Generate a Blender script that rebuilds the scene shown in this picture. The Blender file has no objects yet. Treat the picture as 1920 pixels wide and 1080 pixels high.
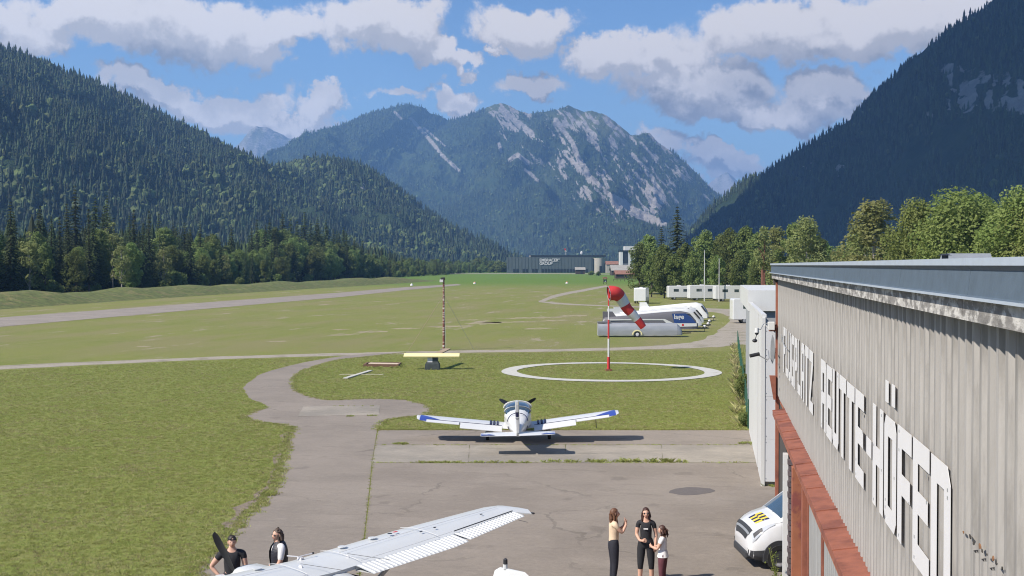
import bpy, bmesh, math, random
import numpy as np
from mathutils import Vector, Matrix, Quaternion

# ------------------------------------------------------------------ camera, sky, sun, exposure
SC = bpy.context.scene
COL = SC.collection
F_PX = 2250.0                      # focal length in pixels of the 1920 px wide photograph
HC = 7.25                          # camera height above the apron
YAW = math.radians(9.39)           # optical axis is turned left of the hangar wall (world +Y)
PITCH = math.radians(1.095)
cam_d = bpy.data.cameras.new('camera'); cam = bpy.data.objects.new('camera', cam_d); COL.objects.link(cam)
cam_d.sensor_width = 36.0; cam_d.lens = F_PX/1920*36
cam_d.clip_start = 0.2; cam_d.clip_end = 40000
cam.location = (0, 0, HC)
cam.rotation_euler = (math.pi/2 - PITCH, 0, YAW)
SC.camera = cam
RCAM = cam.rotation_euler.to_matrix()
FWD = Vector((-math.sin(YAW), math.cos(YAW), 0)); RGT = Vector((math.cos(YAW), math.sin(YAW), 0))

SUN_EL = math.radians(43)
sh = (RGT*0.88 + FWD*0.47).normalized()          # direction in which shadows fall
SUN_DIR = Vector((-sh.x*math.cos(SUN_EL), -sh.y*math.cos(SUN_EL), math.sin(SUN_EL)))   # towards the sun
sd = bpy.data.lights.new('sun', 'SUN'); sd.energy = 5.0; sd.angle = math.radians(0.53); sd.color = (1.0, 0.93, 0.82)
sun = bpy.data.objects.new('sun', sd); COL.objects.link(sun)
sun.rotation_euler = (-SUN_DIR).to_track_quat('-Z', 'Y').to_euler(); sun.location = (-60, -30, 80)

SC.view_settings.view_transform = 'Standard'; SC.view_settings.look = 'None'
SC.view_settings.exposure = 0.55; SC.view_settings.gamma = 1.0; SC.view_settings.use_curve_mapping = False
SC.cycles.use_denoising = True; SC.cycles.filter_width = 1.1
SC.cycles.max_bounces = 6; SC.cycles.diffuse_bounces = 2; SC.cycles.glossy_bounces = 3
SC.cycles.transparent_max_bounces = 12; SC.cycles.volume_bounces = 0; SC.cycles.transmission_bounces = 4
SC.cycles.sample_clamp_indirect = 6

def ray(px, py):
    return RCAM @ Vector(((px-960)/F_PX, (540-py)/F_PX, -1.0))
def G(px, py, z=0.0):                 # point at height z seen at a pixel
    d = ray(px, py); t = (z-HC)/d.z
    return Vector((d.x*t, d.y*t, z))
def PZ(px, py, Z):                    # point at depth Z along the optical axis
    d = ray(px, py); return Vector((d.x*Z, d.y*Z, HC + d.z*Z))
def onX(px, py, X):
    d = ray(px, py); t = X/d.x
    return Vector((X, d.y*t, HC + d.z*t))
_RI = np.array(RCAM).T
def to_px(V):                         # world points (n,3) -> photograph pixels
    q = (V - np.array([0, 0, HC])) @ _RI.T
    return 960 + F_PX*q[:, 0]/-q[:, 2], 540 - F_PX*q[:, 1]/-q[:, 2]

# ---- node helpers
def N(nt, t, **kw):
    n = nt.nodes.new(t)
    ins = kw.pop('ins', {})
    for k, v in kw.items(): setattr(n, k, v)
    for k, v in ins.items():
        if hasattr(v, 'is_output'): nt.links.new(v, n.inputs[k])
        else: n.inputs[k].default_value = v
    return n
def MATH(nt, op, a, b=None, c=None, clamp=False):
    n = nt.nodes.new('ShaderNodeMath'); n.operation = op; n.use_clamp = clamp
    for i, v in enumerate((a, b, c)):
        if v is None: continue
        if hasattr(v, 'is_output'): nt.links.new(v, n.inputs[i])
        else: n.inputs[i].default_value = v
    return n.outputs[0]
def VM(nt, op, a, b=None):
    n = nt.nodes.new('ShaderNodeVectorMath'); n.operation = op
    for i, v in enumerate((a, b)):
        if v is None: continue
        if hasattr(v, 'is_output'): nt.links.new(v, n.inputs[i])
        else: n.inputs[i].default_value = v
    return n.outputs['Value'] if op in ('DOT_PRODUCT', 'LENGTH', 'DISTANCE') else n.outputs[0]
def MAPR(nt, v, a, b, c=0.0, d=1.0, smooth=True):
    n = nt.nodes.new('ShaderNodeMapRange'); n.interpolation_type = 'SMOOTHSTEP' if smooth else 'LINEAR'
    nt.links.new(v, n.inputs[0])
    for i, x in enumerate((a, b, c, d)): n.inputs[i+1].default_value = x
    return n.outputs[0]
def MIX(nt, f, a, b, blend='MIX'):
    n = nt.nodes.new('ShaderNodeMix'); n.data_type = 'RGBA'; n.blend_type = blend
    for idx, v in ((0, f), (6, a), (7, b)):
        if hasattr(v, 'is_output'): nt.links.new(v, n.inputs[idx])
        else: n.inputs[idx].default_value = v if idx == 0 else ((*v, 1.0) if len(v) == 3 else v)
    return n.outputs[2]
def NOISE(nt, vec, scale, detail=4, rough=0.55, out=0, dist=0.0):
    n = nt.nodes.new('ShaderNodeTexNoise')
    n.inputs['Scale'].default_value = scale; n.inputs['Detail'].default_value = detail
    n.inputs['Roughness'].default_value = rough; n.inputs['Distortion'].default_value = dist
    if vec is not None: nt.links.new(vec, n.inputs['Vector'])
    return n.outputs[out]

# ---- world: Nishita sky with a cumulus field
W = bpy.data.worlds.new('World'); SC.world = W; W.use_nodes = True
nt = W.node_tree; nt.nodes.clear()
wo = N(nt, 'ShaderNodeOutputWorld'); bg = N(nt, 'ShaderNodeBackground')
sky = N(nt, 'ShaderNodeTexSky', sky_type='NISHITA', sun_disc=False)
sky.sun_elevation = SUN_EL
sky.sun_rotation = math.atan2(SUN_DIR.x, SUN_DIR.y)
sky.altitude = 850; sky.air_density = 1.35; sky.dust_density = 0.25; sky.ozone_density = 3.5
SKY_STRENGTH = 0.10
bg.inputs['Strength'].default_value = SKY_STRENGTH
tc = N(nt, 'ShaderNodeTexCoord')

def cloud_group():
    g = bpy.data.node_groups.new('cumulus', 'ShaderNodeTree')
    g.interface.new_socket('Vector', in_out='INPUT', socket_type='NodeSocketVector')
    g.interface.new_socket('Density', in_out='OUTPUT', socket_type='NodeSocketFloat')
    gi = g.nodes.new('NodeGroupInput'); go = g.nodes.new('NodeGroupOutput')
    v0 = gi.outputs[0]
    # domain warp: big billows and small cauliflower edges
    nA = N(g, 'ShaderNodeTexNoise', ins={'Scale': 9.0, 'Detail': 3.0, 'Roughness': 0.5, 'Vector': v0})
    nB = N(g, 'ShaderNodeTexNoise', ins={'Scale': 34.0, 'Detail': 6.0, 'Roughness': 0.62, 'Vector': v0})
    a = VM(g, 'SUBTRACT', nA.outputs['Color'], (0.5, 0.5, 0.5)); a = VM(g, 'MULTIPLY', a, (0.10, 0.10, 0.07))
    b = VM(g, 'SUBTRACT', nB.outputs['Color'], (0.5, 0.5, 0.5)); b = VM(g, 'MULTIPLY', b, (0.062, 0.062, 0.056))
    v = VM(g, 'ADD', VM(g, 'ADD', v0, a), b)
    tot = None
    #  centre (photo px), half extents, weight: the cumulus clouds that stand over the valley
    B = [(360,48,215,50,1.0),(230,30,150,45,.9),(520,75,120,36,.9),(705,52,92,48,1.1),(800,98,56,30,1.0),(872,124,48,20,.8),
         (1005,48,104,48,1.1),(955,106,44,12,.8),(1020,165,70,26,.8),(300,158,90,30,1.0),(400,185,110,36,1.05),(490,225,120,26,.85),(590,196,62,24,.9),
         (600,245,66,16,.7),(850,194,52,28,1.15),(735,190,56,14,.8),(1165,118,72,40,1.0),(1270,112,90,42,.95),
         (1330,165,130,44,1.0),(1470,58,170,54,1.0),(1650,66,160,52,1.02),(1820,40,180,60,1.05),(1440,205,150,28,1.0),(1570,178,90,38,1.0),
         (1225,262,60,28,.72),(1345,305,78,22,1.0),(1290,280,50,14,.7),(120,215,100,30,.8),(60,60,90,40,.8)]
    for (px, py, rx, ry, w) in B:
        d = ray(px, py); d.normalize()
        right = d.cross(Vector((0, 0, 1))).normalized(); up = right.cross(d).normalized()
        k = 1.0/F_PX
        dv = VM(g, 'SUBTRACT', v, tuple(d))
        ex = VM(g, 'DOT_PRODUCT', dv, tuple(right/(rx*k))); ey = VM(g, 'DOT_PRODUCT', dv, tuple(up/(ry*k)))
        dn = VM(g, 'DOT_PRODUCT', dv, tuple(d/0.35))
        s = MATH(g, 'ADD', MATH(g, 'ADD', MATH(g, 'MULTIPLY', ex, ex), MATH(g, 'MULTIPLY', ey, ey)), MATH(g, 'MULTIPLY', dn, dn))
        e = MATH(g, 'MULTIPLY', MATH(g, 'POWER', 2.0, MATH(g, 'MULTIPLY', s, -1.15)), w)
        tot = e if tot is None else MATH(g, 'MAXIMUM', tot, MATH(g, 'ADD', e, MATH(g, 'MULTIPLY', tot, 0.12)))
    # the same kind of broken cumulus goes on over the rest of the sky
    sep = N(g, 'ShaderNodeSeparateXYZ', ins={0: v0})
    zz = MATH(g, 'ADD', MATH(g, 'MAXIMUM', sep.outputs[2], 0.0), 0.12)
    pl = N(g, 'ShaderNodeCombineXYZ', ins={0: MATH(g, 'DIVIDE', sep.outputs[0], zz), 1: MATH(g, 'DIVIDE', sep.outputs[1], zz)})
    far = MAPR(g, NOISE(g, pl.outputs[0], 1.1, 7, 0.6), 0.50, 0.72, 0.0, 0.95)
    fw = VM(g, 'DOT_PRODUCT', v0, tuple(FWD))
    inview = MAPR(g, fw, 0.82, 0.90)
    el = MAPR(g, sep.outputs[2], 0.20, 0.28)
    outside = MATH(g, 'MAXIMUM', MATH(g, 'SUBTRACT', 1.0, inview), el)
    tot = MATH(g, 'MAXIMUM', tot, MATH(g, 'MULTIPLY', far, outside))
    fine = NOISE(g, v0, 70.0, 8, 0.68)
    tot = MATH(g, 'ADD', tot, MATH(g, 'MULTIPLY', MATH(g, 'SUBTRACT', fine, 0.5), 0.46))
    g.links.new(tot, go.inputs[0])
    return g
CG = cloud_group()
def cg(vec):
    n = nt.nodes.new('ShaderNodeGroup'); n.node_tree = CG; nt.links.new(vec, n.inputs[0]); return n.outputs[0]
dirv = tc.outputs['Generated']
dens = cg(dirv)
tosun = (SUN_DIR*0.6 + Vector((0, 0, 1.0))).normalized()*0.017
dens2 = cg(VM(nt, 'ADD', dirv, tuple(tosun)))
tosun3 = Vector((0, 0, 1.0))*0.042
dens3 = cg(VM(nt, 'ADD', dirv, tuple(tosun3)))
alpha = MAPR(nt, dens, 0.30, 0.58)
lit = MAPR(nt, MATH(nt, 'SUBTRACT', dens, dens2), -0.16, 0.26)
low = MAPR(nt, dens3, 0.25, 1.0, 1.0, 0.0)
lum = MATH(nt, 'ADD', MATH(nt, 'MULTIPLY', lit, 0.55), MATH(nt, 'MULTIPLY', low, 0.45))
ccol = MIX(nt, lum, (2.15, 2.22, 2.5), (6.4, 6.1, 6.05))
skyc = MIX(nt, 1.0, sky.outputs[0], (0.60, 0.72, 0.93), 'MULTIPLY')
final = MIX(nt, alpha, skyc, ccol)
nt.links.new(final, bg.inputs[0]); nt.links.new(bg.outputs[0], wo.inputs[0])
W.cycles.sampling_method = 'MANUAL'; W.cycles.sample_map_resolution = 512

# ------------------------------------------------------------------ helpers
def mat(name, col, rough=0.6, var=0.0, vscale=6.0, bump=0.0, bscale=40.0, metal=0.0, col2=None, c2scale=2.0, c2=(0.5, 0.62), spec=0.4, coat=0.0, stretch=None, transl=0.0, rnd=0.0):
    m = bpy.data.materials.new(name); m.use_nodes = True; t = m.node_tree
    p = t.nodes['Principled BSDF']
    p.inputs['Roughness'].default_value = rough; p.inputs['Metallic'].default_value = metal
    p.inputs['Specular IOR Level'].default_value = spec; p.inputs['Coat Weight'].default_value = coat
    geo = N(t, 'ShaderNodeTexCoord'); v = geo.outputs['Object']
    if stretch:
        v = N(t, 'ShaderNodeMapping', ins={0: v, 'Scale': stretch}).outputs[0]
    c = (*col, 1.0)
    if col2 is not None:
        f = MAPR(t, NOISE(t, v, c2scale, 6, 0.62), *c2)
        c = MIX(t, f, col, col2)
    if var > 0:
        f = NOISE(t, v, vscale, 5, 0.6)
        c = MIX(t, 1.0, c if hasattr(c, 'is_output') else col, N(t, 'ShaderNodeCombineColor', ins={0: (s_ := MAPR(t, f, 0.25, 0.75, 1-var, 1+var, False)), 1: s_, 2: s_}).outputs[0], 'MULTIPLY')
    if rnd > 0:
        oi = N(t, 'ShaderNodeObjectInfo'); s_ = MAPR(t, oi.outputs['Random'], 0, 1, 1-rnd, 1+rnd, False)
        c = MIX(t, 1.0, c if hasattr(c, 'is_output') else col, N(t, 'ShaderNodeCombineColor', ins={0: s_, 1: s_, 2: s_}).outputs[0], 'MULTIPLY')
    if hasattr(c, 'is_output'): t.links.new(c, p.inputs['Base Color'])
    else: p.inputs['Base Color'].default_value = c
    if bump > 0:
        b = N(t, 'ShaderNodeBump', ins={'Strength': 1.0, 'Distance': bump, 'Height': NOISE(t, v, bscale, 4, 0.6)})
        t.links.new(b.outputs[0], p.inputs['Normal'])
    if transl > 0:
        tr = N(t, 'ShaderNodeBsdfTranslucent'); mx = N(t, 'ShaderNodeMixShader', ins={0: transl, 1: p.outputs[0], 2: tr.outputs[0]})
        if hasattr(c, 'is_output'): t.links.new(c, tr.inputs[0])
        else: tr.inputs[0].default_value = c
        t.links.new(mx.outputs[0], t.nodes['Material Output'].inputs[0])
    return m

class MB:
    def __init__(s): s.v = []; s.f = []; s.m = []
    def add(s, vs, fs, mi=0):
        o = len(s.v); s.v += [tuple(x) for x in vs]
        for f in fs: s.f.append(tuple(i+o for i in f)); s.m.append(mi)
        return s
    def box(s, c, d, rot=None, mi=0, top=None):
        hx, hy, hz = d[0]/2, d[1]/2, d[2]/2
        tx, ty = top if top else (1, 1)
        vs = [Vector((x*hx*(tx if z > 0 else 1), y*hy*(ty if z > 0 else 1), z*hz)) for z in (-1, 1) for y in (-1, 1) for x in (-1, 1)]
        if rot is not None: vs = [rot @ v for v in vs]
        c = Vector(c)
        return s.add([v+c for v in vs], [(0,2,3,1),(4,5,7,6),(0,1,5,4),(2,6,7,3),(0,4,6,2),(1,3,7,5)], mi)
    def span(s, lo, hi, mi=0):
        return s.box([(a+b)/2 for a, b in zip(lo, hi)], [abs(b-a) for a, b in zip(lo, hi)], mi=mi)
    def tube(s, pts, radii, n=8, mi=0, cap=True):
        pts = [Vector(p) for p in pts]
        if not hasattr(radii, '__len__'): radii = [radii]*len(pts)
        rings = []
        for i, p in enumerate(pts):
            d = (pts[min(i+1, len(pts)-1)] - pts[max(i-1, 0)]).normalized()
            a = d.cross(Vector((0, 0, 1)))
            if a.length < 1e-3: a = Vector((1, 0, 0))
            a.normalize(); b = d.cross(a)
            rings.append([p + (a*math.cos(2*math.pi*k/n) + b*math.sin(2*math.pi*k/n))*radii[i] for k in range(n)])
        return s.loft(rings, mi, cap)
    def loft(s, rings, mi=0, cap=True, closed=True):
        n = len(rings[0]); vs = [v for r in rings for v in r]; fs = []
        for i in range(len(rings)-1):
            for k in range(n if closed else n-1):
                k2 = (k+1) % n
                fs.append((i*n+k, i*n+k2, (i+1)*n+k2, (i+1)*n+k))
        if cap and closed:
            fs.append(tuple(range(n))[::-1]); fs.append(tuple((len(rings)-1)*n+k for k in range(n)))
        return s.add(vs, fs, mi)
    def prism(s, poly, axis, a, b, mi=0):
        """extrude a 2-D polygon along an axis (0 x, 1 y, 2 z) from a to b"""
        def mk(p, t):
            if axis == 0: return (t, p[0], p[1])
            if axis == 1: return (p[0], t, p[1])
            return (p[0], p[1], t)
        n = len(poly)
        vs = [mk(p, a) for p in poly] + [mk(p, b) for p in poly]
        fs = [tuple(range(n))[::-1], tuple(range(n, 2*n))] + [(i, (i+1) % n, n+(i+1) % n, n+i) for i in range(n)]
        return s.add(vs, fs, mi)
    def ell(s, c, r, nu=12, nv=8, mi=0, rot=None):
        vs = []; fs = []
        for j in range(nv+1):
            th = math.pi*j/nv
            for i in range(nu):
                ph = 2*math.pi*i/nu
                v = Vector((r[0]*math.sin(th)*math.cos(ph), r[1]*math.sin(th)*math.sin(ph), r[2]*math.cos(th)))
                if rot is not None: v = rot @ v
                vs.append(v + Vector(c))
        for j in range(nv):
            for i in range(nu):
                i2 = (i+1) % nu
                if j == 0: fs.append((i, nu+i, nu+i2))
                elif j == nv-1: fs.append((j*nu+i, (j+1)*nu+i, j*nu+i2))
                else: fs.append((j*nu+i, (j+1)*nu+i, (j+1)*nu+i2, j*nu+i2))
        return s.add(vs, fs, mi)
    def xf(s, M):
        s.v = [tuple(M @ Vector(v)) for v in s.v]; return s
    def mesh(s, name, mats, smooth=False, fixn=True):
        me = bpy.data.meshes.new(name)
        me.from_pydata([tuple(v) for v in s.v], [], s.f)
        for m in (mats if isinstance(mats, (list, tuple)) else [mats]): me.materials.append(m)
        me.polygons.foreach_set('material_index', s.m)
        if fixn:
            bm = bmesh.new(); bm.from_mesh(me); bmesh.ops.recalc_face_normals(bm, faces=bm.faces); bm.to_mesh(me); bm.free()
        if smooth:
            me.polygons.foreach_set('use_smooth', [True]*len(me.polygons))
            try: me.set_sharp_from_angle(angle=math.radians(smooth if smooth is not True else 38))
            except Exception: pass
        me.update(); return me
    def build(s, name, mats, parent=None, smooth=False, bevel=0.0, fixn=True):
        o = bpy.data.objects.new(name, s.mesh(name, mats, smooth, fixn)); COL.objects.link(o)
        if parent is not None: o.parent = parent
        if bevel > 0:
            b = o.modifiers.new('bevel', 'BEVEL'); b.width = bevel; b.segments = 2; b.limit_method = 'ANGLE'; b.angle_limit = math.radians(40)
        return o
def tag(o, label=None, cat=None, group=None, kind=None):
    if label: o['label'] = label
    if cat: o['category'] = cat
    if group: o['group'] = group
    if kind: o['kind'] = kind
    return o
def thing(name, label, cat, loc=(0, 0, 0), rz=0.0, group=None):
    o = bpy.data.objects.new(name, None); COL.objects.link(o); o.empty_display_size = 0.3
    o.location = loc; o.rotation_euler = (0, 0, rz)
    return tag(o, label, cat, group)
def inst(name, me, parent=None, loc=(0, 0, 0), rot=(0, 0, 0), scale=(1, 1, 1)):
    o = bpy.data.objects.new(name, me); COL.objects.link(o)
    o.location = loc; o.rotation_euler = rot; o.scale = scale
    if parent is not None: o.parent = parent
    return o
def text_mesh(txt, size, depth=0.0, align='CENTER', shear=0.0, spacing=1.0, bold=0.0):
    cu = bpy.data.curves.new('lettering', 'FONT'); cu.body = txt; cu.size = size; cu.extrude = depth; cu.align_x = align
    cu.shear = shear; cu.space_character = spacing; cu.offset = bold
    o = bpy.data.objects.new('lettering', cu); COL.objects.link(o)
    dg = bpy.context.evaluated_depsgraph_get(); me = bpy.data.meshes.new_from_object(o.evaluated_get(dg))
    bpy.data.objects.remove(o); bpy.data.curves.remove(cu); return me

# value noise (numpy)
def _h(ix, iy, seed):
    n = (ix.astype(np.int64)*374761393 + iy.astype(np.int64)*668265263 + seed*974711) & 0x7fffffff
    n = ((n ^ (n >> 13))*1274126177) & 0x7fffffff
    return ((n ^ (n >> 16)) & 0xffff)/65535.0
def vnoise(x, y, seed=0):
    x = np.asarray(x, float); y = np.asarray(y, float)
    ix = np.floor(x); iy = np.floor(y); fx = x-ix; fy = y-iy
    fx = fx*fx*fx*(fx*(fx*6-15)+10); fy = fy*fy*fy*(fy*(fy*6-15)+10)
    a = _h(ix, iy, seed); b = _h(ix+1, iy, seed); c = _h(ix, iy+1, seed); d = _h(ix+1, iy+1, seed)
    return (a*(1-fx)+b*fx)*(1-fy) + (c*(1-fx)+d*fx)*fy
def fbm(x, y, oct=5, seed=0, gain=0.5, ridged=False):
    s = 0; a = 1.0; t = 0
    for i in range(oct):
        n = vnoise(x, y, seed+i*17)
        if ridged: n = 1-np.abs(2*n-1)
        s = s + a*n; t += a; a *= gain; x = x*2.03+3.1; y = y*2.03+1.7
    return s/t
def sstep(a, b, x):
    t = np.clip((x-a)/(b-a), 0, 1); return t*t*(3-2*t)
# ------------------------------------------------------------------ ground materials
RWD = (G(640, 552) - G(0, 603)).normalized()            # runway direction
RWN = Vector((-RWD.y, RWD.x, 0))
def grass_material():
    m = bpy.data.materials.new('meadow'); m.use_nodes = True; t = m.node_tree; p = t.nodes['Principled BSDF']
    p.inputs['Roughness'].default_value = 0.9; p.inputs['Specular IOR Level'].default_value = 0.15
    tcd = N(t, 'ShaderNodeTexCoord'); v = tcd.outputs['Object']
    al = VM(t, 'DOT_PRODUCT', v, tuple(RWD)); ac = VM(t, 'DOT_PRODUCT', v, tuple(RWN))
    sv = N(t, 'ShaderNodeCombineXYZ', ins={0: MATH(t, 'MULTIPLY', al, 0.035), 1: MATH(t, 'MULTIPLY', ac, 0.42), 2: 0.0}).outputs[0]
    stripes = NOISE(t, sv, 1.0, 3, 0.6)
    sv2 = N(t, 'ShaderNodeCombineXYZ', ins={0: MATH(t, 'MULTIPLY', al, 0.034), 1: MATH(t, 'MULTIPLY', ac, 0.13), 2: 3.0}).outputs[0]
    dry = NOISE(t, sv2, 1.0, 6, 0.62)
    broad = NOISE(t, v, 0.07, 4, 0.55)
    mid = NOISE(t, v, 0.9, 5, 0.65)
    fine = NOISE(t, v, 9.0, 4, 0.7)
    c = MIX(t, MAPR(t, broad, 0.32, 0.68), (0.152, 0.192, 0.040), (0.198, 0.222, 0.055))
    c = MIX(t, MAPR(t, mid, 0.35, 0.72), c, (0.215, 0.212, 0.072))
    c = MIX(t, MATH(t, 'MULTIPLY', MAPR(t, stripes, 0.42, 0.60), 0.75), c, (0.205, 0.215, 0.070))
    # the mown strip beyond the path is drier
    sep = N(t, 'ShaderNodeSeparateXYZ', ins={0: v})
    fw = VM(t, 'DOT_PRODUCT', v, tuple(FWD))
    zone = MATH(t, 'MULTIPLY', MAPR(t, fw, 82, 112), MAPR(t, fw, 330, 620, 1.0, 0.0))
    dm = MATH(t, 'MULTIPLY', MAPR(t, dry, 0.44, 0.62), zone)
    c = MIX(t, MATH(t, 'MULTIPLY', zone, 0.22), c, (0.190, 0.190, 0.072))
    c = MIX(t, MATH(t, 'MULTIPLY', dm, 0.5), c, (0.240, 0.205, 0.112))
    bare = MATH(t, 'MULTIPLY', MAPR(t, NOISE(t, sv2, 1.7, 7, 0.68), 0.58, 0.67), zone)
    c = MIX(t, MATH(t, 'MULTIPLY', bare, 0.8), c, (0.34, 0.285, 0.22))
    # greener hay meadow at the far end, by the factory
    c = MIX(t, MAPR(t, fw, 330, 520), c, (0.115, 0.185, 0.036))
    # yellow flowers round the wind sock
    fl = N(t, 'ShaderNodeTexVoronoi', ins={'Scale': 2.4, 'Vector': v}); 
    fz = MATH(t, 'MULTIPLY', MATH(t, 'LESS_THAN', fl.outputs['Distance'], 0.12), MAPR(t, NOISE(t, v, 0.16, 3, 0.5), 0.50, 0.66))
    c = MIX(t, MATH(t, 'MULTIPLY', fz, MAPR(t, fw, 70, 100, 0.75, 0.0)), c, (0.42, 0.36, 0.05))
    s_ = MAPR(t, fine, 0.2, 0.8, 0.62, 1.38, False)
    c = MIX(t, 1.0, c, N(t, 'ShaderNodeCombineColor', ins={0: s_, 1: s_, 2: s_}).outputs[0], 'MULTIPLY')
    t.links.new(c, p.inputs['Base Color'])
    h = MATH(t, 'ADD', NOISE(t, v, 14.0, 3, 0.7), MATH(t, 'MULTIPLY', mid, 1.5))
    b = N(t, 'ShaderNodeBump', ins={'Strength': 1.0, 'Distance': 0.07, 'Height': h}); t.links.new(b.outputs[0], p.inputs['Normal'])
    return m
M_GRASS = grass_material()
def asphalt(name, col, dark, crack=True, joint=None):
    m = bpy.data.materials.new(name); m.use_nodes = True; t = m.node_tree; p = t.nodes['Principled BSDF']
    p.inputs['Roughness'].default_value = 0.88; p.inputs['Specular IOR Level'].default_value = 0.25
    v = N(t, 'ShaderNodeTexCoord').outputs['Object']
    c = MIX(t, MAPR(t, NOISE(t, v, 0.22, 6, 0.65), 0.38, 0.62), col, dark)
    c = MIX(t, MATH(t, 'MULTIPLY', MAPR(t, NOISE(t, v, 1.4, 6, 0.7), 0.52, 0.75), 0.35), c, tuple(x*1.35 for x in col))
    st = NOISE(t, N(t, 'ShaderNodeMapping', ins={0: v, 'Scale': (0.35, 2.2, 1.0), 'Rotation': (0, 0, 0.25)}).outputs[0], 1.0, 5, 0.65)
    c = MIX(t, MATH(t, 'MULTIPLY', MAPR(t, st, 0.52, 0.70), 0.42), c, tuple(x*0.72 for x in dark))
    sp = NOISE(t, v, 0.75, 3, 0.5); c = MIX(t, MATH(t, 'MULTIPLY', MAPR(t, sp, 0.64, 0.70), 0.35), c, tuple(x*0.55 for x in dark))
    if crack:
        ve = N(t, 'ShaderNodeTexVoronoi', feature='DISTANCE_TO_EDGE', ins={'Scale': 0.13, 'Vector': VM(t, 'ADD', v, VM(t, 'MULTIPLY', NOISE(t, v, 0.8, 4, 0.6, 1), (1.6, 1.6, 0)))})
        k = MATH(t, 'MULTIPLY', MATH(t, 'LESS_THAN', ve.outputs['Distance'], 0.0045), MAPR(t, NOISE(t, v, 0.3, 2), 0.45, 0.6))
        c = MIX(t, MATH(t, 'MULTIPLY', k, 0.28), c, (0.03, 0.03, 0.025))
    s_ = MAPR(t, NOISE(t, v, 55.0, 3, 0.8), 0.2, 0.8, 0.80, 1.2, False)
    s2 = MAPR(t, NOISE(t, v, 7.0, 4, 0.7), 0.2, 0.8, 0.88, 1.12, False)
    s_ = MATH(t, 'MULTIPLY', s_, s2)
    c = MIX(t, 1.0, c, N(t, 'ShaderNodeCombineColor', ins={0: s_, 1: s_, 2: s_}).outputs[0], 'MULTIPLY')
    t.links.new(c, p.inputs['Base Color'])
    b = N(t, 'ShaderNodeBump', ins={'Strength': 0.6, 'Distance': 0.012, 'Height': NOISE(t, v, 60.0, 3, 0.7)}); t.links.new(b.outputs[0], p.inputs['Normal'])
    return m
M_ASPH = asphalt('old_asphalt', (0.248, 0.213, 0.180), (0.212, 0.181, 0.153))
M_TAXI = asphalt('taxiway_asphalt', (0.252, 0.217, 0.184), (0.216, 0.186, 0.158))
M_CONC = asphalt('concrete', (0.315, 0.280, 0.235), (0.235, 0.212, 0.182), crack=False)
M_RUN = asphalt('runway_asphalt', (0.285, 0.248, 0.215), (0.245, 0.214, 0.186), crack=False)
M_GRAVEL = mat('gravel', (0.31, 0.272, 0.222), 0.95, var=0.22, vscale=5, bump=0.03, bscale=12, col2=(0.235, 0.21, 0.155), c2scale=0.5)
M_SOIL = mat('bare_soil', (0.205, 0.165, 0.125), 0.95, var=0.3, vscale=9, bump=0.04, bscale=14, col2=(0.13, 0.105, 0.07), c2scale=2.5)
M_BARE = mat('dry_bare_turf', (0.30, 0.25, 0.17), 0.95, var=0.35, vscale=0.7, col2=(0.22, 0.205, 0.09), c2scale=0.9, c2=(0.42, 0.58), bump=0.03, bscale=6)
M_WPAINT = mat('chalk_white', (0.47, 0.46, 0.42), 0.9, var=0.10, vscale=3, col2=(0.36, 0.34, 0.28), c2scale=1.6, c2=(0.56, 0.72), bump=0.02, bscale=8)

# ------------------------------------------------------------------ ground sheet
xs = sorted(set([-9000,-6000,-4000,-2500,-1600,-1000,-700] + list(range(-500, 501, 50)) + [700,1000,1600,2500,4000,6000,9000]))
ys = sorted(set([-600,-300,-100] + list(range(-50, 801, 50)) + [1000,1300,1800,2500,3500,5000,7000,10000,14000]))
gb = MB()
gb.add([(x, y, 0) for y in ys for x in xs], [(j*len(xs)+i, j*len(xs)+i+1, (j+1)*len(xs)+i+1, (j+1)*len(xs)+i) for j in range(len(ys)-1) for i in range(len(xs)-1)])
tag(gb.build('ground', M_GRASS), kind='structure')

random.seed(4)
def smooth_poly(pts, closed=True, seg=5, wob=0.0, seed=1):
    P = [Vector(p) for p in pts]; n = len(P); out = []
    for i in range(n if closed else n-1):
        p0, p1, p2, p3 = (P[(i-1) % n], P[i], P[(i+1) % n], P[(i+2) % n]) if closed else (P[max(i-1, 0)], P[i], P[i+1], P[min(i+2, n-1)])
        for k in range(seg):
            t = k/seg
            q = 0.5*((2*p1) + (p2-p0)*t + (2*p0-5*p1+4*p2-p3)*t*t + (3*p1-p0-3*p2+p3)*t*t*t)
            out.append(q)
    if not closed: out.append(P[-1])
    if wob:
        rr = random.Random(seed)
        out = [q + Vector((rr.gauss(0, wob), rr.gauss(0, wob), 0)) for q in out]
    return out
def sheet(name, poly, z, m, kind='structure', parent=None):
    b = MB(); n = len(poly)
    b.add([(p[0], p[1], z) for p in poly] + [(p[0], p[1], z-0.05) for p in poly],
          [tuple(range(n))] + [(i, n+i, n+(i+1) % n, (i+1) % n) for i in range(n)])
    o = b.build(name, m, parent)
    if kind: tag(o, kind=kind)
    return o
def lerp_edge(pts, seg=6, wob=0.0, seed=1):
    out = []; rr = random.Random(seed)
    for a, b in zip(pts[:-1], pts[1:]):
        for k in range(seg):
            q = a.lerp(b, k/seg); out.append(q + Vector((rr.gauss(0, wob), rr.gauss(0, wob), 0)))
    out.append(pts[-1]); return out
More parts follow.
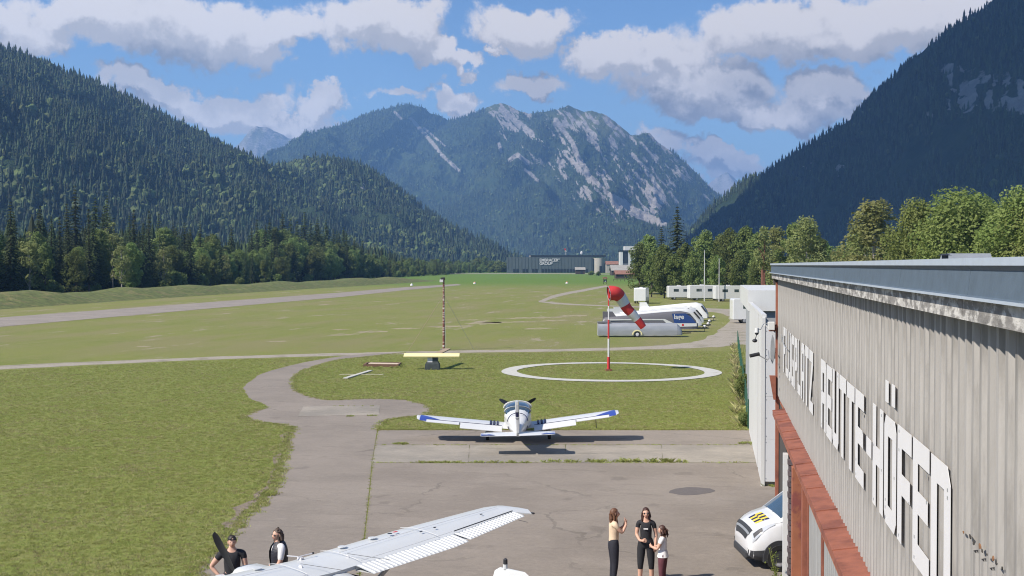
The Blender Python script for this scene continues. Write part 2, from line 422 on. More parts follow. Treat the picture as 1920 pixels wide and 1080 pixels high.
def ribbon(name, up, lo, z, m, wob=0.05, seed=1, seg=6):
    """a path between an upper and a lower edge given in photograph pixels on the ground"""
    A = smooth_poly([G(*p) for p in up], False, seg, wob, seed); B = smooth_poly([G(*p) for p in lo], False, seg, wob, seed+1)
    b = MB(); n = min(len(A), len(B))
    b.add([(p[0], p[1], z) for p in A[:n]] + [(p[0], p[1], z) for p in B[:n]], [(i, i+1, n+i+1, n+i) for i in range(n-1)])
    return tag(b.build(name, m), kind='structure')

# runway: fitted straight edges, prolonged to the left of the frame
def line_pts(a, b, t0, t1, n):
    return [a.lerp(b, t0+(t1-t0)*i/n) for i in range(n+1)]
RN0, RN1 = G(0, 613), G(640, 557); RF0, RF1 = G(0, 595.5), G(640, 548.5)
near = line_pts(RN0, RN1, -0.6, 1.0, 12) + [G(760, 544), G(866, 534.5)]
farr = line_pts(RF0, RF1, -0.6, 1.0, 12) + [G(760, 538.5), G(858, 532.5)]
b = MB(); n = len(near)
b.add([(p[0], p[1], .02) for p in farr] + [(p[0], p[1], .02) for p in near], [(i, i+1, n+i+1, n+i) for i in range(n-1)])
tag(b.build('runway', M_RUN), kind='structure')

# taxiway: S-shaped link and the wide lane down to the apron
left = [(700,663),(640,668),(560,682),(500,698),(469,715),(459,729),(467,746),(492,757),(500,763),(470,773),(458,781),(472,790),(540,799),(547,806),(539,826),(533,850),(523,880),(517,905),(497,932),(462,966),(432,1000),(408,1030),(384,1058),(352,1090),(300,1150),(200,1290)]
right = [(760,661.5),(692,668.5),(632,676),(582,690),(556,705),(550,720),(560,735),(590,746),(620,750),(700,748),(760,750),(800,760),(811,768),(803,776),(780,781),(735,786),(714,795),(708,806)]
Lp = smooth_poly([G(*p) for p in left], False, 5, 0.045, 3)
Rp = smooth_poly([G(*p) for p in right], False, 5, 0.04, 5)
joint = [G(708,806), G(703,835), G(697,868), G(690,940), G(683,1000), G(672,1090)]
a0 = G(700, 1290)
sheet('taxiway', Lp + [Vector((-24, 8, 0)), Vector((-24, -6, 0)), Vector((-2.2, -6, 0)), Vector((joint[-1].x, joint[-1].y, 0))] + joint[::-1][1:-1] + Rp[::-1], 0.008, M_TAXI)
# apron right of the joint
wallx = 1.95
apr = [Vector((p.x+0.035, p.y, 0)) for p in joint[2:]] + [Vector((-2.16, -6, 0)), Vector((30, -6, 0)), Vector((30, 44, 0)), Vector((1.75, 44, 0)), Vector((1.75, G(1425, 868.5).y, 0))]
sheet('apron', apr, 0.009, M_ASPH)
jl = G(697, 868); ju = G(703.3, 835.3)
def row(xpx0, xpx1, y, z=0): return [G(xpx0+(xpx1-xpx0)*i/24, y) for i in range(25)]
sheet('apron_strip', [Vector((p.x+0.03, p.y, 0)) for p in row(708, 1411, 806.5)] + [Vector((p.x, p.y, 0)) for p in row(703.5, 1419, 834.6)][::-1], 0.010, M_TAXI)
# light concrete slabs laid end to end
cs = tag(bpy.data.objects.new('concrete_strip', None), kind='structure'); COL.objects.link(cs)
edges = [703.8, 880, 1060, 1240, 1419]
for i in range(4):
    y0, y1 = 835.2, 867.8
    a_, b_ = edges[i], edges[i+1]
    sl = lambda f, y: 703.8+(697.5-703.8)*(y-835.2)/32.6 if f <= 703.9 else f+(f-1000)*0.014*(y-835.2)/32.6
    poly = [G(sl(a_, y0)+0.25, y0), G(sl(b_, y0)-0.25, y0), G(sl(b_, y1)-0.25, y1), G(sl(a_, y1)+0.25, y1)]
    sheet('slab', lerp_edge(poly + [poly[0]], 6, 0.008, i)[:-1], 0.016, M_CONC, None, cs)
sheet('concrete_pad', lerp_edge([G(568,763), G(712,760.5), G(712.5,778), G(560,781), G(568,763)], 5, 0.02, 3)[:-1], 0.018, M_CONC)
# repair patch in the asphalt and worn soil along the taxiway edge
sheet('asphalt_patch', smooth_poly([G(1254,921), G(1290,914), G(1330,917), G(1337,923), G(1300,929), G(1265,927)], True, 4, 0.03), 0.014, asphalt('patch_asphalt', (0.13,0.115,0.11), (0.115,0.10,0.096), False))
VERGE = smooth_poly([G(546,803), G(528,818), G(524,850), G(514,878), G(500,905), G(470,935), G(440,958), G(425,990), G(420,1012), G(440,992), G(470,962), G(504,929), G(520,903), G(526,880), G(536,850), G(541,826)], True, 4, 0.09, 9)
sheet('worn_verge', VERGE, 0.006, M_SOIL)

ribbon('path', [(-300,702),(0,685.5),(250,675),(460,667),(640,662),(740,659.5),(900,656.5),(1130,652.5),(1250,646.5),(1310,639),(1345,624),(1372,606)],
               [(-300,712),(0,693),(250,680.5),(460,672),(640,667),(740,664.5),(900,661),(1130,657.5),(1250,654.5),(1330,651),(1390,646),(1410,643)], 0.005, M_GRAVEL, 0.10, 3)
sheet('gravel_yard', smooth_poly([G(1280,577.5), G(1330,578), G(1400,581), G(1450,583), G(1450,645), G(1390,645.5), G(1335,651), G(1310,640), G(1340,627), G(1362,608), G(1366,594), G(1345,586), G(1290,583)], True, 5, 0.15), 0.006, M_GRAVEL)
ribbon('path', [(1010,564),(1045,551.5),(1090,543),(1135,535)], [(1016,566.5),(1052,555),(1095,546.5),(1142,537)], 0.012, M_GRAVEL, 0.1, 8)
ribbon('path', [(1010,564),(1050,568),(1110,571.5),(1180,574),(1290,577.5)], [(1012,566.5),(1050,570.8),(1110,573.5),(1180,576),(1290,581)], 0.008, M_GRAVEL, 0.1, 11)
ribbon('path', [(780,513.5),(950,512.5),(1110,513),(1200,514.5)], [(780,514.3),(950,513.5),(1110,514.2),(1200,516)], 0.03, M_GRAVEL, 0.1, 12)

rp = random.Random(31)
for (px, py, rx, ry) in [(850,612,52,2.2),(905,606,34,2.6),(760,616,26,1.4),(700,622,40,1.6),(640,618,18,1.2),(1000,596,70,1.6),(1075,592,38,1.8),(960,604,60,1.4),(1040,601,30,1.2),(880,600,24,1.0),(640,628,34,1.2),(270,650,16,1.4),(1010,616,34,1.6),(520,640,22,1.2)]:
    n = 26; pts = []
    for i in range(n):
        a = 6.2832*i/n; k = 0.55+0.6*rp.random()
        pts.append(G(px+rx*k*math.cos(a), py+ry*k*math.sin(a)-0.02*rx*k*math.cos(a)))
    sheet('bare_patch', pts, 0.004, M_BARE)
# white ring round the wind sock: 15 m across
rc = G(1143.5, 696.4); R1, R0 = 7.45, 6.35
wob = lambda a, s: 0.06*math.sin(3*a+s)+0.04*math.sin(7*a+2*s)
b = MB(); n = 96
b.add([(rc.x+(R1+wob(2*math.pi*i/n, 1))*math.cos(2*math.pi*i/n), rc.y+(R1+wob(2*math.pi*i/n, 1))*math.sin(2*math.pi*i/n), .03) for i in range(n)] +
      [(rc.x+(R0+wob(2*math.pi*i/n, 2))*math.cos(2*math.pi*i/n), rc.y+(R0+wob(2*math.pi*i/n, 2))*math.sin(2*math.pi*i/n), .03) for i in range(n)],
      [(i, (i+1) % n, n+(i+1) % n, n+i) for i in range(n)])
tag(b.build('ring_marking', M_WPAINT), 'white ring laid in the grass around the wind sock pole', 'ground marking')

# grassy bank between runway and forest
bank_px = [(-200,586),(0,574),(200,561),(400,549),(560,540),(700,532),(800,526)]
b = MB(); prof = [(-9, -0.05), (-5, 0.8), (-1.5, 1.7), (3, 2.0), (9, 1.2), (16, -0.05)]
P = smooth_poly([G(*p) for p in bank_px], False, 14)
rr = random.Random(2); rings = []
for i, p in enumerate(P):
    d = (P[min(i+1, len(P)-1)]-P[max(i-1, 0)]).normalized(); nrm = Vector((-d.y, d.x, 0))
    s = 0.75+0.5*float(vnoise(i*0.35, 2.0, 5)); e = min(1.0, i/6.0, (len(P)-1-i)/8.0)
    rings.append([p + nrm*a + Vector((0, 0, h*s*e if h > 0 else h)) for a, h in prof])
b.loft(rings, cap=False, closed=False)
M_BANK = mat('rough_grass', (0.110, 0.130, 0.036), 0.95, var=0.45, vscale=0.8, bump=0.25, bscale=1.6, col2=(0.16, 0.15, 0.055), c2scale=0.35)
tag(b.build('grass_bank', M_BANK, smooth=True), kind='structure')

# ------------------------------------------------------------------ mountains
def forest_rock(name, forest, forest2, rock, meadow=None, fscale=0.02):
    m = bpy.data.materials.new(name); m.use_nodes = True; t = m.node_tree; p = t.nodes['Principled BSDF']
    p.inputs['Roughness'].default_value = 0.95; p.inputs['Specular IOR Level'].default_value = 0.1
    v = N(t, 'ShaderNodeTexCoord').outputs['Object']
    c = MIX(t, MAPR(t, NOISE(t, v, fscale, 5, 0.65), 0.35, 0.68), forest, forest2)
    if meadow:
        a = N(t, 'ShaderNodeAttribute', attribute_name='meadow'); c = MIX(t, a.outputs['Fac'], c, meadow)
    a = N(t, 'ShaderNodeAttribute', attribute_name='rock')
    rk = MIX(t, MAPR(t, NOISE(t, v, 0.03, 7, 0.7), 0.3, 0.72), tuple(x*0.62 for x in rock), rock)
    f = MAPR(t, MATH(t, 'ADD', a.outputs['Fac'], MATH(t, 'MULTIPLY', MATH(t, 'SUBTRACT', NOISE(t, v, 0.045, 6, 0.75), 0.5), 1.3)), 0.42, 0.62)
    c = MIX(t, f, c, rk)
    t.links.new(c, p.inputs['Base Color'])
    bm_ = N(t, 'ShaderNodeBump', ins={'Strength': 1.0, 'Distance': 14.0, 'Height': NOISE(t, v, 0.045, 5, 0.7)}); t.links.new(bm_.outputs[0], p.inputs['Normal'])
    return m
SLOPES = {}
def mountain(name, sky_pts, front, L, m, nu=240, nv=120, back=0.7, power=1.0, gully=60, gscale=300, jag=6, seed=1, rockf=None, meadowf=None, slant=0.0, foot=-20, glen=0.3):
    """ridge points seen on the skyline at (px, py, depth); slopes fall towards `front` over L metres and away behind"""
    R = np.array([list(PZ(*p)) for p in sky_pts])
    seg = np.r_[0, np.cumsum(np.linalg.norm(np.diff(R[:, :2], axis=0), axis=1))]
    u = np.linspace(0, seg[-1], nu)
    rx, ry, rz = (np.interp(u, seg, R[:, k]) for k in range(3))
    rz = rz + (fbm(u/(jag*5+1), u*0, 5, seed+50, 0.6)-0.5)*jag*2.4
    f = np.array([front[0], front[1]]); f = f/np.linalg.norm(f)
    side = np.array([-f[1], f[0]])
    vb = -np.linspace(1, 0, max(10, nv//5), endpoint=False)**1.3*back; vf = np.linspace(0, 1, nv)**1.15
    vv = np.r_[vb, vf]
    U, V = np.meshgrid(u, vv, indexing='ij')
    Hh = np.repeat((rz-foot)[:, None], len(vv), 1)
    RX = np.repeat(rx[:, None], len(vv), 1); RY = np.repeat(ry[:, None], len(vv), 1)
    Ls = L if not callable(L) else np.repeat(L(u/seg[-1])[:, None], len(vv), 1)
    X = RX + f[0]*V*Ls + side[0]*slant*np.maximum(V, 0)*Ls
    Y = RY + f[1]*V*Ls + side[1]*slant*np.maximum(V, 0)*Ls
    prof = np.where(V >= 0, (1-np.clip(V, 0, 1))**power, 1-np.clip(-V/back, 0, 1)**1.2)
    # gullies and spurs run down the slope
    al = (X*side[0]+Y*side[1]); dn = (X*f[0]+Y*f[1])
    g = fbm(al/gscale + (fbm(al/gscale*1.3, dn/gscale, 3, seed+9)-0.5)*0.9, dn/gscale*glen, 6, seed, 0.52, ridged=True) - 0.62
    g2 = fbm(al/gscale*3.1, dn/gscale*3.1*glen*2, 4, seed+3, 0.55, ridged=True)-0.62
    env = np.clip(np.sin(np.pi*np.clip(np.abs(V), 0, 1)**0.62), 0, 1)*sstep(0.0, 0.30, np.abs(V))
    Z = foot + Hh*prof + gully*2.0*env*(g - 0.06 + 0.45*g2)
    Z[:, len(vb)] = rz
    vs = np.stack([X, Y, Z], -1).reshape(-1, 3); nvv = len(vv)
    i, j = np.meshgrid(np.arange(nu-1), np.arange(nvv-1), indexing='ij'); a = (i*nvv+j).ravel()
    fs = np.stack([a, a+nvv, a+nvv+1, a+1], -1)
    me = bpy.data.meshes.new(name); me.from_pydata(vs.tolist(), [], fs.tolist()); me.materials.append(m)
    me.polygons.foreach_set('use_smooth', [True]*len(me.polygons))
    if me.polygons[len(me.polygons)//2].normal.z < 0: me.flip_normals()
    px, py = to_px(vs)
    rock = rockf(px, py, vs, g.ravel()) if rockf else np.zeros(len(vs))
    at = me.attributes.new('rock', 'FLOAT', 'POINT'); at.data.foreach_set('value', rock.astype(np.float32))
    med = meadowf(px, py, vs) if meadowf else np.zeros(len(vs))
    at = me.attributes.new('meadow', 'FLOAT', 'POINT'); at.data.foreach_set('value', med.astype(np.float32))
    me.update()
    o = bpy.data.objects.new(name, me); COL.objects.link(o); tag(o, kind='structure')
    SLOPES[o.name] = dict(v=vs.reshape(nu, nvv, 3), rock=rock.reshape(nu, nvv), med=med.reshape(nu, nvv), px=px.reshape(nu, nvv), py=py.reshape(nu, nvv), b0=len(vb))
    return o

def seg_d(px, py, pts):
    d = np.full(px.shape, 1e9)
    for (x0, y0), (x1, y1) in zip(pts[:-1], pts[1:]):
        t = np.clip(((px-x0)*(x1-x0)+(py-y0)*(y1-y0))/((x1-x0)**2+(y1-y0)**2), 0, 1)
        d = np.minimum(d, np.hypot(px-x0-t*(x1-x0), py-y0-t*(y1-y0)))
    return d
def blob(px, py, x, y, rx, ry): return np.exp(-(((px-x)/rx)**2+((py-y)/ry)**2))
def dv(v):  # direction in camera frame (right, forward) -> world
    w = RGT*v[0] + FWD*v[1]; return (w.x, w.y)

M_FAR = forest_rock('mountain_forest', (0.030, 0.050, 0.022), (0.048, 0.066, 0.026), (0.36, 0.335, 0.31), (0.115, 0.13, 0.05), 0.010)
M_HILL = forest_rock('hill_forest', (0.020, 0.036, 0.016), (0.034, 0.052, 0.020), (0.30, 0.29, 0.27), None, 0.02)
M_ROCK = forest_rock('bare_mountain', (0.10, 0.11, 0.07), (0.17, 0.165, 0.13), (0.36, 0.34, 0.32), None, 0.006)

def main_rock(px, py, v, g):
    ang = math.radians(52); s = (px*math.cos(ang)+py*math.sin(ang)); q = (-px*math.sin(ang)+py*math.cos(ang))
    st = 0.62*fbm(q/5.5 + 0.9*fbm(px/18, py/18, 3, 4), s/26, 5, 21, 0.62) + 0.38*fbm(q/20, s/50, 4, 71, 0.6)
    zone = np.clip(blob(px, py, 1060, 245, 120, 62)*1.15 + blob(px, py, 1140, 320, 95, 75)*1.1 + blob(px, py, 1235, 300, 80, 55)*1.05 + blob(px, py, 960, 220, 42, 30)*1.3 + blob(px, py, 1215, 262, 28, 26)*1.2 + blob(px, py, 1190, 375, 60, 40)*0.9, 0, 1.2)
    r = zone*sstep(0.49, 0.60, st)*0.95 + 0.05*zone
    for pts, w in (([(770,222),(800,255),(830,292),(860,320)], 4.2), ([(795,240),(835,275)], 2.5), ([(940,205),(975,232),(998,252)], 7), ([(1042,225),(1075,270),(1085,300),(1105,330),(1150,372),(1195,405),(1245,425)], 5.5),
                   ([(1150,370),(1200,400),(1245,422)], 8), ([(955,300),(970,290),(990,305)], 5), ([(940,285),(935,270)], 4), ([(985,318),(1010,340)], 4), ([(1185,290),(1215,320)], 4), ([(1220,330),(1245,370)], 5), ([(1255,360),(1270,380)], 3.5), ([(1320,365),(1330,376)], 2.5), ([(1130,330),(1140,352)], 4), ([(740,210),(752,222)], 3)):
        r = np.maximum(r, 1.05*np.exp(-(seg_d(px, py, pts)/w)**2)*(0.55+0.75*fbm(px/7, py/7, 3, 8)))
    return np.clip(r, 0, 1.3)
def main_meadow(px, py, v):
    return np.clip(blob(px, py, 1095, 225, 70, 22) + blob(px, py, 945, 205, 40, 14) + blob(px, py, 1160, 245, 40, 18), 0, 1)*0.9
MAIN = [(430,390,5400),(500,330,5700),(590,268,6000),(640,240,6100),(690,215,6200),(720,205,6250),(745,198,6300),(772,194.5,6350),(790,200,6400),(815,215,6500),(845,226,6600),(870,220,6600),(900,210,6550),(925,198,6500),(945,195,6500),(965,203,6450),(990,211,6400),(1015,212,6400),(1030,206,6350),(1050,203,6300),(1065,200,6300),(1080,206,6300),(1095,211,6300),(1110,208,6250),(1130,215,6200),(1155,230,6150),(1180,250,6100),(1195,254,6100),(1205,250,6050),(1218,248,6050),(1228,262,6000),(1245,275,6000),(1265,287,5950),(1290,310,5900),(1320,340,5850),(1345,365,5800),(1400,410,5700),(1480,470,5600)]
mountain('mountain', MAIN, dv((-0.10, -1)), 2900, M_FAR, 700, 340, power=1.12, gully=120, gscale=560, jag=11, seed=11, rockf=main_rock, meadowf=main_meadow, slant=-0.12, glen=0.22)
mountain('mountain', [(420,300,9500),(455,262,9500),(468,243,9500),(480,237,9500),(492,240,9500),(503,239,9500),(515,247,9500),(540,258,9500),(570,265,9500),(610,272,9500),(680,300,9500)], dv((0, -1)), 2400, M_ROCK, 90, 40, gully=90, gscale=500, jag=10, seed=31, rockf=lambda px, py, v, g: 0.45+0.5*(fbm(px/9, py/14, 4, 3)-0.4))
mountain('mountain', [(1290,380,12000),(1325,347,12000),(1345,333,12000),(1362,322,12000),(1372,330,12000),(1388,345,12000),(1405,332,12000),(1430,330,12000),(1480,370,12000)], dv((0, -1)), 2600, M_ROCK, 90, 40, gully=110, gscale=520, jag=9, seed=37, rockf=lambda px, py, v, g: 0.6+0.5*(fbm(px/9, py/14, 4, 3)-0.4))
# left flank of the valley and its foothill
LEFT = [(-700,-137,1500),(-400,-67,1650),(-150,33,1750),(0,91,1850),(150,151,1950),(190,168,2000),(230,184,2020),(270,205,2050),(310,225,2080),(360,251,2120),(400,269,2150),(440,290,2200),(480,313,2250),(510,331,2300),(560,363,2350),(640,413,2400)]
mountain('hill', LEFT, dv((0.55, -0.84)), lambda t: 1000-250*t, M_HILL, 200, 90, power=1.05, gully=62, gscale=300, jag=3, seed=5, glen=0.4)
FOOT = [(470,337,2350),(510,321,2350),(545,311,2330),(580,302,2320),(610,297,2300),(640,298,2300),(680,315,2320),(720,339,2340),(760,368,2370),(800,398,2400),(840,428,2440),(880,458,2480),(905,477,2500),(925,493,2520),(940,503,2530)]
def foot_rock(px, py, v, g): return np.clip(0.75*blob(px, py, 770, 385, 40, 26)*sstep(0.45, 0.62, fbm(px/9, py/12, 4, 6)) + 0.8*blob(px, py, 680, 352, 26, 14)*sstep(0.45, 0.6, fbm(px/8, py/9, 4, 2)), 0, 1)
mountain('hill', FOOT, dv((0.25, -0.97)), 720, M_HILL, 150, 70, power=0.95, gully=30, gscale=190, jag=2, seed=8, rockf=foot_rock, glen=0.4)
# right flank with pale cliffs
RIGHT = [(1283,492,2880),(1288,460,2870),(1298,428,2850),(1340,383,2800),(1380,353,2750),(1400,336,2700),(1440,323,2650),(1480,298,2600),(1520,270,2550),(1550,253,2500),(1590,226,2450),(1620,198,2400),(1660,158,2350),(1700,123,2300),(1740,88,2250),(1790,53,2200),(1850,18,2150),(1920,-35,2100),(2050,-110,2000),(2300,-200,1850),(2700,-260,1600)]
def right_rock(px, py, v, g):
    st = fbm(px/11+0.3*fbm(px/20, py/20, 3, 2), py/24, 5, 14, 0.6)
    r = np.clip(blob(px, py, 1845, 165, 70, 34) + blob(px, py, 1905, 185, 60, 30) + 0.9*blob(px, py, 1795, 205, 22, 34) + 0.8*blob(px, py, 1785, 130, 24, 16), 0, 1.1)*sstep(0.34, 0.58, st)
    r = np.maximum(r, 0.85*np.clip(blob(px, py, 1580, 320, 36, 16)+blob(px, py, 1510, 312, 26, 16)+0.7*blob(px, py, 1745, 215, 22, 16)+0.6*blob(px, py, 1725, 225, 14, 14)+0.6*blob(px, py, 1660, 260, 10, 20)+0.6*blob(px, py, 1880, 80, 40, 12), 0, 1)*sstep(0.48, 0.62, st))
    return r
def right_meadow(px, py, v): return np.clip(blob(px, py, 1740, 90, 60, 16)*0+blob(px, py, 1900, 305, 30, 10), 0, 1)
mountain('hill', RIGHT, dv((-0.30, -0.95)), lambda t: 320+1000*np.minimum(1, t*1.4), M_HILL, 220, 120, power=1.05, gully=60, gscale=300, jag=4, seed=19, rockf=right_rock, meadowf=right_meadow, glen=0.35)
# ------------------------------------------------------------------ vegetation
def leaf_mat(name, c1, c2, rnd=0.25, transl=0.25, scale=0.5):
    m = bpy.data.materials.new(name); m.use_nodes = True; t = m.node_tree; p = t.nodes['Principled BSDF']
    p.inputs['Roughness'].default_value = 0.75; p.inputs['Specular IOR Level'].default_value = 0.2
    v = N(t, 'ShaderNodeTexCoord').outputs['Object']; oi = N(t, 'ShaderNodeObjectInfo')
    c = MIX(t, MAPR(t, NOISE(t, v, scale, 3, 0.6), 0.35, 0.65), c1, c2)
    hv = N(t, 'ShaderNodeHueSaturation', ins={'Hue': MAPR(t, oi.outputs['Random'], 0, 1, 0.485, 0.515, False), 'Value': MAPR(t, oi.outputs['Random'], 0, 1, 1-rnd, 1+rnd, False), 'Color': c})
    t.links.new(hv.outputs[0], p.inputs['Base Color'])
    if transl:
        tr = N(t, 'ShaderNodeBsdfTranslucent', ins={0: hv.outputs[0]}); mx = N(t, 'ShaderNodeMixShader', ins={0: transl, 1: p.outputs[0], 2: tr.outputs[0]})
        t.links.new(mx.outputs[0], t.nodes['Material Output'].inputs[0])
    return m
M_SPR = leaf_mat('spruce_needles', (0.044, 0.066, 0.025), (0.072, 0.094, 0.034), 0.3, 0.15, 0.4)
M_DEC = leaf_mat('broad_leaves', (0.140, 0.190, 0.056), (0.220, 0.265, 0.086), 0.35, 0.45, 0.45)
M_DEC2 = leaf_mat('sunny_leaves', (0.185, 0.235, 0.062), (0.265, 0.305, 0.098), 0.12, 0.48, 0.45)
M_BIR = leaf_mat('birch_leaves', (0.225, 0.250, 0.090), (0.300, 0.310, 0.125), 0.15, 0.48, 0.5)
M_BARK = mat('bark', (0.12, 0.095, 0.075), 0.95, var=0.35, vscale=3, bump=0.05, bscale=6)
M_BARKL = mat('pale_bark', (0.36, 0.33, 0.30), 0.9, var=0.3, vscale=2)
M_BARKR = mat('red_bark', (0.20, 0.085, 0.06), 0.9, var=0.3, vscale=2)

def np_mesh(name, V, Fq, m):
    me = bpy.data.meshes.new(name); V = np.asarray(V, np.float32); Fq = np.asarray(Fq, np.int32); k = Fq.shape[1]
    me.vertices.add(len(V)); me.vertices.foreach_set('co', V.ravel())
    me.loops.add(Fq.size); me.loops.foreach_set('vertex_index', Fq.ravel())
    me.polygons.add(len(Fq)); me.polygons.foreach_set('loop_start', np.arange(len(Fq), dtype=np.int32)*k)
    me.update(calc_edges=True); me.validate(); me.materials.append(m); return me
def quads(C, A, B, name, m):
    """leaf rhombi: centres C, half axes A, B"""
    V = np.stack([C-A, C+B*0.9, C+A, C-B*0.9], 1).reshape(-1, 3)
    F_ = np.arange(len(V)).reshape(-1, 4)
    return np_mesh(name, V, F_, m)
def unit(v): return v/np.maximum(np.linalg.norm(v, axis=-1, keepdims=True), 1e-9)

def spruce(seed, H=24.0, R=4.0, low=0.08, m=None, barkm=None, dens=1.0):
    r = np.random.default_rng(seed); C = []; A = []; B = []
    nl = int(34*dens)
    for i in range(nl):
        t = low + (1-low)*(i+r.random()*0.6)/nl
        z = H*t; rad = R*((1-t)**0.82)*(0.82+0.36*r.random()) + 0.12
        nb = int(6+5*(1-t)); a0 = r.random()*6.28
        for b in range(nb):
            a = a0 + 6.283*(b+0.5*r.random())/nb; L = rad*(0.72+0.5*r.random())
            n = max(3, int(L/0.42))
            s = (np.arange(n)+0.6)/n
            out = np.stack([np.cos(a)*L*s, np.sin(a)*L*s, z - L*0.42*s**1.4 + 0.10*L*s**3], -1)
            tang = unit(np.array([np.cos(a), np.sin(a), -0.45])); side = np.array([-np.sin(a), np.cos(a), 0])
            w = (0.30+0.34*(1-s))*(0.5+0.16*L)
            for sg in (-1, 1):
                C.append(out + side*sg*w[:, None]*0.45 + r.normal(0, 0.06, (n, 3)))
                d = unit(side*sg*0.8 + tang*0.7 + np.array([0, 0, -0.55]) + r.normal(0, 0.25, (n, 3)))
                A.append(d*w[:, None]*0.62); B.append(unit(np.cross(d, np.array([0, 0, 1.0])+r.normal(0, 0.35, (n, 3))))*w[:, None]*0.36)
            C.append(out); A.append(np.repeat(tang[None]*L/n*0.9, n, 0)); B.append(np.repeat(side[None]*0.24, n, 0)*(0.6+w[:, None]))
    crown = quads(np.concatenate(C), np.concatenate(A), np.concatenate(B), 'spruce_crown', m or M_SPR)
    tb = MB(); tb.tube([(0, 0, -0.5), (0.05, 0, H*0.3), (0, 0.05, H*0.7), (0, 0, H*0.985)], [H*0.013, H*0.010, H*0.006, 0.03], 7)
    return tb.mesh('trunk', barkm or M_BARK, True), crown, H

def broadleaf(seed, H=16.0, R=4.5, base=0.12, nl=16, per=300, leaf=0.34, m=None, barkm=None, tall=1.0, gap=0.0):
    r = np.random.default_rng(seed); tb = MB()
    lobes = []
    for i in range(nl):
        t = (i+0.5)/nl; zc = H*(base+(1-base)*(0.10+0.80*t))
        env = R*math.sin(math.pi*min(1, 0.16+0.80*t**0.9))**0.7
        a = i*2.4+r.random()*0.9; q = env*(0.30+0.42*r.random()) if i < nl-2 else env*0.2
        s = R*(0.30+0.20*r.random())*(1.0 if t < 0.85 else 0.8)
        lobes.append((q*math.cos(a), q*math.sin(a), zc, s))
    lobes.append((0, 0, H*0.5, R*0.45))
    C = []; Nn = []
    for (x, y, z, s) in lobes:
        n = int(per*(s/(R*0.4))**2)
        d = unit(r.normal(0, 1, (n, 3))); d[:, 2] = d[:, 2]*0.9+0.1
        rr_ = s*(0.55+0.5*r.random(n)**0.6)*(0.82+0.42*fbm(d[:, 0]*2.2+x, d[:, 1]*2.2+d[:, 2]*2.0+z, 3, seed)*1.0)
        sc = np.array([1, 1, 0.92*tall])
        C.append(np.array([x, y, z])+d*rr_[:, None]*sc); Nn.append(d)
    C = np.concatenate(C); Nn = np.concatenate(Nn)
    keep = C[:, 2] > H*base*0.6
    if gap: keep &= fbm(C[:, 0]*0.55+C[:, 1]*0.3, C[:, 2]*0.55, 3, seed+4) > gap
    C = C[keep]; Nn = Nn[keep]; n = len(C)
    C = C*[1, 1, H/np.quantile(C[:, 2], 0.9995)]
    nn = unit(Nn*0.9+r.normal(0, 0.7, (n, 3))+[0, 0, 0.35]); a = unit(np.cross(nn, r.normal(0, 1, (n, 3)))); b_ = np.cross(nn, a)
    sz = leaf*(0.6+0.7*r.random(n))[:, None]
    crown = quads(C, a*sz, b_*sz*0.75, 'leafy_crown', m or M_DEC)
    tb.tube([(0, 0, -0.4), (0.1, 0.05, H*0.25), (0, 0.1, H*0.55), (0.05, 0, H*0.85)], [H*0.017, H*0.012, H*0.007, 0.04], 7)
    for (x, y, z, s) in lobes[:-1:2]:
        z0 = max(H*0.15, z-1.2*math.hypot(x, y)-1.0)
        tb.tube([(0, 0, z0), (x*0.5, y*0.5, (z0+z)/2+0.2), (x, y, z)], [H*0.006, H*0.004, 0.03], 5)
    return tb.mesh('trunk', barkm or M_BARK, True), crown, H

SPR = [spruce(1, 24, 3.9), spruce(2, 24, 3.3, 0.05), spruce(3, 24, 4.4, 0.10), spruce(4, 24, 3.0, 0.16)]
DEC = [broadleaf(11, 15, 4.6, 0.06, 20, 380, 0.25, gap=0.30), broadleaf(12, 15, 4.0, 0.05, 22, 380, 0.25, gap=0.32), broadleaf(13, 15, 5.2, 0.08, 22, 380, 0.25, gap=0.30), broadleaf(14, 15, 3.4, 0.05, 19, 380, 0.25, tall=1.15, gap=0.32)]
DRY = [broadleaf(15, 15, 3.0, 0.10, 16, 170, 0.26, M_BIR, M_BARKL, 1.2, 0.40)]
SUNNY = [broadleaf(21, 15, 5.4, 0.10, 30, 620, 0.165, M_DEC2, gap=0.30), broadleaf(22, 15, 4.4, 0.08, 26, 620, 0.165, M_DEC2, None, 1.15, 0.32)]
BIR = [broadleaf(31, 17, 3.6, 0.12, 22, 330, 0.20, M_BIR, M_BARKL, 1.25, 0.36)]
BUSH = [broadleaf(41, 4, 2.3, 0.0, 9, 260, 0.22), broadleaf(42, 4, 2.8, 0.0, 10, 240, 0.22)]

def tree(kind, loc, h, label, group, rz=None, wide=1.0, cat='tree', name='tree'):
    tr, cr, H = kind
    o = thing(name, label, cat, loc, random.uniform(0, 6.28) if rz is None else rz, group)
    s = h/H
    inst('trunk', tr, o, scale=(s*wide, s*wide, s)); inst('crown', cr, o, scale=(s*wide, s*wide, s))
    return o

random.seed(77)
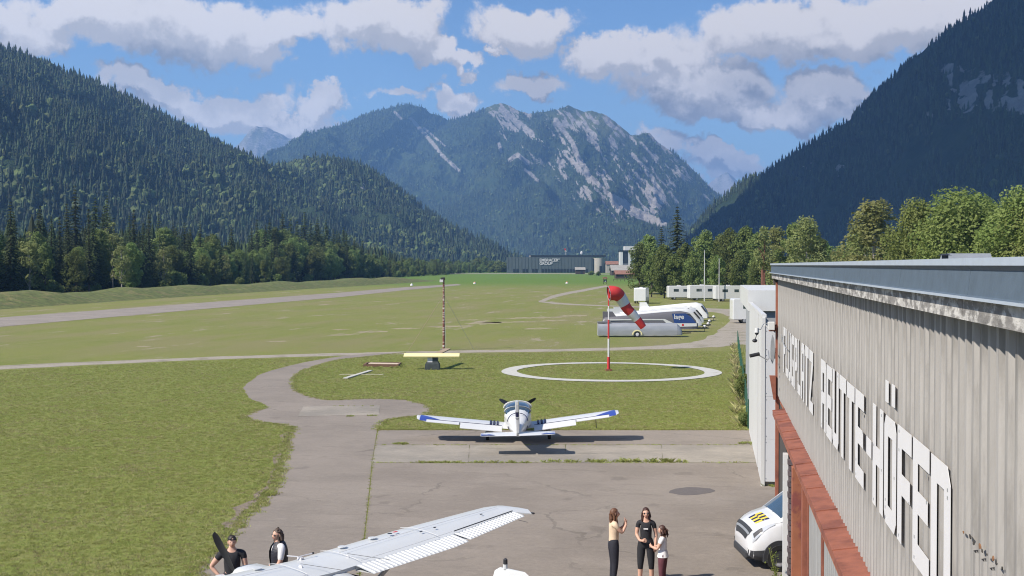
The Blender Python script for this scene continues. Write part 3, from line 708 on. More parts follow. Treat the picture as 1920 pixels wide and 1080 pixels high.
# forest edge along the runway
base_px = [(-140,572),(0,562),(200,552),(400,540),(500,534),(600,528),(700,522.5),(760,519.5),(820,516.5),(875,512.5),(945,509.5)]
base = [G(*p) for p in base_px]
topx = [-140, 0, 60, 120, 180, 240, 280, 330, 380, 430, 480, 540, 590, 640, 690, 740, 790, 840, 890, 945]
topy = [335, 345, 355, 380, 405, 398, 378, 400, 415, 428, 440, 440, 420, 420, 435, 465, 482, 484, 486, 480]
cum = [0.0]
for a, b_ in zip(base[:-1], base[1:]): cum.append(cum[-1]+(b_-a).length)
def along(s):
    for i in range(len(cum)-1):
        if s <= cum[i+1]: return base[i].lerp(base[i+1], (s-cum[i])/(cum[i+1]-cum[i]))
    return base[-1]
def px_of(p): 
    x, y = to_px(np.array([[p.x, p.y, p.z]])); return float(x[0]), float(y[0])
away = Vector((-RWN.x, -RWN.y, 0)) if RWN.dot(FWD) < 0 else RWN
LAB = {'s': 'dark pointed spruce in the forest edge beyond the runway', 'd': 'green leafy tree in the forest edge beyond the runway', 'b': 'low leafy bush at the foot of the forest edge', 'y': 'thin pale half-bare tree in the forest edge beyond the runway'}
s = 0.0; placed = 0
def row_trees(offset, step, mix, hf, jitter=4.0):
    global placed
    s = 0.0
    while s < cum[-1]:
        p = along(s); x, y = px_of(p)
        Zd = p.dot(FWD)
        hmax = (y-np.interp(x, topx, topy))/F_PX*Zd
        k = mix(x)
        off = offset + random.uniform(0, jitter)
        q = p + away*off
        h = hmax*hf[k]*random.uniform(0.84, 1.16)*(1.08 if k == 's' else 1.0)*(1+off/Zd*0.6)
        if k == 'b': h = random.uniform(2.5, 5.5)
        kind = random.choice({'s': SPR, 'd': DEC, 'b': BUSH, 'y': DRY}[k])
        tree(kind, q, max(h, 3.0), LAB[k], {'s': 'spruces of the forest edge', 'd': 'leafy trees of the forest edge', 'b': 'bushes of the forest edge', 'y': 'pale trees of the forest edge'}[k], wide=random.uniform(0.85, 1.15)*(1.25 if k == 's' else 1.0)*(1.15 if x > 640 else 1.0), name={'s': 'spruce_tree', 'd': 'leafy_tree', 'b': 'bush', 'y': 'leafy_tree'}[k], cat='bush' if k == 'b' else 'tree')
        placed += 1
        s += step*random.uniform(0.7, 1.3)*(1.0+max(0, (x-650))/300)
row_trees(1.0, 7.5, lambda x: random.choices('dsby', (4.4, 2.6, 3.6, 0.8))[0], {'s': 0.74, 'd': 0.52, 'b': 1, 'y': 0.62}, 5)
row_trees(8.0, 6.0, lambda x: random.choices('sdy', (5, 3.5, 1))[0] if x < 480 else random.choices('sd', (3 if 540 < x < 720 else 1, 4))[0], {'s': 0.80, 'd': 0.66, 'y': 0.75}, 6)
row_trees(17.0, 6.0, lambda x: random.choices('sd', (8, 1))[0] if x < 450 or 540 < x < 720 else random.choices('sd', (2, 4))[0], {'s': 0.98, 'd': 0.86}, 7)
print('forest edge trees', placed)

# trees on the right, beyond the parking place and the hangar roof: (px, top py, depth, kind, height above ground is derived)
def tree_px(px, topy, Z, kind, label, group=None, wide=1.0, name='leafy_tree', rz=None):
    p = PZ(px, topy, Z); h = p.z
    return tree(kind, (p.x, p.y, 0), h, label, group, rz, wide, 'tree', name)
tree_px(1270, 386, 285, SPR[2], 'tall dark spruce rising above the leafy trees by the parking place', None, 1.45, 'spruce_tree')
tree_px(1240, 424, 292, SPR[0], 'smaller spruce standing close beside the tall spruce', None, 1.3, 'spruce_tree')
g1 = 'green trees behind the parking place'
for (px, ty, Z, k, w) in [(1200,455,300,0,1.0),(1218,440,305,1,1.0),(1222,474,270,3,1.0),(1246,458,262,1,.95),(1285,455,262,3,.9),(1325,432,280,0,.95),(1352,440,285,1,.9),(1368,428,275,2,.8),(1398,424,270,1,.9),(1420,436,262,3,.9),(1300,470,255,0,.9),(1385,470,250,0,.8),(1345,478,246,3,.9),(1416,486,240,0,.7),(1265,476,256,3,1.0)]:
    tree_px(px, ty, Z, DEC[k], 'rounded green tree in the group behind the parking place', g1, w)
# small pine with a reddish trunk
pt = PZ(1434, 424, 225)
o = thing('pine_tree', 'slim tree with a bare reddish trunk by the hangar corner', 'tree', (pt.x, pt.y, 0), 1.0)
s_ = pt.z/15; bt, bc, _ = broadleaf(51, 15, 2.3, 0.42, 12, 160, 0.24, M_BIR, M_BARKR, 1.3, 0.38)
inst('trunk', bt, o, scale=(s_*1.3, s_*1.3, s_)); inst('crown', bc, o, scale=(s_, s_, s_))
for dx in (7, 13):
    p = PZ(1434+dx, 440, 226); tbm = MB().tube([(0, 0, 0), (0.1, 0, 6), (0.25, 0.1, p.z*0.8)], [0.16, 0.12, 0.05], 6)
    tbm.xf(Matrix.Translation((p.x-pt.x, p.y-pt.y, 0)) ); tt = tbm.build('stem', M_BARKR, o, True); tt.rotation_euler = (0, 0, 0)
g2 = 'green trees behind the hangar roof'
for (px, ty, Z, kind, w, lab, grp) in [
    (1455,425,235,BIR[0],1.2,'loose olive birch next to the slim red-trunked tree',None),
    (1485,418,228,DEC[1],.9,'green tree above the far corner of the hangar roof',g2),(1512,406,215,BIR[0],1.15,'tall loose birch above the far end of the hangar roof',None),
    (1545,452,230,DEC[0],.8,'green tree above the far corner of the hangar roof',g2),(1575,462,235,DEC[2],.8,'green tree above the far corner of the hangar roof',g2),(1600,445,215,DEC[3],.9,'green tree above the far corner of the hangar roof',g2),
    (1530,440,222,DEC[3],.9,'green tree above the far corner of the hangar roof',g2),
    (1640,374,165,BIR[0],1.5,'tall olive birch above the middle of the hangar roof',None),(1618,420,172,BIR[0],1.3,'small brownish birch leaning against the tall olive birch',None),
    (1722,372,150,SUNNY[1],1.0,'upright bright green tree beside the tall olive birch',None),(1690,440,160,DEC[0],.8,'low green tree between birch and bright green trees',None),
    (1795,352,142,SUNNY[0],1.15,'broad bright green tree, tallest over the hangar roof',None),(1835,362,146,SUNNY[1],1.1,'bright green tree adjoining the broad tallest tree',None),
    (1762,400,150,SUNNY[0],.8,'small bright green tree in front of the broad tallest tree',None),(1880,385,138,SUNNY[0],.9,'bright green tree under the roof-edge row of trees',None),
    (1918,350,132,SUNNY[1],1.15,'bright green tree cut by the frame edge above the roof',None),(1960,365,130,SUNNY[0],1.1,'bright green tree past the near end of the row',None),
    (1660,470,175,DEC[1],.8,'low green tree behind the roof vents',None),(1740,462,160,DEC[2],.6,'low round tree close to the hangar roof edge',None)]:
    tree_px(px, ty, Z, kind, lab, grp, w)

# ---- far forest: one mass per slope, instanced low-detail trees
def low_conifer(seed, m):
    r = np.random.default_rng(seed); b = MB(); n = 7
    lv = [(0.06, 1.0), (0.34, 0.80), (0.60, 0.55)]
    for z, rad in lv:
        a0 = r.random()*6
        ring = [((rad*3.4*(0.75+0.5*r.random()))*math.cos(a0+6.283*k/n), (rad*3.4*(0.75+0.5*r.random()))*math.sin(a0+6.283*k/n), 22*z+r.random()*1.2) for k in range(n)]
        top = (r.normal(0, 0.15), r.normal(0, 0.15), 22*min(1, z+0.46))
        b.add(ring+[top], [(k, (k+1) % n, n) for k in range(n)])
    return b.mesh('low_conifer', m)
def low_round(seed, m):
    bm = bmesh.new(); bmesh.ops.create_icosphere(bm, subdivisions=2, radius=1.0); r = random.Random(seed)
    for v in bm.verts: v.co = Vector((v.co.x*5.0, v.co.y*5.0, v.co.z*6.2))*r.uniform(0.72, 1.15) + Vector((0, 0, 7.6))
    me = bpy.data.meshes.new('low_round'); bm.to_mesh(me); bm.free(); me.materials.append(m); return me
M_FC = leaf_mat('far_conifers', (0.026, 0.042, 0.018), (0.046, 0.062, 0.024), 0.6, 0.0, 0.3)
M_FD = leaf_mat('far_broadleaf', (0.060, 0.086, 0.028), (0.092, 0.115, 0.038), 0.4, 0.0, 0.3)
far_protos = []
for k, (me, nm, lb) in enumerate([(low_conifer(1, M_FC), 'spruce_tree', 'dark spruce high on the wooded left slope'), (low_conifer(2, M_FC), 'spruce_tree', 'dark spruce high on the wooded left slope'), (low_round(3, M_FD), 'leafy_tree', 'round leafy tree on the wooded left slope')]):
    o = bpy.data.objects.new(nm, me); COL.objects.link(o); tag(o, lb, 'tree', 'trees on the wooded slopes'); far_protos.append(o)
def forest_on(slopekey, name, spacing, hscale, decid, seed, xr=(-60, 1980), kinds=far_protos, low_only=None, rocklim=0.42):
    S = SLOPES[slopekey]; v = S['v'][:, S['b0']-2:]; rk = S['rock'][:, S['b0']-2:]; md = S['med'][:, S['b0']-2:]; px = S['px'][:, S['b0']-2:]; py = S['py'][:, S['b0']-2:]
    r = np.random.default_rng(seed)
    a, b_, c, d = v[:-1, :-1], v[1:, :-1], v[1:, 1:], v[:-1, 1:]
    area = np.linalg.norm(np.cross((c-a)[..., :2], (d-b_)[..., :2]).reshape(a.shape[:2]+(1,)), axis=-1)*0.5
    ok = (px[:-1, :-1] > xr[0]) & (px[:-1, :-1] < xr[1]) & (py[:-1, :-1] > -60)
    cnt = r.poisson(np.where(ok, area/spacing**2, 0)); idx = np.repeat(np.arange(cnt.size), cnt.ravel())
    u, w = r.random(len(idx))[:, None], r.random(len(idx))[:, None]
    q = lambda A: A.reshape(-1, A.shape[-1])[idx]
    P_ = (q(a)*(1-u)+q(b_)*u)*(1-w) + (q(d)*(1-u)+q(c)*u)*w
    rv = rk[:-1, :-1].ravel()[idx]; mv = md[:-1, :-1].ravel()[idx]
    nz = fbm(P_[:, 0]/90, P_[:, 1]/90, 3, seed+1)
    keep = (rv + r.random(len(rv))*0.25 < rocklim) & (mv + r.random(len(rv))*0.3 < 0.55) & (P_[:, 2] > -2) & (nz > 0.30)
    P_ = P_[keep]; n = len(P_); nz = nz[keep]
    dprob = decid(P_, nz) if callable(decid) else np.full(n, decid)
    kd = np.where(r.random(n) < dprob, 2, r.integers(0, 2, n)).astype(np.int32)
    sc = hscale*(0.45+0.60*r.random(n)+0.55*r.random(n)**4)*(0.6+0.8*nz)
    me = bpy.data.meshes.new(name); me.vertices.add(n); me.vertices.foreach_set('co', (P_-[0, 0, 1.5]).astype(np.float32).ravel())
    for an, ty, dat in (('kind_id', 'INT', kd), ('size', 'FLOAT', sc.astype(np.float32)), ('turn', 'FLOAT', (r.random(n)*6.283).astype(np.float32))):
        at = me.attributes.new(an, ty, 'POINT'); at.data.foreach_set('value', dat)
    o = bpy.data.objects.new(name, me); COL.objects.link(o)
    o.modifiers.new('scatter', 'NODES').node_group = scatter_group(kinds)
    tag(o, kind='stuff'); print(name, n); return o, P_, kd
_sg = {}
def scatter_group(kinds):
    key = tuple(o.name for o in kinds)
    if key in _sg: return _sg[key]
    g = bpy.data.node_groups.new('scatter', 'GeometryNodeTree')
    g.interface.new_socket('Geometry', in_out='INPUT', socket_type='NodeSocketGeometry'); g.interface.new_socket('Geometry', in_out='OUTPUT', socket_type='NodeSocketGeometry')
    gi = g.nodes.new('NodeGroupInput'); go = g.nodes.new('NodeGroupOutput')
    gj = g.nodes.new('GeometryNodeJoinGeometry')
    for o in reversed(kinds):
        oi = g.nodes.new('GeometryNodeObjectInfo'); oi.inputs['Object'].default_value = o; oi.inputs['As Instance'].default_value = True; oi.transform_space = 'ORIGINAL'
        g.links.new(oi.outputs['Geometry'], gj.inputs[0])
    def attr(nm, ty):
        a = g.nodes.new('GeometryNodeInputNamedAttribute'); a.data_type = ty; a.inputs[0].default_value = nm; return a.outputs[0]
    ip = g.nodes.new('GeometryNodeInstanceOnPoints'); ip.inputs['Pick Instance'].default_value = True
    g.links.new(gi.outputs[0], ip.inputs['Points']); g.links.new(gj.outputs[0], ip.inputs['Instance'])
    g.links.new(attr('kind_id', 'INT'), ip.inputs['Instance Index']); g.links.new(attr('size', 'FLOAT'), ip.inputs['Scale'])
    cx = g.nodes.new('ShaderNodeCombineXYZ'); g.links.new(attr('turn', 'FLOAT'), cx.inputs[2]); g.links.new(cx.outputs[0], ip.inputs['Rotation'])
    g.links.new(ip.outputs[0], go.inputs[0]); _sg[key] = g; return g
_, PL, KL = forest_on('hill', 'hillside_forest', 5.7, 0.70, lambda P_, nz: np.clip(0.30-P_[:, 2]/700+1.6*(nz-0.5), 0.03, 0.75), 1)
forest_on('hill.001', 'hillside_forest', 5.9, 0.70, lambda P_, nz: np.clip(0.22+1.6*(nz-0.5), 0.03, 0.7), 2)
forest_on('hill.002', 'hillside_forest', 6.4, 0.74, lambda P_, nz: np.clip(0.12-P_[:, 2]/900+0.9*(nz-0.5), 0.02, 0.5), 3)
forest_on('mountain', 'mountain_forest', 13.0, 0.80, 0.12, 4, rocklim=0.36)
for k, o in enumerate(far_protos):      # the pattern trees stand in the slope as well
    i = int(np.argmin(np.abs(PL[:, 2]-120)+(KL != k)*1e4 + k*0)); o.location = PL[i+0] + np.array([0, 0, -1.5]); o.scale = (0.9, 0.9, 0.9)

# level wood between forest edge and hill foot
r_ = np.random.default_rng(9); pts = []
for _ in range(5200):
    s_ = r_.random()*cum[-1]; off = 26+r_.random()**1.3*330
    p = along(s_)+away*off
    pts.append((p.x, p.y, -0.5))
pts = np.array(pts); n = len(pts)
me = bpy.data.meshes.new('valley_forest'); me.vertices.add(n); me.vertices.foreach_set('co', pts.astype(np.float32).ravel())
pxv, pyv = to_px(pts)
hs = np.interp(pxv, topx, topy); Zv = pts[:, 0]*FWD.x+pts[:, 1]*FWD.y
hh = np.clip((497-hs)/F_PX*Zv*0.80+7.25, 4, 22)
for an, ty, dat in (('kind_id', 'INT', np.where(r_.random(n) < 0.25, 2, r_.integers(0, 2, n)).astype(np.int32)), ('size', 'FLOAT', (hh/22*(0.7+0.3*r_.random(n))).astype(np.float32)), ('turn', 'FLOAT', (r_.random(n)*6.28).astype(np.float32))):
    at = me.attributes.new(an, ty, 'POINT'); at.data.foreach_set('value', dat)
o = bpy.data.objects.new('valley_forest', me); COL.objects.link(o); o.modifiers.new('scatter', 'NODES').node_group = scatter_group(far_protos); tag(o, kind='stuff')
# ------------------------------------------------------------------ hangar
M_SHEET = mat('corrugated_sheet', (0.305, 0.290, 0.274), 0.62, var=0.20, vscale=1.4, col2=(0.215, 0.203, 0.190), c2scale=1.8, c2=(0.48, 0.68), stretch=(2.0, 2.6, 0.35), bump=0.003, bscale=30, spec=0.3)
M_ZINC = mat('zinc_flashing', (0.080, 0.108, 0.140), 0.6, var=0.14, vscale=5, bump=0.002, bscale=25)
M_ZINCL = mat('zinc_edge', (0.38, 0.43, 0.50), 0.4, var=0.08, vscale=4)
M_PEEL = mat('peeling_board', (0.20, 0.19, 0.18), 0.85, var=0.35, vscale=9, col2=(0.46, 0.445, 0.42), c2scale=7.0, c2=(0.46, 0.58), bump=0.012, bscale=14, stretch=(1, 0.55, 1.3))
M_RUST = mat('red_oxide', (0.25, 0.088, 0.055), 0.7, var=0.22, vscale=3.5, col2=(0.18, 0.062, 0.042), c2scale=1.3, bump=0.004, bscale=20)
M_RUST2 = mat('red_oxide_post', (0.31, 0.115, 0.062), 0.65, var=0.18, vscale=3.0, col2=(0.20, 0.06, 0.05), c2scale=2.2)
M_DOOR = mat('door_sheet', (0.30, 0.30, 0.295), 0.5, var=0.16, vscale=2.5, stretch=(1, 1, 0.3), metal=0.2)
M_LETTER = mat('letter_paint', (0.62, 0.61, 0.615), 0.5, var=0.03, vscale=3)
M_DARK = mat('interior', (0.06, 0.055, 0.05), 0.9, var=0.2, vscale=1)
M_BRICK = mat('old_brick', (0.12, 0.095, 0.10), 0.9, var=0.3, vscale=6, rnd=0.25, bump=0.01, bscale=20)
M_WHITEW = mat('white_panel', (0.56, 0.56, 0.55), 0.5, var=0.06, vscale=1.5, stretch=(1, 1, 0.4))
M_WHITEG = mat('pale_panel', (0.55, 0.555, 0.57), 0.5, var=0.07, vscale=1.5, stretch=(1, 1, 0.3))
M_STEEL = mat('dark_steel', (0.05, 0.05, 0.055), 0.45, var=0.1, metal=0.5)
M_GREYM = mat('grey_metal', (0.34, 0.35, 0.36), 0.45, var=0.1, metal=0.4)
M_RUSTSPOT = mat('rust_spot', (0.20, 0.10, 0.05), 0.9, var=0.4, vscale=15)
M_HOLE = mat('torn_edge', (0.05, 0.045, 0.04), 0.9, var=0.3, vscale=20)

HX = 2.0                               # plane of the corrugated wall
hg = thing('hangar', 'long hangar with corrugated wall, white lettering and rust-red sliding door rail', 'hangar')
ZT, ZB = 6.98, 3.42
Y0, Y1 = -3.2, 36.4
def rib_profile(L, pitch, dep):
    pts = []; y = 0.0
    while y < L-1e-6:
        pts += [(y, 0.0), (y+pitch*0.46, 0.0), (y+pitch*0.58, -dep), (y+pitch*0.88, -dep)]
        y += pitch
    pts.append((L, 0.0)); return pts
def sheet_mesh(L, z0, z1, pitch=0.26, dep=0.045, name='wall_sheet', m=None, nz=1):
    pr = rib_profile(L, pitch, dep); b = MB(); n = len(pr)
    zs = [z0+(z1-z0)*k/nz for k in range(nz+1)]
    b.add([(dx, y, z) for z in zs for y, dx in pr], [(k*n+i, k*n+i+1, (k+1)*n+i+1, (k+1)*n+i) for k in range(nz) for i in range(n-1)])
    b.add([(dx+0.02, y, z) for z in (z0, z1) for y, dx in pr], [(i, n+i, n+i+1, i+1) for i in range(n-1)])
    return b.mesh(name, m or M_SHEET)
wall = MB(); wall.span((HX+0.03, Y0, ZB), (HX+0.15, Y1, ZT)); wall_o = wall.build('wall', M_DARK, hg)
SH = 1.04
me_sh = sheet_mesh(SH, ZB, ZT); me_low = sheet_mesh(SH, ZB-0.0, 5.13, name='lower_sheet')
k = 0; y = Y0
rr = random.Random(8)
while y < Y1-0.01:
    o = inst('wall_sheet', me_sh, wall_o, (HX+rr.uniform(-0.003, 0.003), y, rr.uniform(-0.012, 0.012)))
    y += SH; k += 1
# lower lapped sheets right of the lettering, torn along their upper edge
for i in range(12):
    yy = 9.35-SH*(i+1)
    if yy < Y0: break
    inst('lower_sheet', me_low, wall_o, (HX-0.022, yy, 0))
# rust holes and torn spots along that lap
rr = random.Random(3)
for i in range(9):
    px = 1808+i*9+rr.uniform(-3, 3); py = 998+i*8.4+rr.uniform(-5, 3); p = onX(px, py, HX-0.068)
    b = MB(); n = 7; s = rr.uniform(0.012, 0.032)
    b.prism([(math.cos(6.28*q/n)*s*rr.uniform(0.6, 1.4), math.sin(6.28*q/n)*s*0.6*rr.uniform(0.6, 1.4)) for q in range(n)], 0, -0.003, 0.003)
    b.xf(Matrix.Translation(p)); b.build('rust_spot', M_RUSTSPOT if i % 3 == 0 else M_HOLE, wall_o)
# peeling fascia board and zinc flashing in lengths
fa = None
yy = Y0; i = 0
while yy < Y1:
    e = min(yy+4.1, Y1+0.15)
    b = MB(); b.span((HX-0.20, yy+0.006, 6.855), (HX-0.135, e-0.006, 7.005)); b.build('fascia_board', M_PEEL, hg)
    b = MB(); b.span((HX-0.134, yy, 6.90), (HX+0.03, e, 6.97)); b.build('soffit', M_DARK, hg)
    yy = e; i += 1
yy = Y0-0.3; i = 0
lens = [3.15, 2.9, 3.2, 3.05, 3.1]
while yy < Y1+0.2:
    e = min(yy+lens[i % 5], Y1+0.25)
    pr = [(HX-0.235, 7.012), (HX-0.262, 7.018), (HX-0.225, 7.042), (HX-0.205, 7.215), (HX-0.225, 7.245), (HX-0.235, 7.285), (HX-0.12, 7.297), (HX+0.3, 7.285), (HX+0.3, 7.25), (HX-0.16, 7.25), (HX-0.18, 7.03)]
    b = MB(); b.prism(pr, 1, yy+0.004, e-0.004); fl = b.build('flashing', M_ZINC, hg)
    b = MB(); b.span((HX-0.2385, yy+0.004, 7.247), (HX-0.15, e-0.004, 7.2985)); b.build('drip_edge', M_ZINCL, fl)
    b = MB(); b.span((HX-0.2655, yy+0.004, 7.0125), (HX-0.2275, e-0.004, 7.0305)); b.build('drip_edge', M_ZINCL, fl)
    yy = e; i += 1
# flat roof with a few vents, end wall and floor of the hall
b = MB(); b.span((HX+0.16, Y0-0.2, 7.02), (HX+18, Y1+0.1, 7.2)); roof = b.build('roof', M_ZINC, hg)
for (vy, vx, w, h) in [(13.4, 2.9, 0.9, 0.10), (16.5, 3.6, 1.1, 0.08), (22.0, 3.4, 1.0, 0.10)]:
    b = MB(); b.box((HX+vx-1.0, vy, 7.2+0.075+h/2), (0.8, w, 0.15+h), top=(0.8, 0.85)); b.build('roof_vent', M_GREYM, roof)
pv_ = onX(1772, 487, HX+1.6)
b = MB(); b.tube([(pv_.x, pv_.y, 7.2), (pv_.x, pv_.y, 7.40)], 0.05, 8); b.tube([(pv_.x, pv_.y, 7.40), (pv_.x, pv_.y, 7.43)], [0.11, 0.02], 8); b.build('vent_pipe', M_STEEL, roof)
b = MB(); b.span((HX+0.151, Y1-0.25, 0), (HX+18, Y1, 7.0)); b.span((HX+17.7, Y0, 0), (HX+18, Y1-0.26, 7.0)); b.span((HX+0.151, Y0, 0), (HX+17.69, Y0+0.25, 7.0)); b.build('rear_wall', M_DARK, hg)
# lettering
s_, t_ = 0.31, 0.18
def UP(h0=0.5): return [(0,.5),(s_,.5),(s_,1-t_),(1-s_,1-t_),(1-s_,.5),(1,.5),(1,.9),(.86,1),(.14,1),(0,.9)]
LET = {
 'F': [[(0,0),(s_,0),(s_,.42),(.9,.42),(.9,.60),(s_,.60),(s_,1-t_),(1,1-t_),(1,1),(0,1)]],
 'L': [[(0,0),(1,0),(1,t_),(s_,t_),(s_,1),(0,1)]],
 'U': [[(.13,0),(.87,0),(1,.1),(1,1),(1-s_,1),(1-s_,t_),(s_,t_),(s_,1),(0,1),(0,.1)]],
 'G': [[(.13,0),(1,0),(1,.52),(.52,.52),(.52,.38),(1-s_,.38),(1-s_,t_),(s_,t_),(s_,1-t_),(1,1-t_),(1,1),(.13,1),(0,.9),(0,.1)]],
 'T': [[(.5-s_/2,0),(.5+s_/2,0),(.5+s_/2,1-t_),(1,1-t_),(1,1),(0,1),(0,1-t_),(.5-s_/2,1-t_)]],
 'Z': [[(0,0),(1,0),(1,t_),(.36,t_),(1,.78),(1,1),(0,1),(0,1-t_),(.64,1-t_),(0,.22)]],
 'E': [[(0,0),(1,0),(1,t_),(s_,t_),(s_,.42),(.92,.42),(.92,.60),(s_,.60),(s_,1-t_),(1,1-t_),(1,1),(0,1)]],
 'H': [[(0,0),(s_,0),(s_,.42),(1-s_,.42),(1-s_,0),(1,0),(1,1),(1-s_,1),(1-s_,.60),(s_,.60),(s_,1),(0,1)]],
 'N': [[(0,0),(s_,0),(s_,1-t_),(1-s_,1-t_),(1-s_,0),(1,0),(1,.88),(.84,1),(0,1)]],
 'A': [[(0,0),(s_,0),(s_,1-t_),(1-s_,1-t_),(1-s_,0),(1,0),(1,.88),(.84,1),(.16,1),(0,.88)], [(s_,.34),(1-s_,.34),(1-s_,.50),(s_,.50)]],
 'P': [[(0,0),(s_,0),(s_,.38),(.87,.38),(1,.48),(1,.7),(1-s_,.7),(1-s_,.54),(s_,.54),(s_,.7),(0,.7)], [(0,.7),(s_,.7),(s_,1-t_),(1-s_,1-t_),(1-s_,.7),(1,.7),(1,.9),(.87,1),(0,1)]],
 'R': [[(0,0),(s_,0),(s_,.38),(1-s_,.38),(1-s_,0),(1,0),(1,.7),(1-s_,.7),(1-s_,.54),(s_,.54),(s_,.7),(0,.7)], [(0,.7),(s_,.7),(s_,1-t_),(1-s_,1-t_),(1-s_,.7),(1,.7),(1,.9),(.87,1),(0,1)]],
 'O': [[(.13,0),(.87,0),(1,.1),(1,.5),(1-s_,.5),(1-s_,t_),(s_,t_),(s_,.5),(0,.5),(0,.1)], UP()],
 '-': [[(0,.42),(1,.42),(1,.60),(0,.60)]],
}
LZ0, LZ1 = HC-2.86, HC-1.66
def put_letter(ch, ya, w, dz=0.0):
    b = MB(); x0, x1 = HX-0.066, HX-0.062
    for poly in LET[ch]:
        b.prism([(ya-p[0]*w, LZ0+dz+p[1]*(LZ1-LZ0)) for p in poly], 0, x0, x1)
    o = b.build('letter', M_LETTER, hg); tag(o, 'white plate letter ' + ('Ö' if ch == 'O' else 'hyphen' if ch == '-' else ch))
    bs = MB()
    for q in range(4):
        poly = LET[ch][0]; p = poly[(q*3) % len(poly)]; cx = 0.5+(p[0]-0.5)*0.84; cz = 0.5+(p[1]-0.5)*0.9
        cx = 0.13 if cx < 0.5 else 0.87
        bs.box((x0-0.001, ya-cx*w, LZ0+dz+cz*(LZ1-LZ0)), (0.004, 0.035, 0.03))
    if ch not in 'TZ-': tag(bs.build('bolts', M_GREYM, o), kind='stuff')
    return o
rr = random.Random(6)
y = 32.87
for ch in 'FLUGPLATZ':
    put_letter(ch, y, 0.88, rr.uniform(-0.015, 0.015)); y -= 1.063
y = 21.8
for ch in 'REUTTE':
    put_letter(ch, y, 0.90, rr.uniform(-0.015, 0.015)); y -= 1.02
put_letter('-', 15.52, 0.45)
y = 14.93
for ch in 'HOFEN':
    o = put_letter(ch, y, 0.87, rr.uniform(-0.01, 0.01))
    if ch == 'O':
        for q in (0.08, 0.62):
            b = MB(); b.span((HX-0.066, y-(q+0.26)*0.87, LZ1+0.14), (HX-0.062, y-q*0.87, LZ1+0.38)); b.build('umlaut_bar', M_LETTER, o)
    y -= 0.966
# canopy plates over the door rail
yy = Y0; i = 0
rr = random.Random(5)
while yy < 32.4:
    L = 1.3 if i % 3 else 1.9
    e = min(yy+L, 32.55); z = 3.37+rr.uniform(-0.006, 0.006)
    b = MB(); b.prism([(HX-0.36, z-0.10), (HX-0.345, z-0.10), (HX-0.345, z), (HX-0.02, z+0.05), (HX-0.02, z+0.062), (HX-0.36, z+0.012)], 1, yy+0.006, e-0.002)
    b.build('canopy_plate', M_RUST, hg); 
    b = MB(); b.prism([(HX-0.364, z+0.008), (HX-0.02, z+0.059), (HX-0.02, z+0.080), (HX-0.364, z+0.028)], 1, e-0.03, e+0.004); b.build('canopy_rib', M_RUST, hg)
    yy = e; i += 1
b = MB(); b.span((HX-0.30, Y0, 3.10), (HX-0.04, 32.4, 3.26)); b.build('door_rail', M_RUST2, hg)
b = MB(); b.span((HX+0.02, Y0, 3.20), (HX+0.14, Y1, 3.415)); b.build('lintel', M_RUST2, hg)
# door posts and brick pier
def post(x0, x1, y0, y1, m, z1=3.09, name='post'):
    b = MB(); b.span((x0, y0, 0), (x1, y1, z1)); return b.build(name, m, hg, bevel=0.01)
post(HX-0.33, HX-0.12, 25.2, 25.45, M_RUST2); post(HX-0.24, HX-0.10, 23.7, 23.9, M_RUST)
pier = MB(); pier.span((HX-0.40, 26.95, 0), (HX-0.30, 27.25, 3.08)); pier_o = pier.build('door_jamb', M_WHITEW, hg)
rr = random.Random(12); bz = 0.0; i = 0
bb = MB(); bb.box((0, 0, 0), (0.12, 0.22, 0.105)); brick_me = bb.mesh('brick', M_BRICK)
while bz < 3.0:
    inst('brick', brick_me, pier_o, (HX-0.255+(0.02 if i % 2 else 0)+rr.uniform(-.006, .006), 26.85+rr.uniform(-.01, .01), bz+0.06), (0, 0, rr.uniform(-.03, .03))); bz += 0.12; i += 1
b = MB(); b.span((HX-0.30, 26.98, 0), (HX+0.14, 27.22, 3.08)); b.build('pier_core', M_BRICK, hg)
# corrugated door leaves
def leaf_mesh(L): return sheet_mesh(L, 0.04, 3.08, 0.30, 0.06, 'door_leaf', M_DOOR)
yy = 23.6; lm = leaf_mesh(3.0)
while yy-3.0 > Y0-0.5:
    o = inst('door_leaf', lm, hg, (HX-0.06, yy-3.0, 0))
    b = MB(); b.span((HX-0.15, yy-0.10, 0.03), (HX-0.125, yy, 3.085)); b.span((HX-0.15, yy-3.0, 0.03), (HX-0.125, yy-2.9, 3.085)); fo = b.build('leaf_frame', M_RUST, o); fo.parent = hg
    yy -= 3.06
# wall of the bay beyond the open door and the steel corner post
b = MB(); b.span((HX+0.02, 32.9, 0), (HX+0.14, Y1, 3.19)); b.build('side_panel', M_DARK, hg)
post(HX-0.10, HX+0.0, 36.0, 36.2, M_RUST, 6.75, 'corner_post')
b = MB(); b.span((HX-0.30, 36.05, HC-1.95), (HX-0.10, 36.15, HC-1.75)); b.span((HX-0.22, 36.02, HC-1.85), (HX-0.10, 36.18, HC-1.80)); b.build('bracket', M_RUST, hg)
b = MB(); b.prism([(HX-0.28, HC-3.25), (HX-0.10, HC-3.25), (HX-0.10, HC-3.95), (HX-0.16, HC-3.95)], 1, 35.9, 36.1); b.build('gusset', M_RUST, hg)
b = MB(); b.span((HX-0.16, 36.1, HC-0.55), (HX+0.03, 36.5, HC-0.42)); b.build('eaves_end', M_DARK, hg)
# conduit on the wall near the first letter
b = MB(); b.tube([onX(1466, 628, HX-0.07), onX(1467.5, 640, HX-0.07), onX(1472, 650, HX-0.09), onX(1476, 655, HX-0.12)], 0.012, 6); b.build('cable', M_GREYM, hg)
b = MB(); p = onX(1467, 636, HX-0.07); b.box(p, (0.05, 0.10, 0.14)); b.build('junction_box', M_GREYM, hg)

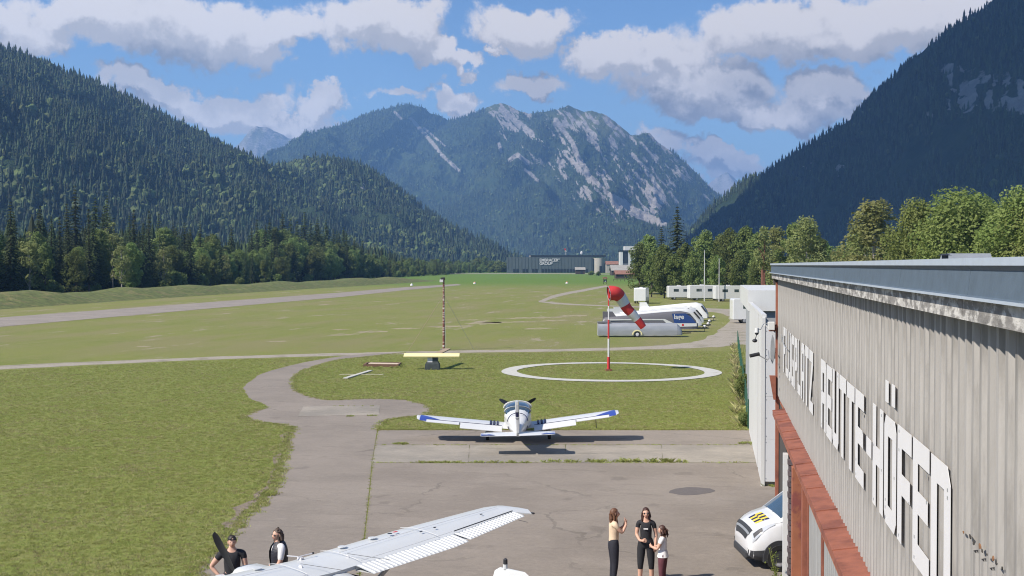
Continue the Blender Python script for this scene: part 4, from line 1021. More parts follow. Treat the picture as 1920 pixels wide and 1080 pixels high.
# small equipment at the hangar corner
def at_y(px, py, Y):
    d = ray(px, py); t = Y/d.y; return Vector((d.x*t, Y, HC+d.z*t))
def fixture(name, label, cat, p): return thing(name, label, cat, p)
p = at_y(1446, 611, 35.9)
o = fixture('wall_lamp', 'white boxy lamp on a rust-red bracket at the hangar corner', 'lamp', p)
b = MB(); b.box((0, 0, 0), (0.20, 0.2, 0.24)); b.build('housing', M_WHITEW, o, bevel=0.015); b = MB(); b.box((0.14, 0, -0.02), (0.10, 0.06, 0.05)); b.build('arm', M_RUST, o)
p = at_y(1419, 621, 38.5)
o = fixture('dome_camera', 'white and black dome camera on a thin bent arm', 'camera', p)
b = MB(); b.tube([(0, 0, 0.10), (0, 0, -0.04)], [0.055, 0.075], 12); b.build('housing', M_WHITEW, o, True); b = MB(); b.ell((0, 0, -0.06), (0.062, 0.062, 0.06)); b.build('dome', M_STEEL, o, True)
b = MB(); b.tube([(0, 0, 0.08), (0.12, 0.1, 0.05), (0.22, 0.25, 0.22), (0.55, -0.2, 0.30)], 0.014, 6); b.build('arm', M_GREYM, o)
b = MB(); b.ell((-0.06, 0.02, -0.30), (0.08, 0.06, 0.06)); b.tube([(0, 0, -0.1), (-0.06, 0.02, -0.30)], 0.012, 6); b.build('sensor', M_STEEL, o, True)
p = at_y(1415, 665, 34.5)
o = fixture('bullet_camera', 'dark tube camera at the end of a long grey arm', 'camera', p)
b = MB(); b.tube([(-0.13, -0.03, -0.035), (0.13, 0.05, 0.02)], 0.052, 10); b.build('housing', M_STEEL, o, True)
b = MB(); b.tube([(0.10, 0.03, -0.01), (0.36, 0.05, -0.15), (0.40, 0.1, -0.10), (0.42, 0.9, 0.05)], 0.018, 6); b.build('arm', M_GREYM, o)
p = at_y(1448, 655, 34.8)
o = fixture('floodlight_panel', 'slim dark oval floodlight panel beside the corner post', 'lamp', p)
b = MB(); pts = [(0, -0.42), (0.05, -0.30), (0.075, 0.0), (0.05, 0.30), (0.0, 0.42), (-0.04, 0.2), (-0.05, -0.1), (-0.04, -0.3)]
b.prism(pts, 1, -0.09, 0.09); b.build('panel', M_GREYM, o); b = MB(); b.box((0.04, 0.10, -0.12), (0.10, 0.05, 0.30)); b.tube([(0.08, 0.1, -0.1), (0.10, 1.0, -0.1)], 0.02, 6); b.build('mount', M_STEEL, o)

# ------------------------------------------------------------------ white annex beyond the hangar
an = thing('metal_annex', 'white panelled metal annex jutting out beyond the hangar corner', 'building')
AX = 1.68; AY0, AY1 = 40.0, 53.2; AZ = HC-1.72
b = MB(); b.span((AX, AY0+0.04, 0.0), (AX+0.10, AY0+3.2, AZ)); b.build('side_wall', M_WHITEW, an)
b = MB(); b.span((AX, AY0+3.75, 0.0), (AX+0.10, AY1, AZ)); b.build('side_wall', M_WHITEW, an)
b = MB(); b.span((AX+0.12, AY0+3.0, 0), (AX+0.16, AY0+4.0, AZ-0.1)); b.build('recess', M_STEEL, an)
b = MB(); b.span((AX-0.03, AY0-0.02, 0), (AX+0.09, AY0+0.10, AZ-0.25)); b.build('corner_strip', M_WHITEW, an)
# front panels facing the camera, upper edge falls to the right
fx = [AX+0.10, AX+0.62]
zt = lambda x: AZ-0.22-(x-AX)*0.85
for k, (za, zb) in enumerate([(0.16, 1.55), (1.555, 2.95), (2.955, 4.2), (4.205, None)]):
    pts = [(fx[0], za), (fx[1], za), (fx[1], zb if zb else zt(fx[1])), (fx[0], zb if zb else zt(fx[0]))]
    b = MB(); b.prism(pts, 1, AY0, AY0+0.06); po = b.build('front_panel', M_WHITEG, an, bevel=0.006)
    rv = MB()
    for x in (fx[0]+0.03, fx[1]-0.03):
        for z in (za+0.10, (za+(zb or zt(fx[1])))/2, (zb or zt(x))-0.10): rv.box((x, AY0-0.004, z), (0.022, 0.012, 0.022))
    tag(rv.build('rivets', M_GREYM, po), kind='stuff')
b = MB(); b.span((AX+0.63, AY0+0.02, 0.12), (AX+0.72, AY0+0.08, 4.4)); b.build('edge_strip', M_GREYM, an)
b = MB(); b.span((AX+0.725, AY0+0.03, 0.12), (AX+0.95, AY0+0.07, 4.3)); b.build('front_panel', M_WHITEG, an)
b = MB(); b.span((AX+0.05, AY0+0.08, 0.0), (AX+1.0, AY0+0.3, 0.15)); b.build('plinth', M_CONC, an)
b = MB(); b.prism([(AX+0.11, AZ-0.30), (AX+0.62, zt(AX+0.62)-0.02), (AX+0.62, zt(AX+0.62)+0.05), (AX+0.11, AZ-0.22)], 1, AY0-0.02, AY0+0.10); b.build('coping', M_WHITEW, an)
b = MB(); b.span((AX-0.02, AY0+0.2, AZ), (AX+0.14, AY1, AZ+0.10)); b.build('coping', M_WHITEW, an)
# taller bay behind with a flat white fascia
bx = thing('flat_roofed_hall', 'flat-roofed hall with a white fascia behind the annex', 'building')
b = MB(); b.span((AX+0.25, AY1+0.3, 0), (AX+14, AY1+14, 5.25)); b.build('wall', mat('hall_grey', (0.30, 0.31, 0.33), 0.7, var=0.08), bx)
b = MB(); b.span((AX-0.05, AY1+0.1, 5.25), (AX+14.2, AY1+14.3, 6.15)); b.build('fascia', M_WHITEW, bx)
b = MB(); b.prism([(AX+2.2, 6.2), (AX+14.3, 6.2), (AX+14.3, 7.2), (AX+5, 7.1)], 1, AY1+4, AY1+12); b.build('roof_edge', M_RUST, bx)
# ------------------------------------------------------------------ common materials
M_WHITE = mat('white_paint', (0.62, 0.62, 0.61), 0.28, var=0.03, vscale=2, coat=0.3)
M_BLUE = mat('blue_trim', (0.035, 0.06, 0.30), 0.3, coat=0.3, var=0.05)
M_NAVY = mat('navy_stripe', (0.012, 0.015, 0.06), 0.4, var=0.05)
M_BLACK = mat('black_rubber', (0.018, 0.018, 0.018), 0.7, var=0.15)
M_PROP = mat('propeller_black', (0.02, 0.021, 0.024), 0.38, var=0.1)
M_RED = mat('signal_red', (0.50, 0.035, 0.035), 0.65, var=0.10, vscale=4, bump=0.004, bscale=9)
M_WFAB = mat('white_fabric', (0.60, 0.585, 0.60), 0.8, var=0.08, vscale=4, bump=0.004, bscale=9)
M_YELL = mat('pale_yellow', (0.80, 0.70, 0.36), 0.55, var=0.05)
M_WOOD = mat('weathered_wood', (0.33, 0.25, 0.17), 0.85, var=0.25, vscale=5, stretch=(1, 6, 6))
M_BRW = mat('brown_wood', (0.16, 0.09, 0.055), 0.85, var=0.25, vscale=3)
def glass(name, col=(0.05, 0.08, 0.09), rough=0.06):
    m = mat(name, col, rough, spec=0.9, coat=0.5); return m
M_GLASS = glass('tinted_glass', (0.035, 0.055, 0.065))
M_LENS = glass('lamp_lens', (0.45, 0.47, 0.50), 0.12)

# ------------------------------------------------------------------ wind sock
wb = G(1141, 695); 
ws = thing('windsock', 'red and white wind sock drooping from a striped pole inside the ring', 'windsock', (wb.x, wb.y, 0), YAW)
HP = 5.75; bands = [(0, 0.95, 1), (0.95, 2.2, 0), (2.2, 3.5, 1), (3.5, 4.45, 0), (4.45, HP, 1)]
for z0, z1, c in bands:
    r0 = 0.10 if z0 == 0 else 0.062 if z0 < 3 else 0.045
    b = MB(); b.tube([(0, 0, z0), (0, 0, z1)], r0, 10); b.build('pole_section', M_RED if c else M_WFAB, ws, True)
b = MB(); b.box((0, 0, 0.06), (0.42, 0.42, 0.12)); b.build('foot', M_RUST, ws)
# sock: axis points from the mouth, in the frame (x right, z up) of the picture plane and some depth
ax = [(-0.02, -0.30, 5.30), (0.42, -0.22, 5.32), (0.85, -0.05, 4.98), (1.18, 0.05, 4.40), (1.62, 0.15, 3.92), (1.98, 0.25, 3.52), (2.42, 0.32, 2.98)]
rad = [0.50, 0.50, 0.41, 0.36, 0.32, 0.28, 0.23]
A_ = smooth_poly(ax, False, 5); n_ = len(A_)
rd = np.interp(np.linspace(0, 6, n_), range(7), rad)
rings = []
for i, p in enumerate(A_):
    d = (A_[min(i+1, n_-1)]-A_[max(i-1, 0)]).normalized(); u_ = d.cross(Vector((0, 1, 0))).normalized(); w_ = d.cross(u_)
    sag = 1.0-0.0*i
    rings.append([p + (u_*math.cos(6.2832*k/18)*rd[i]*(1+0.05*math.sin(5*6.2832*k/18+i)) + w_*math.sin(6.2832*k/18)*rd[i]*(0.92 if i > 8 else 1.0)) for k in range(18)])
cuts = [0, 9, 14, 19, 25, n_-1]
for q in range(5):
    b = MB(); b.loft(rings[cuts[q]:cuts[q+1]+1], cap=False); b.build('sock_section', (M_RED, M_WFAB, M_RED, M_WFAB, M_RED)[q], ws, True, fixn=False)
b = MB(); ring = [Vector(v) for v in rings[0]]; b.tube(ring+[ring[0]], 0.02, 6); b.build('mouth_hoop', M_GREYM, ws)
b = MB(); b.tube([(0, 0, HP-0.05), (0.05, -0.15, HP-0.15), rings[0][0]], 0.018, 5); b.tube([(0, 0, 5.0), rings[0][9]], 0.018, 5); b.build('swivel_arm', M_GREYM, ws)

# ------------------------------------------------------------------ landing tee
tb_ = G(811, 692.5)
te = thing('landing_tee', 'yellow-topped landing tee on a black and white pedestal in the grass', 'landing tee', (tb_.x, tb_.y, 0), YAW)
b = MB(); b.box((0, 0, 0.20), (1.05, 1.0, 0.40), top=(0.92, 0.92)); b.box((0, 0, 0.46), (0.92, 0.9, 0.12), top=(0.9, 0.9)); b.build('base', mat('dark_concrete', (0.045, 0.055, 0.055), 0.85, var=0.3, vscale=4), te)
b = MB(); b.box((-0.16, 0, 0.70), (0.34, 0.6, 0.36)); b.build('pedestal_panel', M_WFAB, te); b = MB(); b.box((0.19, 0, 0.70), (0.36, 0.6, 0.36)); b.build('pedestal_panel', mat('pedestal_dark', (0.05, 0.06, 0.06), 0.7), te)
b = MB(); b.box((-0.05, -0.15, 0.99), (3.86, 0.62, 0.08), rot=Matrix.Rotation(math.radians(16), 3, 'X')); b.build('crossbar', M_YELL, te, bevel=0.01)
b = MB(); b.box((0.45, 2.4, 1.02), (0.45, 4.6, 0.07), rot=Matrix.Rotation(math.radians(-9), 3, 'Z') @ Matrix.Rotation(math.radians(2), 3, 'X')); b.build('stem_board', M_WOOD, te)

# ------------------------------------------------------------------ camera mast with guys
mb_ = G(832, 656.5)
mm = thing('camera_mast', 'thin rust-spotted mast with camera heads and guy wires by the path', 'mast', (mb_.x, mb_.y, 0), YAW)
M_MAST = mat('flaking_mast', (0.62, 0.56, 0.50), 0.7, var=0.1, col2=(0.16, 0.05, 0.035), c2scale=2.5, c2=(0.40, 0.52), stretch=(0.2, 0.2, 1.6))
b = MB(); b.tube([(0, 0, 0), (0, 0, 6.15)], [0.10, 0.075], 10); b.build('pole', M_MAST, mm, True)
b = MB(); b.box((0, 0, 0.05), (0.6, 0.6, 0.1)); b.build('foot', M_CONC, mm)
b = MB(); b.box((-0.18, -0.05, 5.90), (0.30, 0.22, 0.22)); b.build('camera_head', M_WFAB, mm, bevel=0.02)
b = MB(); b.tube([(-0.25, 0, 6.08), (0.10, 0, 6.12)], 0.11, 10); b.box((-0.02, 0, 6.05), (0.3, 0.1, 0.08)); b.build('camera_head', M_STEEL, mm, True)
for (x, y, zt_) in [(-2.95, -1.1, 4.7), (2.5, 1.5, 4.7), (0.4, -3.2, 4.7)]:
    b = MB(); b.tube([(0, 0, zt_), (x, y, 0)], 0.017 if x < 0 else 0.010, 5); b.build('guy_wire', M_WOOD if x < 0 else M_GREYM, mm)

# signal area bits: wooden pit, white boards on the ground, small marker
pc = G(717, 686)
pit = thing('signal_pit', 'low wooden-edged signal pit with a pale board, overgrown rim', 'signal pit', (pc.x, pc.y, 0), YAW)
b = MB(); b.box((0, 0, 0.012), (2.3, 1.7, 0.024)); b.build('floor', M_SOIL, pit)
for (x, y, w, d_) in [(0, 0.9, 2.5, 0.14), (0, -0.9, 2.5, 0.14), (-1.2, 0, 0.14, 1.66), (1.2, 0, 0.14, 1.66)]:
    b = MB(); b.box((x, y, 0.09), (w, d_, 0.18)); b.build('edge_board', M_BRW, pit)
b = MB(); b.box((0.1, 0.2, 0.16), (2.2, 0.5, 0.05), rot=Matrix.Rotation(-0.16, 3, 'Z')); b.build('board', mat('sanded_board', (0.62, 0.50, 0.40), 0.8, var=0.1), pit)
wc = G(672, 703)
wx = thing('white_ground_cross', 'white boards crossed flat on the grass beside the signal pit', 'ground marking', (wc.x, wc.y, 0), YAW)
b = MB(); b.box((0, 0, 0.05), (0.30, 5.6, 0.05), rot=Matrix.Rotation(-0.17, 3, 'Z')); b.build('board', M_WPAINT, wx)
b = MB(); b.box((0.2, 0.1, 0.02), (2.9, 0.35, 0.03)); b.build('board', mat('faded_board', (0.36, 0.34, 0.22), 0.9, var=0.2), wx)
for (px, py, lb) in [(772, 535.5, 'white runway edge marker standing at the runway side'), (890, 532, 'orange-topped white marker beyond the runway end'), (1063, 531.5, 'orange-topped white marker in the field near the path')]:
    p = G(px, py); o = thing('field_marker', lb, 'marker', (p.x, p.y, 0))
    b = MB(); b.tube([(0, 0, 0), (0, 0, 0.45)], [0.6, 0.45], 12); b.build('body', M_WFAB, o, True); b = MB(); b.tube([(0, 0, 0.45), (0, 0, 0.75)], [0.45, 0.12], 12); b.build('cap', M_WFAB if px < 800 else mat('marker_orange', (0.65, 0.22, 0.10), 0.6), o, True)

# ------------------------------------------------------------------ glider trailers
M_TARP = mat('silver_tarp', (0.36, 0.365, 0.38), 0.42, var=0.10, vscale=1.5, bump=0.02, bscale=1.6, stretch=(0.6, 1, 1.5), metal=0.3)
M_GREY = mat('dark_grey_film', (0.13, 0.125, 0.135), 0.4, var=0.06)
M_LBLUE = mat('livery_blue', (0.025, 0.06, 0.20), 0.35)
def wheel(parent, loc, R=0.32, w=0.2, axis='Y', hub=M_GREYM, name='wheel'):
    o = thing_part(name, parent)
    b = MB(); n = 20
    prof = [(R*0.62, -w/2), (R*0.93, -w/2), (R, -w*0.3), (R, w*0.3), (R*0.93, w/2), (R*0.62, w/2)]
    rings = []
    for k in range(n+1):
        a = 2*math.pi*k/n
        rings.append([Vector((r*math.cos(a), y, r*math.sin(a))) for r, y in prof])
    b.loft(rings, cap=False); rot = Matrix.Identity(4) if axis == 'Y' else Matrix.Rotation(math.pi/2, 4, 'Z')
    b.xf(Matrix.Translation(loc) @ rot); t = b.build('tyre', M_BLACK, o, True)
    b = MB(); b.tube([(0, -w*0.40, 0), (0, -w*0.30, 0), (0, w*0.30, 0), (0, w*0.40, 0)], [R*0.45, R*0.64, R*0.64, R*0.45], 16)
    for k in range(5):
        a = 6.283*k/5; b.box((R*0.30*math.cos(a), 0, R*0.30*math.sin(a)), (R*0.12, w*0.86, R*0.12))
    b.xf(Matrix.Translation(loc) @ rot); b.build('rim', hub, o, True)
    return o
def thing_part(name, parent):
    o = bpy.data.objects.new(name, None); COL.objects.link(o); o.parent = parent; o.empty_display_size = 0.1; return o
def trailer(loc, rz, label, L=8.6, H=1.65, body=M_WHITE, tailfin=True, style='white', wide=1.35):
    t = thing('glider_trailer', label, 'trailer', loc, rz, None)
    # nose at +x; cross-section is a rounded box that tapers to the tail and slopes at the nose
    def ring(x, zb, zt, w):
        pts = []
        for (a, c) in [(-1, 0), (-1, .62), (-.86, .88), (-.55, 1.0), (.55, 1.0), (.86, .88), (1, .62), (1, 0)]:
            pts.append(Vector((x, a*w/2, zb+(zt-zb)*c)))
        return pts
    st = [(-L*0.5, 0.34, H*0.62, wide*0.82), (-L*0.48, 0.30, H*0.70, wide*0.9), (-L*0.2, 0.30, H*0.80, wide), (L*0.15, 0.30, H*0.95, wide), (L*0.32, 0.30, H, wide), (L*0.40, 0.32, H*0.93, wide), (L*0.47, 0.38, H*0.55, wide*0.94), (L*0.49, 0.42, H*0.42, wide*0.88)]
    b = MB(); b.loft([ring(*s) for s in st]); bo = b.build('body', body, t, 50)
    if tailfin:
        b = MB(); b.prism([(-L*0.5, H*0.60), (-L*0.5, H*0.98), (-L*0.40, H*0.98), (-L*0.36, H*0.74)], 1, -0.16, 0.16); b.build('tail_box', body, t)
    b = MB(); b.tube([(L*0.46, 0, 0.42), (L*0.60, 0, 0.45)], 0.05, 8); b.tube([(L*0.57, 0, 0.45), (L*0.57, 0, 0.02)], 0.03, 8); b.build('drawbar', M_STEEL, t)
    b = MB(); b.ell((L*0.57, 0, 0.58), (0.18, 0.14, 0.15)); b.build('hitch_cover', M_WFAB, t, True)
    for s in (-1, 1): wheel(t, (L*0.02, s*wide*0.44, 0.30), 0.30, 0.18, 'Y', M_GREYM if style != 'blue' else M_WFAB)
    b = MB(); b.box((0, 0, 0.33), (L*0.9, wide*0.7, 0.08)); b.build('chassis', M_STEEL, t)
    for s in (-1, 1):
        b = MB(); pr = [(L*0.02+0.44*math.cos(a), 0.30+0.42*math.sin(a)) for a in np.linspace(-0.1, math.pi+0.1, 12)] + [(L*0.02+0.37*math.cos(a), 0.30+0.35*math.sin(a)) for a in np.linspace(math.pi+0.1, -0.1, 12)]
        b.prism(pr, 1, s*wide*0.40, s*wide*0.55); b.build('mudguard', M_YELL if style == 'silver' else M_WFAB, t)
    return t
def place_tr(px0, px1, ybase, rot, label, **kw):
    a = G(px0, ybase); c = G(px1, ybase); L = (c-a).length*0.98
    mid = (a+c)/2
    return trailer((mid.x, mid.y, 0), YAW+rot, label, L=L, **kw), mid, L
# nearest: silver tarpaulin cover over a low trailer
a = G(1120.5, 631.5); c = G(1268, 631.5); mid = (a+c)/2; L = (c-a).length
t = thing('glider_trailer', 'low trailer under a silver tarpaulin cover with a yellow mudguard', 'trailer', (mid.x, mid.y, 0), YAW)
def tr_ring(x, w, zb, zt, sq=0.0):
    return [Vector((x, a_*w/2, zb+(zt-zb)*c_)) for a_, c_ in [(-1.0, 0), (-1.05, .35), (-1.0, .75), (-.82, .95), (-.4, 1.02), (.4, 1.02), (.82, .95), (1.0, .75), (1.05, .35), (1.0, 0)]]
b = MB(); xsn = np.linspace(-L/2, L/2, 15)
b.loft([tr_ring(x, 1.5*(1+0.015*math.sin(9*x)), 0.16+0.02*math.sin(5*x), 1.36+0.02*math.sin(4*x)) for x in xsn]); b.build('tarpaulin', M_TARP, t, 60)
b = MB(); b.loft([tr_ring(x, 1.54*s_c, 0.2, z_) for x, s_c, z_ in [(L/2+0.01, 1.0, 1.30), (L/2+0.28, 0.97, 1.12), (L/2+0.48, 0.9, 0.72), (L/2+0.52, 0.85, 0.45)]]); b.build('tarpaulin_nose', M_TARP, t, 60)
b = MB(); b.span((-L/2-0.02, -0.45, 1.38), (-L/2+1.3, 0.6, 1.52)); b.build('tail_cover', M_GREY, t, bevel=0.03)
wheel(t, (-0.05, -0.72, 0.30), 0.30, 0.16, 'Y', M_WFAB); wheel(t, (-0.05, 0.72, 0.30), 0.30, 0.16, 'Y', M_WFAB)
b = MB(); pr = [(-0.05+0.50*math.cos(a_), 0.28+0.46*math.sin(a_)) for a_ in np.linspace(-0.05, math.pi+0.05, 14)] + [(-0.05+0.40*math.cos(a_), 0.28+0.36*math.sin(a_)) for a_ in np.linspace(math.pi+0.05, -0.05, 14)]
b.prism(pr, 1, -0.86, -0.74); b.build('mudguard', M_YELL, t)
b = MB(); b.box((0, 0, 0.20), (L*0.96, 1.2, 0.10)); b.tube([(L/2, 0, 0.35), (L/2+1.5, 0, 0.4)], 0.05, 8); b.build('chassis', M_STEEL, t)
# second: dark grey film with a blue front panel and lettering
a = G(1130, 622); c = G(1309, 622); mid = (a+c)/2; L = (c-a).length
t = trailer((mid.x, mid.y, 0), YAW+0.02, 'dark grey trailer with a blue lettered front behind the silver cover', L=L, H=2.25, body=M_GREY, tailfin=True, style='blue')
zz = lambda x: 0.30
b = MB(); b.prism([(L*0.24, 0.98), (L*0.47, 0.98), (L*0.415, 1.62), (L*0.36, 2.02), (L*0.215, 2.0)], 1, -0.70, -0.685); pn = b.build('side_panel', M_LBLUE, t)
b = MB(); b.prism([(-L*0.44, 1.15), (-L*0.44, 1.28), (L*0.125, 1.28), (L*0.20, 0.55), (L*0.475, 0.62), (L*0.475, 0.95), (L*0.235, 0.95), (L*0.14, 1.42), (-L*0.44, 1.42)], 1, -0.712, -0.7); b.build('white_trim', M_WHITE, t)
b = MB(); b.prism([(L*0.36, 2.06), (L*0.40, 2.02), (L*0.465, 1.3), (L*0.475, 0.98), (L*0.50, 0.98), (L*0.48, 1.4), (L*0.42, 2.12)], 1, -0.715, -0.60); b.build('white_trim', M_WHITE, t)
lo = bpy.data.objects.new('lettering', text_mesh('lage', 0.72, 0.004, 'LEFT', bold=0.012)); COL.objects.link(lo); lo.parent = pn; lo.location = (L*0.235, -0.708, 1.42); lo.rotation_euler = (math.pi/2, 0, 0); lo.data.materials.append(M_WHITE)
b = MB(); b.ell((L*0.33, -0.716, 0.77), (0.13, 0.006, 0.13)); b.build('emblem', M_RED, t)
b = MB(); b.box((L*0.245, -0.716, 0.76), (0.30, 0.01, 0.14)); b.build('emblem', M_LBLUE, t)
# further white ones
for (p0, p1, yb, rot, lab, H_) in [(1136, 1318, 616.5, 0.05, 'white trailer parked directly behind the grey and blue one', 2.35), (1148, 1322, 611, 0.10, 'white trailer standing between two other white trailers', 2.3), (1197, 1330, 601, -0.32, 'white trailer parked askew at the back of the row', 2.4)]:
    t, mid, L = place_tr(p0, p1, yb, rot, lab, H=H_, body=M_WHITE)
    b = MB(); b.prism([(L*0.40, H_*0.80), (L*0.415, H_*0.84), (L*0.475, H_*0.52), (L*0.46, H_*0.50)], 1, -0.70, 0.70); b.build('nose_seal', M_STEEL, t)
    for q in (0.33, 0.36):
        b = MB(); b.box((L*q, 0, H_*0.965), (0.16, 0.16, 0.10)); b.build('roof_vent', M_STEEL, t)

# ------------------------------------------------------------------ caravans and campers of the parking place (partly behind the sock)
def camper(px, Z, rz, label, L=6.4, H=2.9, W_=2.3, alcove=False):
    p = PZ(px, 530, Z); t = thing('camper', label, 'camper', (p.x, p.y, 0), YAW+rz)
    pr = [(-L/2, 0.45), (-L/2, H*0.95), (-L/2+0.15, H), (L*0.30, H), (L*0.36, H*0.92), (L*0.40, H*0.62), (L*0.48, H*0.46), (L*0.5, H*0.34), (L*0.5, 0.45)] if not alcove else [(-L/2, 0.45), (-L/2, H*0.95), (-L/2+0.15, H), (L*0.40, H), (L*0.44, H*0.86), (L*0.34, H*0.66), (L*0.40, H*0.46), (L*0.5, H*0.36), (L*0.5, 0.45)]
    b = MB(); b.prism(pr, 1, -W_/2, W_/2); b.build('body', M_WHITE, t, bevel=0.10)
    for s in (-1, 1):
        b = MB(); b.box((-L*0.22, s*(W_/2+0.004), H*0.68), (1.1, 0.02, 0.55)); b.build('window', M_GLASS, t)
        b = MB(); b.box((L*0.10, s*(W_/2+0.004), H*0.68), (0.9, 0.02, 0.55)); b.build('window', M_GLASS, t)
        for q in (-0.28, 0.32): wheel(t, (L*q, s*(W_/2-0.12), 0.34), 0.34, 0.22)
    b = MB(); b.prism([(L*0.365, H*0.86), (L*0.40, H*0.62), (L*0.412, H*0.625), (L*0.377, H*0.87)], 1, -W_*0.42, W_*0.42); b.build('windscreen', M_GLASS, t)
    b = MB(); b.box((-L*0.1, 0, H+0.06), (0.7, 0.6, 0.14)); b.build('roof_hatch', M_WFAB, t)
    return t
camper(1203, 228, 1.35, 'white camper van seen end-on beside the far path', 5.6, 2.95)
camper(1278, 252, 0.05, 'low white caravan near the tall spruce', 6.0, 2.9)
camper(1322, 246, 0.1, 'white camper with an alcove next to the flagpoles', 7.0, 3.15, alcove=True)
camper(1372, 240, 0.05, 'long white camper between flagpole and hangar corner', 7.2, 3.15)
camper(1420, 150, 0.0, 'white camper close behind the flat-roofed hall', 6.5, 3.1)
def flagpole(px, ytop, Z, label):
    p = PZ(px, ytop, Z); t = thing('flagpole', label, 'pole', (p.x, p.y, 0))
    b = MB(); b.tube([(0, 0, 0), (0, 0, p.z)], [0.10, 0.05], 8); b.build('shaft', M_WFAB, t, True); b = MB(); b.ell((0, 0, p.z+0.06), (0.09, 0.09, 0.09)); b.build('finial', M_GREYM, t, True)
flagpole(1321, 470, 240, 'taller bare white flagpole in front of the green trees'); flagpole(1348.5, 486, 238, 'shorter bare white flagpole in front of the green trees')

# ------------------------------------------------------------------ green fence beside the annex
fn = thing('green_fence', 'green wire fence running from the yard to the apron', 'fence')
F0, F1 = G(1383, 648), G(1403, 806)
nf = 13
for i in range(nf):
    p = F0.lerp(F1, i/(nf-1)); b = MB(); b.tube([(p.x, p.y, 0), (p.x, p.y, 1.35)], 0.03, 6); b.build('post', mat('fence_green', (0.03, 0.10, 0.06), 0.5) if i == 0 else bpy.data.materials['fence_green'], fn)
for z in np.linspace(0.15, 1.3, 7):
    b = MB(); b.tube([(F0.x, F0.y, z), (F1.x, F1.y, z)], 0.008, 4); b.build('wire', bpy.data.materials['fence_green'], fn)

# ------------------------------------------------------------------ far buildings
M_FACT = mat('factory_cladding', (0.085, 0.105, 0.11), 0.6, var=0.07, vscale=0.15, stretch=(1, 1, 0.2))
M_FACTD = mat('factory_glazing', (0.02, 0.025, 0.03), 0.3, var=0.2)
M_CONCF = mat('pale_concrete', (0.36, 0.33, 0.29), 0.85, var=0.12, vscale=0.3)
ZF = 1120.0; kf = ZF/F_PX
pb = PZ(950, 511, ZF)
fb = thing('factory_building', 'long dark grey factory hall with white lettering at the far end of the field', 'building', (pb.x, pb.y, 0), YAW)
wF = (1111-950)*kf; hF = 14.6
b = MB(); b.span((0, 0, 0), (wF, 60, hF)); b.build('wall', M_FACT, fb)
b = MB(); b.span((wF*0.28, 2, hF), ((1136-950)*kf, 58, hF+1.9)); b.build('roof_storey', M_FACTD, fb)
for i in range(26):
    x = wF*(i+0.5)/26; b = MB(); b.box((x, -0.12, hF*0.60), (0.35, 0.22, hF*0.78)); b.build('cladding_rib', M_FACT, fb)
for i in range(24):
    x = wF*(0.07+0.88*(i+0.5)/24)
    if 4 < i < 6 or i in (2, 8): continue
    b = MB(); b.box((x, -0.10, 2.1), (2.2, 0.3, 3.2)); b.build('window', M_FACTD, fb)
for q, txt in enumerate(('EMBRACER°', 'GROUP')):
    lo = bpy.data.objects.new('lettering', text_mesh(txt, 3.75, 0.08, 'LEFT', bold=0.07, spacing=0.93)); COL.objects.link(lo); lo.parent = fb
    lo.location = ((1011.5-950)*kf, -0.40, 10.6-3.1*q); lo.rotation_euler = (math.pi/2, 0, 0); lo.data.materials.append(M_LETTER)
for (x, w) in [(995, 6), (1022, 8), (1056, 10), (1080, 10)]:
    b = MB(); b.box(((x-950)*kf, 6, hF+1.0), (w*kf, 3, 1.2)); b.build('roof_unit', M_CONCF, fb)
# rounded concrete wing
b = MB(); ring0 = []
cx = (1124-950)*kf; rx = 14*kf
b.prism([(cx+rx*math.cos(a), 8+10*math.sin(a)) for a in np.linspace(0, 2*math.pi, 28, endpoint=False)], 2, 0, 13.8); b.build('concrete_wing', M_CONCF, fb, True)
b = MB(); b.box((cx+1.0, -2.6, 3.2), (2.4, 1.0, 6.4)); b.box((cx+4.5, -2.0, 4.4), (1.0, 1.0, 8.8)); b.build('stair_tower', M_FACTD, fb)
# far wind sock and dish on the roof
p = PZ(1061, 466, 1125); o = thing('roof_windsock', 'small red and white wind sock above the factory roof', 'windsock', (p.x, p.y, 14.6), YAW)
b = MB(); b.tube([(0, 0, 0), (0, 0, 8.4)], 0.16, 6); b.build('pole', M_WFAB, o); b = MB(); b.tube([(-1.2, 0, 8.2), (-0.2, 0, 6.4)], [0.8, 0.7], 8); b.build('sock_section', M_RED, o); b = MB(); b.tube([(-0.2, 0, 6.4), (0.5, 0, 5.0)], [0.7, 0.5], 8); b.build('sock_section', M_WFAB, o)
p = PZ(1090, 475, 1125); o = thing('satellite_dish', 'white dish antenna on the factory roof', 'antenna', (p.x, p.y, 14.6), YAW)
b = MB(); b.tube([(0, 0, 0), (0, 0, 3.2)], 0.25, 6); b.tube([(0, 0, 1.5), (2.4, 0, 0)], 0.12, 5); b.build('stand', M_GREYM, o); b = MB(); b.ell((0.2, -0.3, 4.0), (1.2, 0.45, 1.7)); b.build('dish', M_WFAB, o, True)
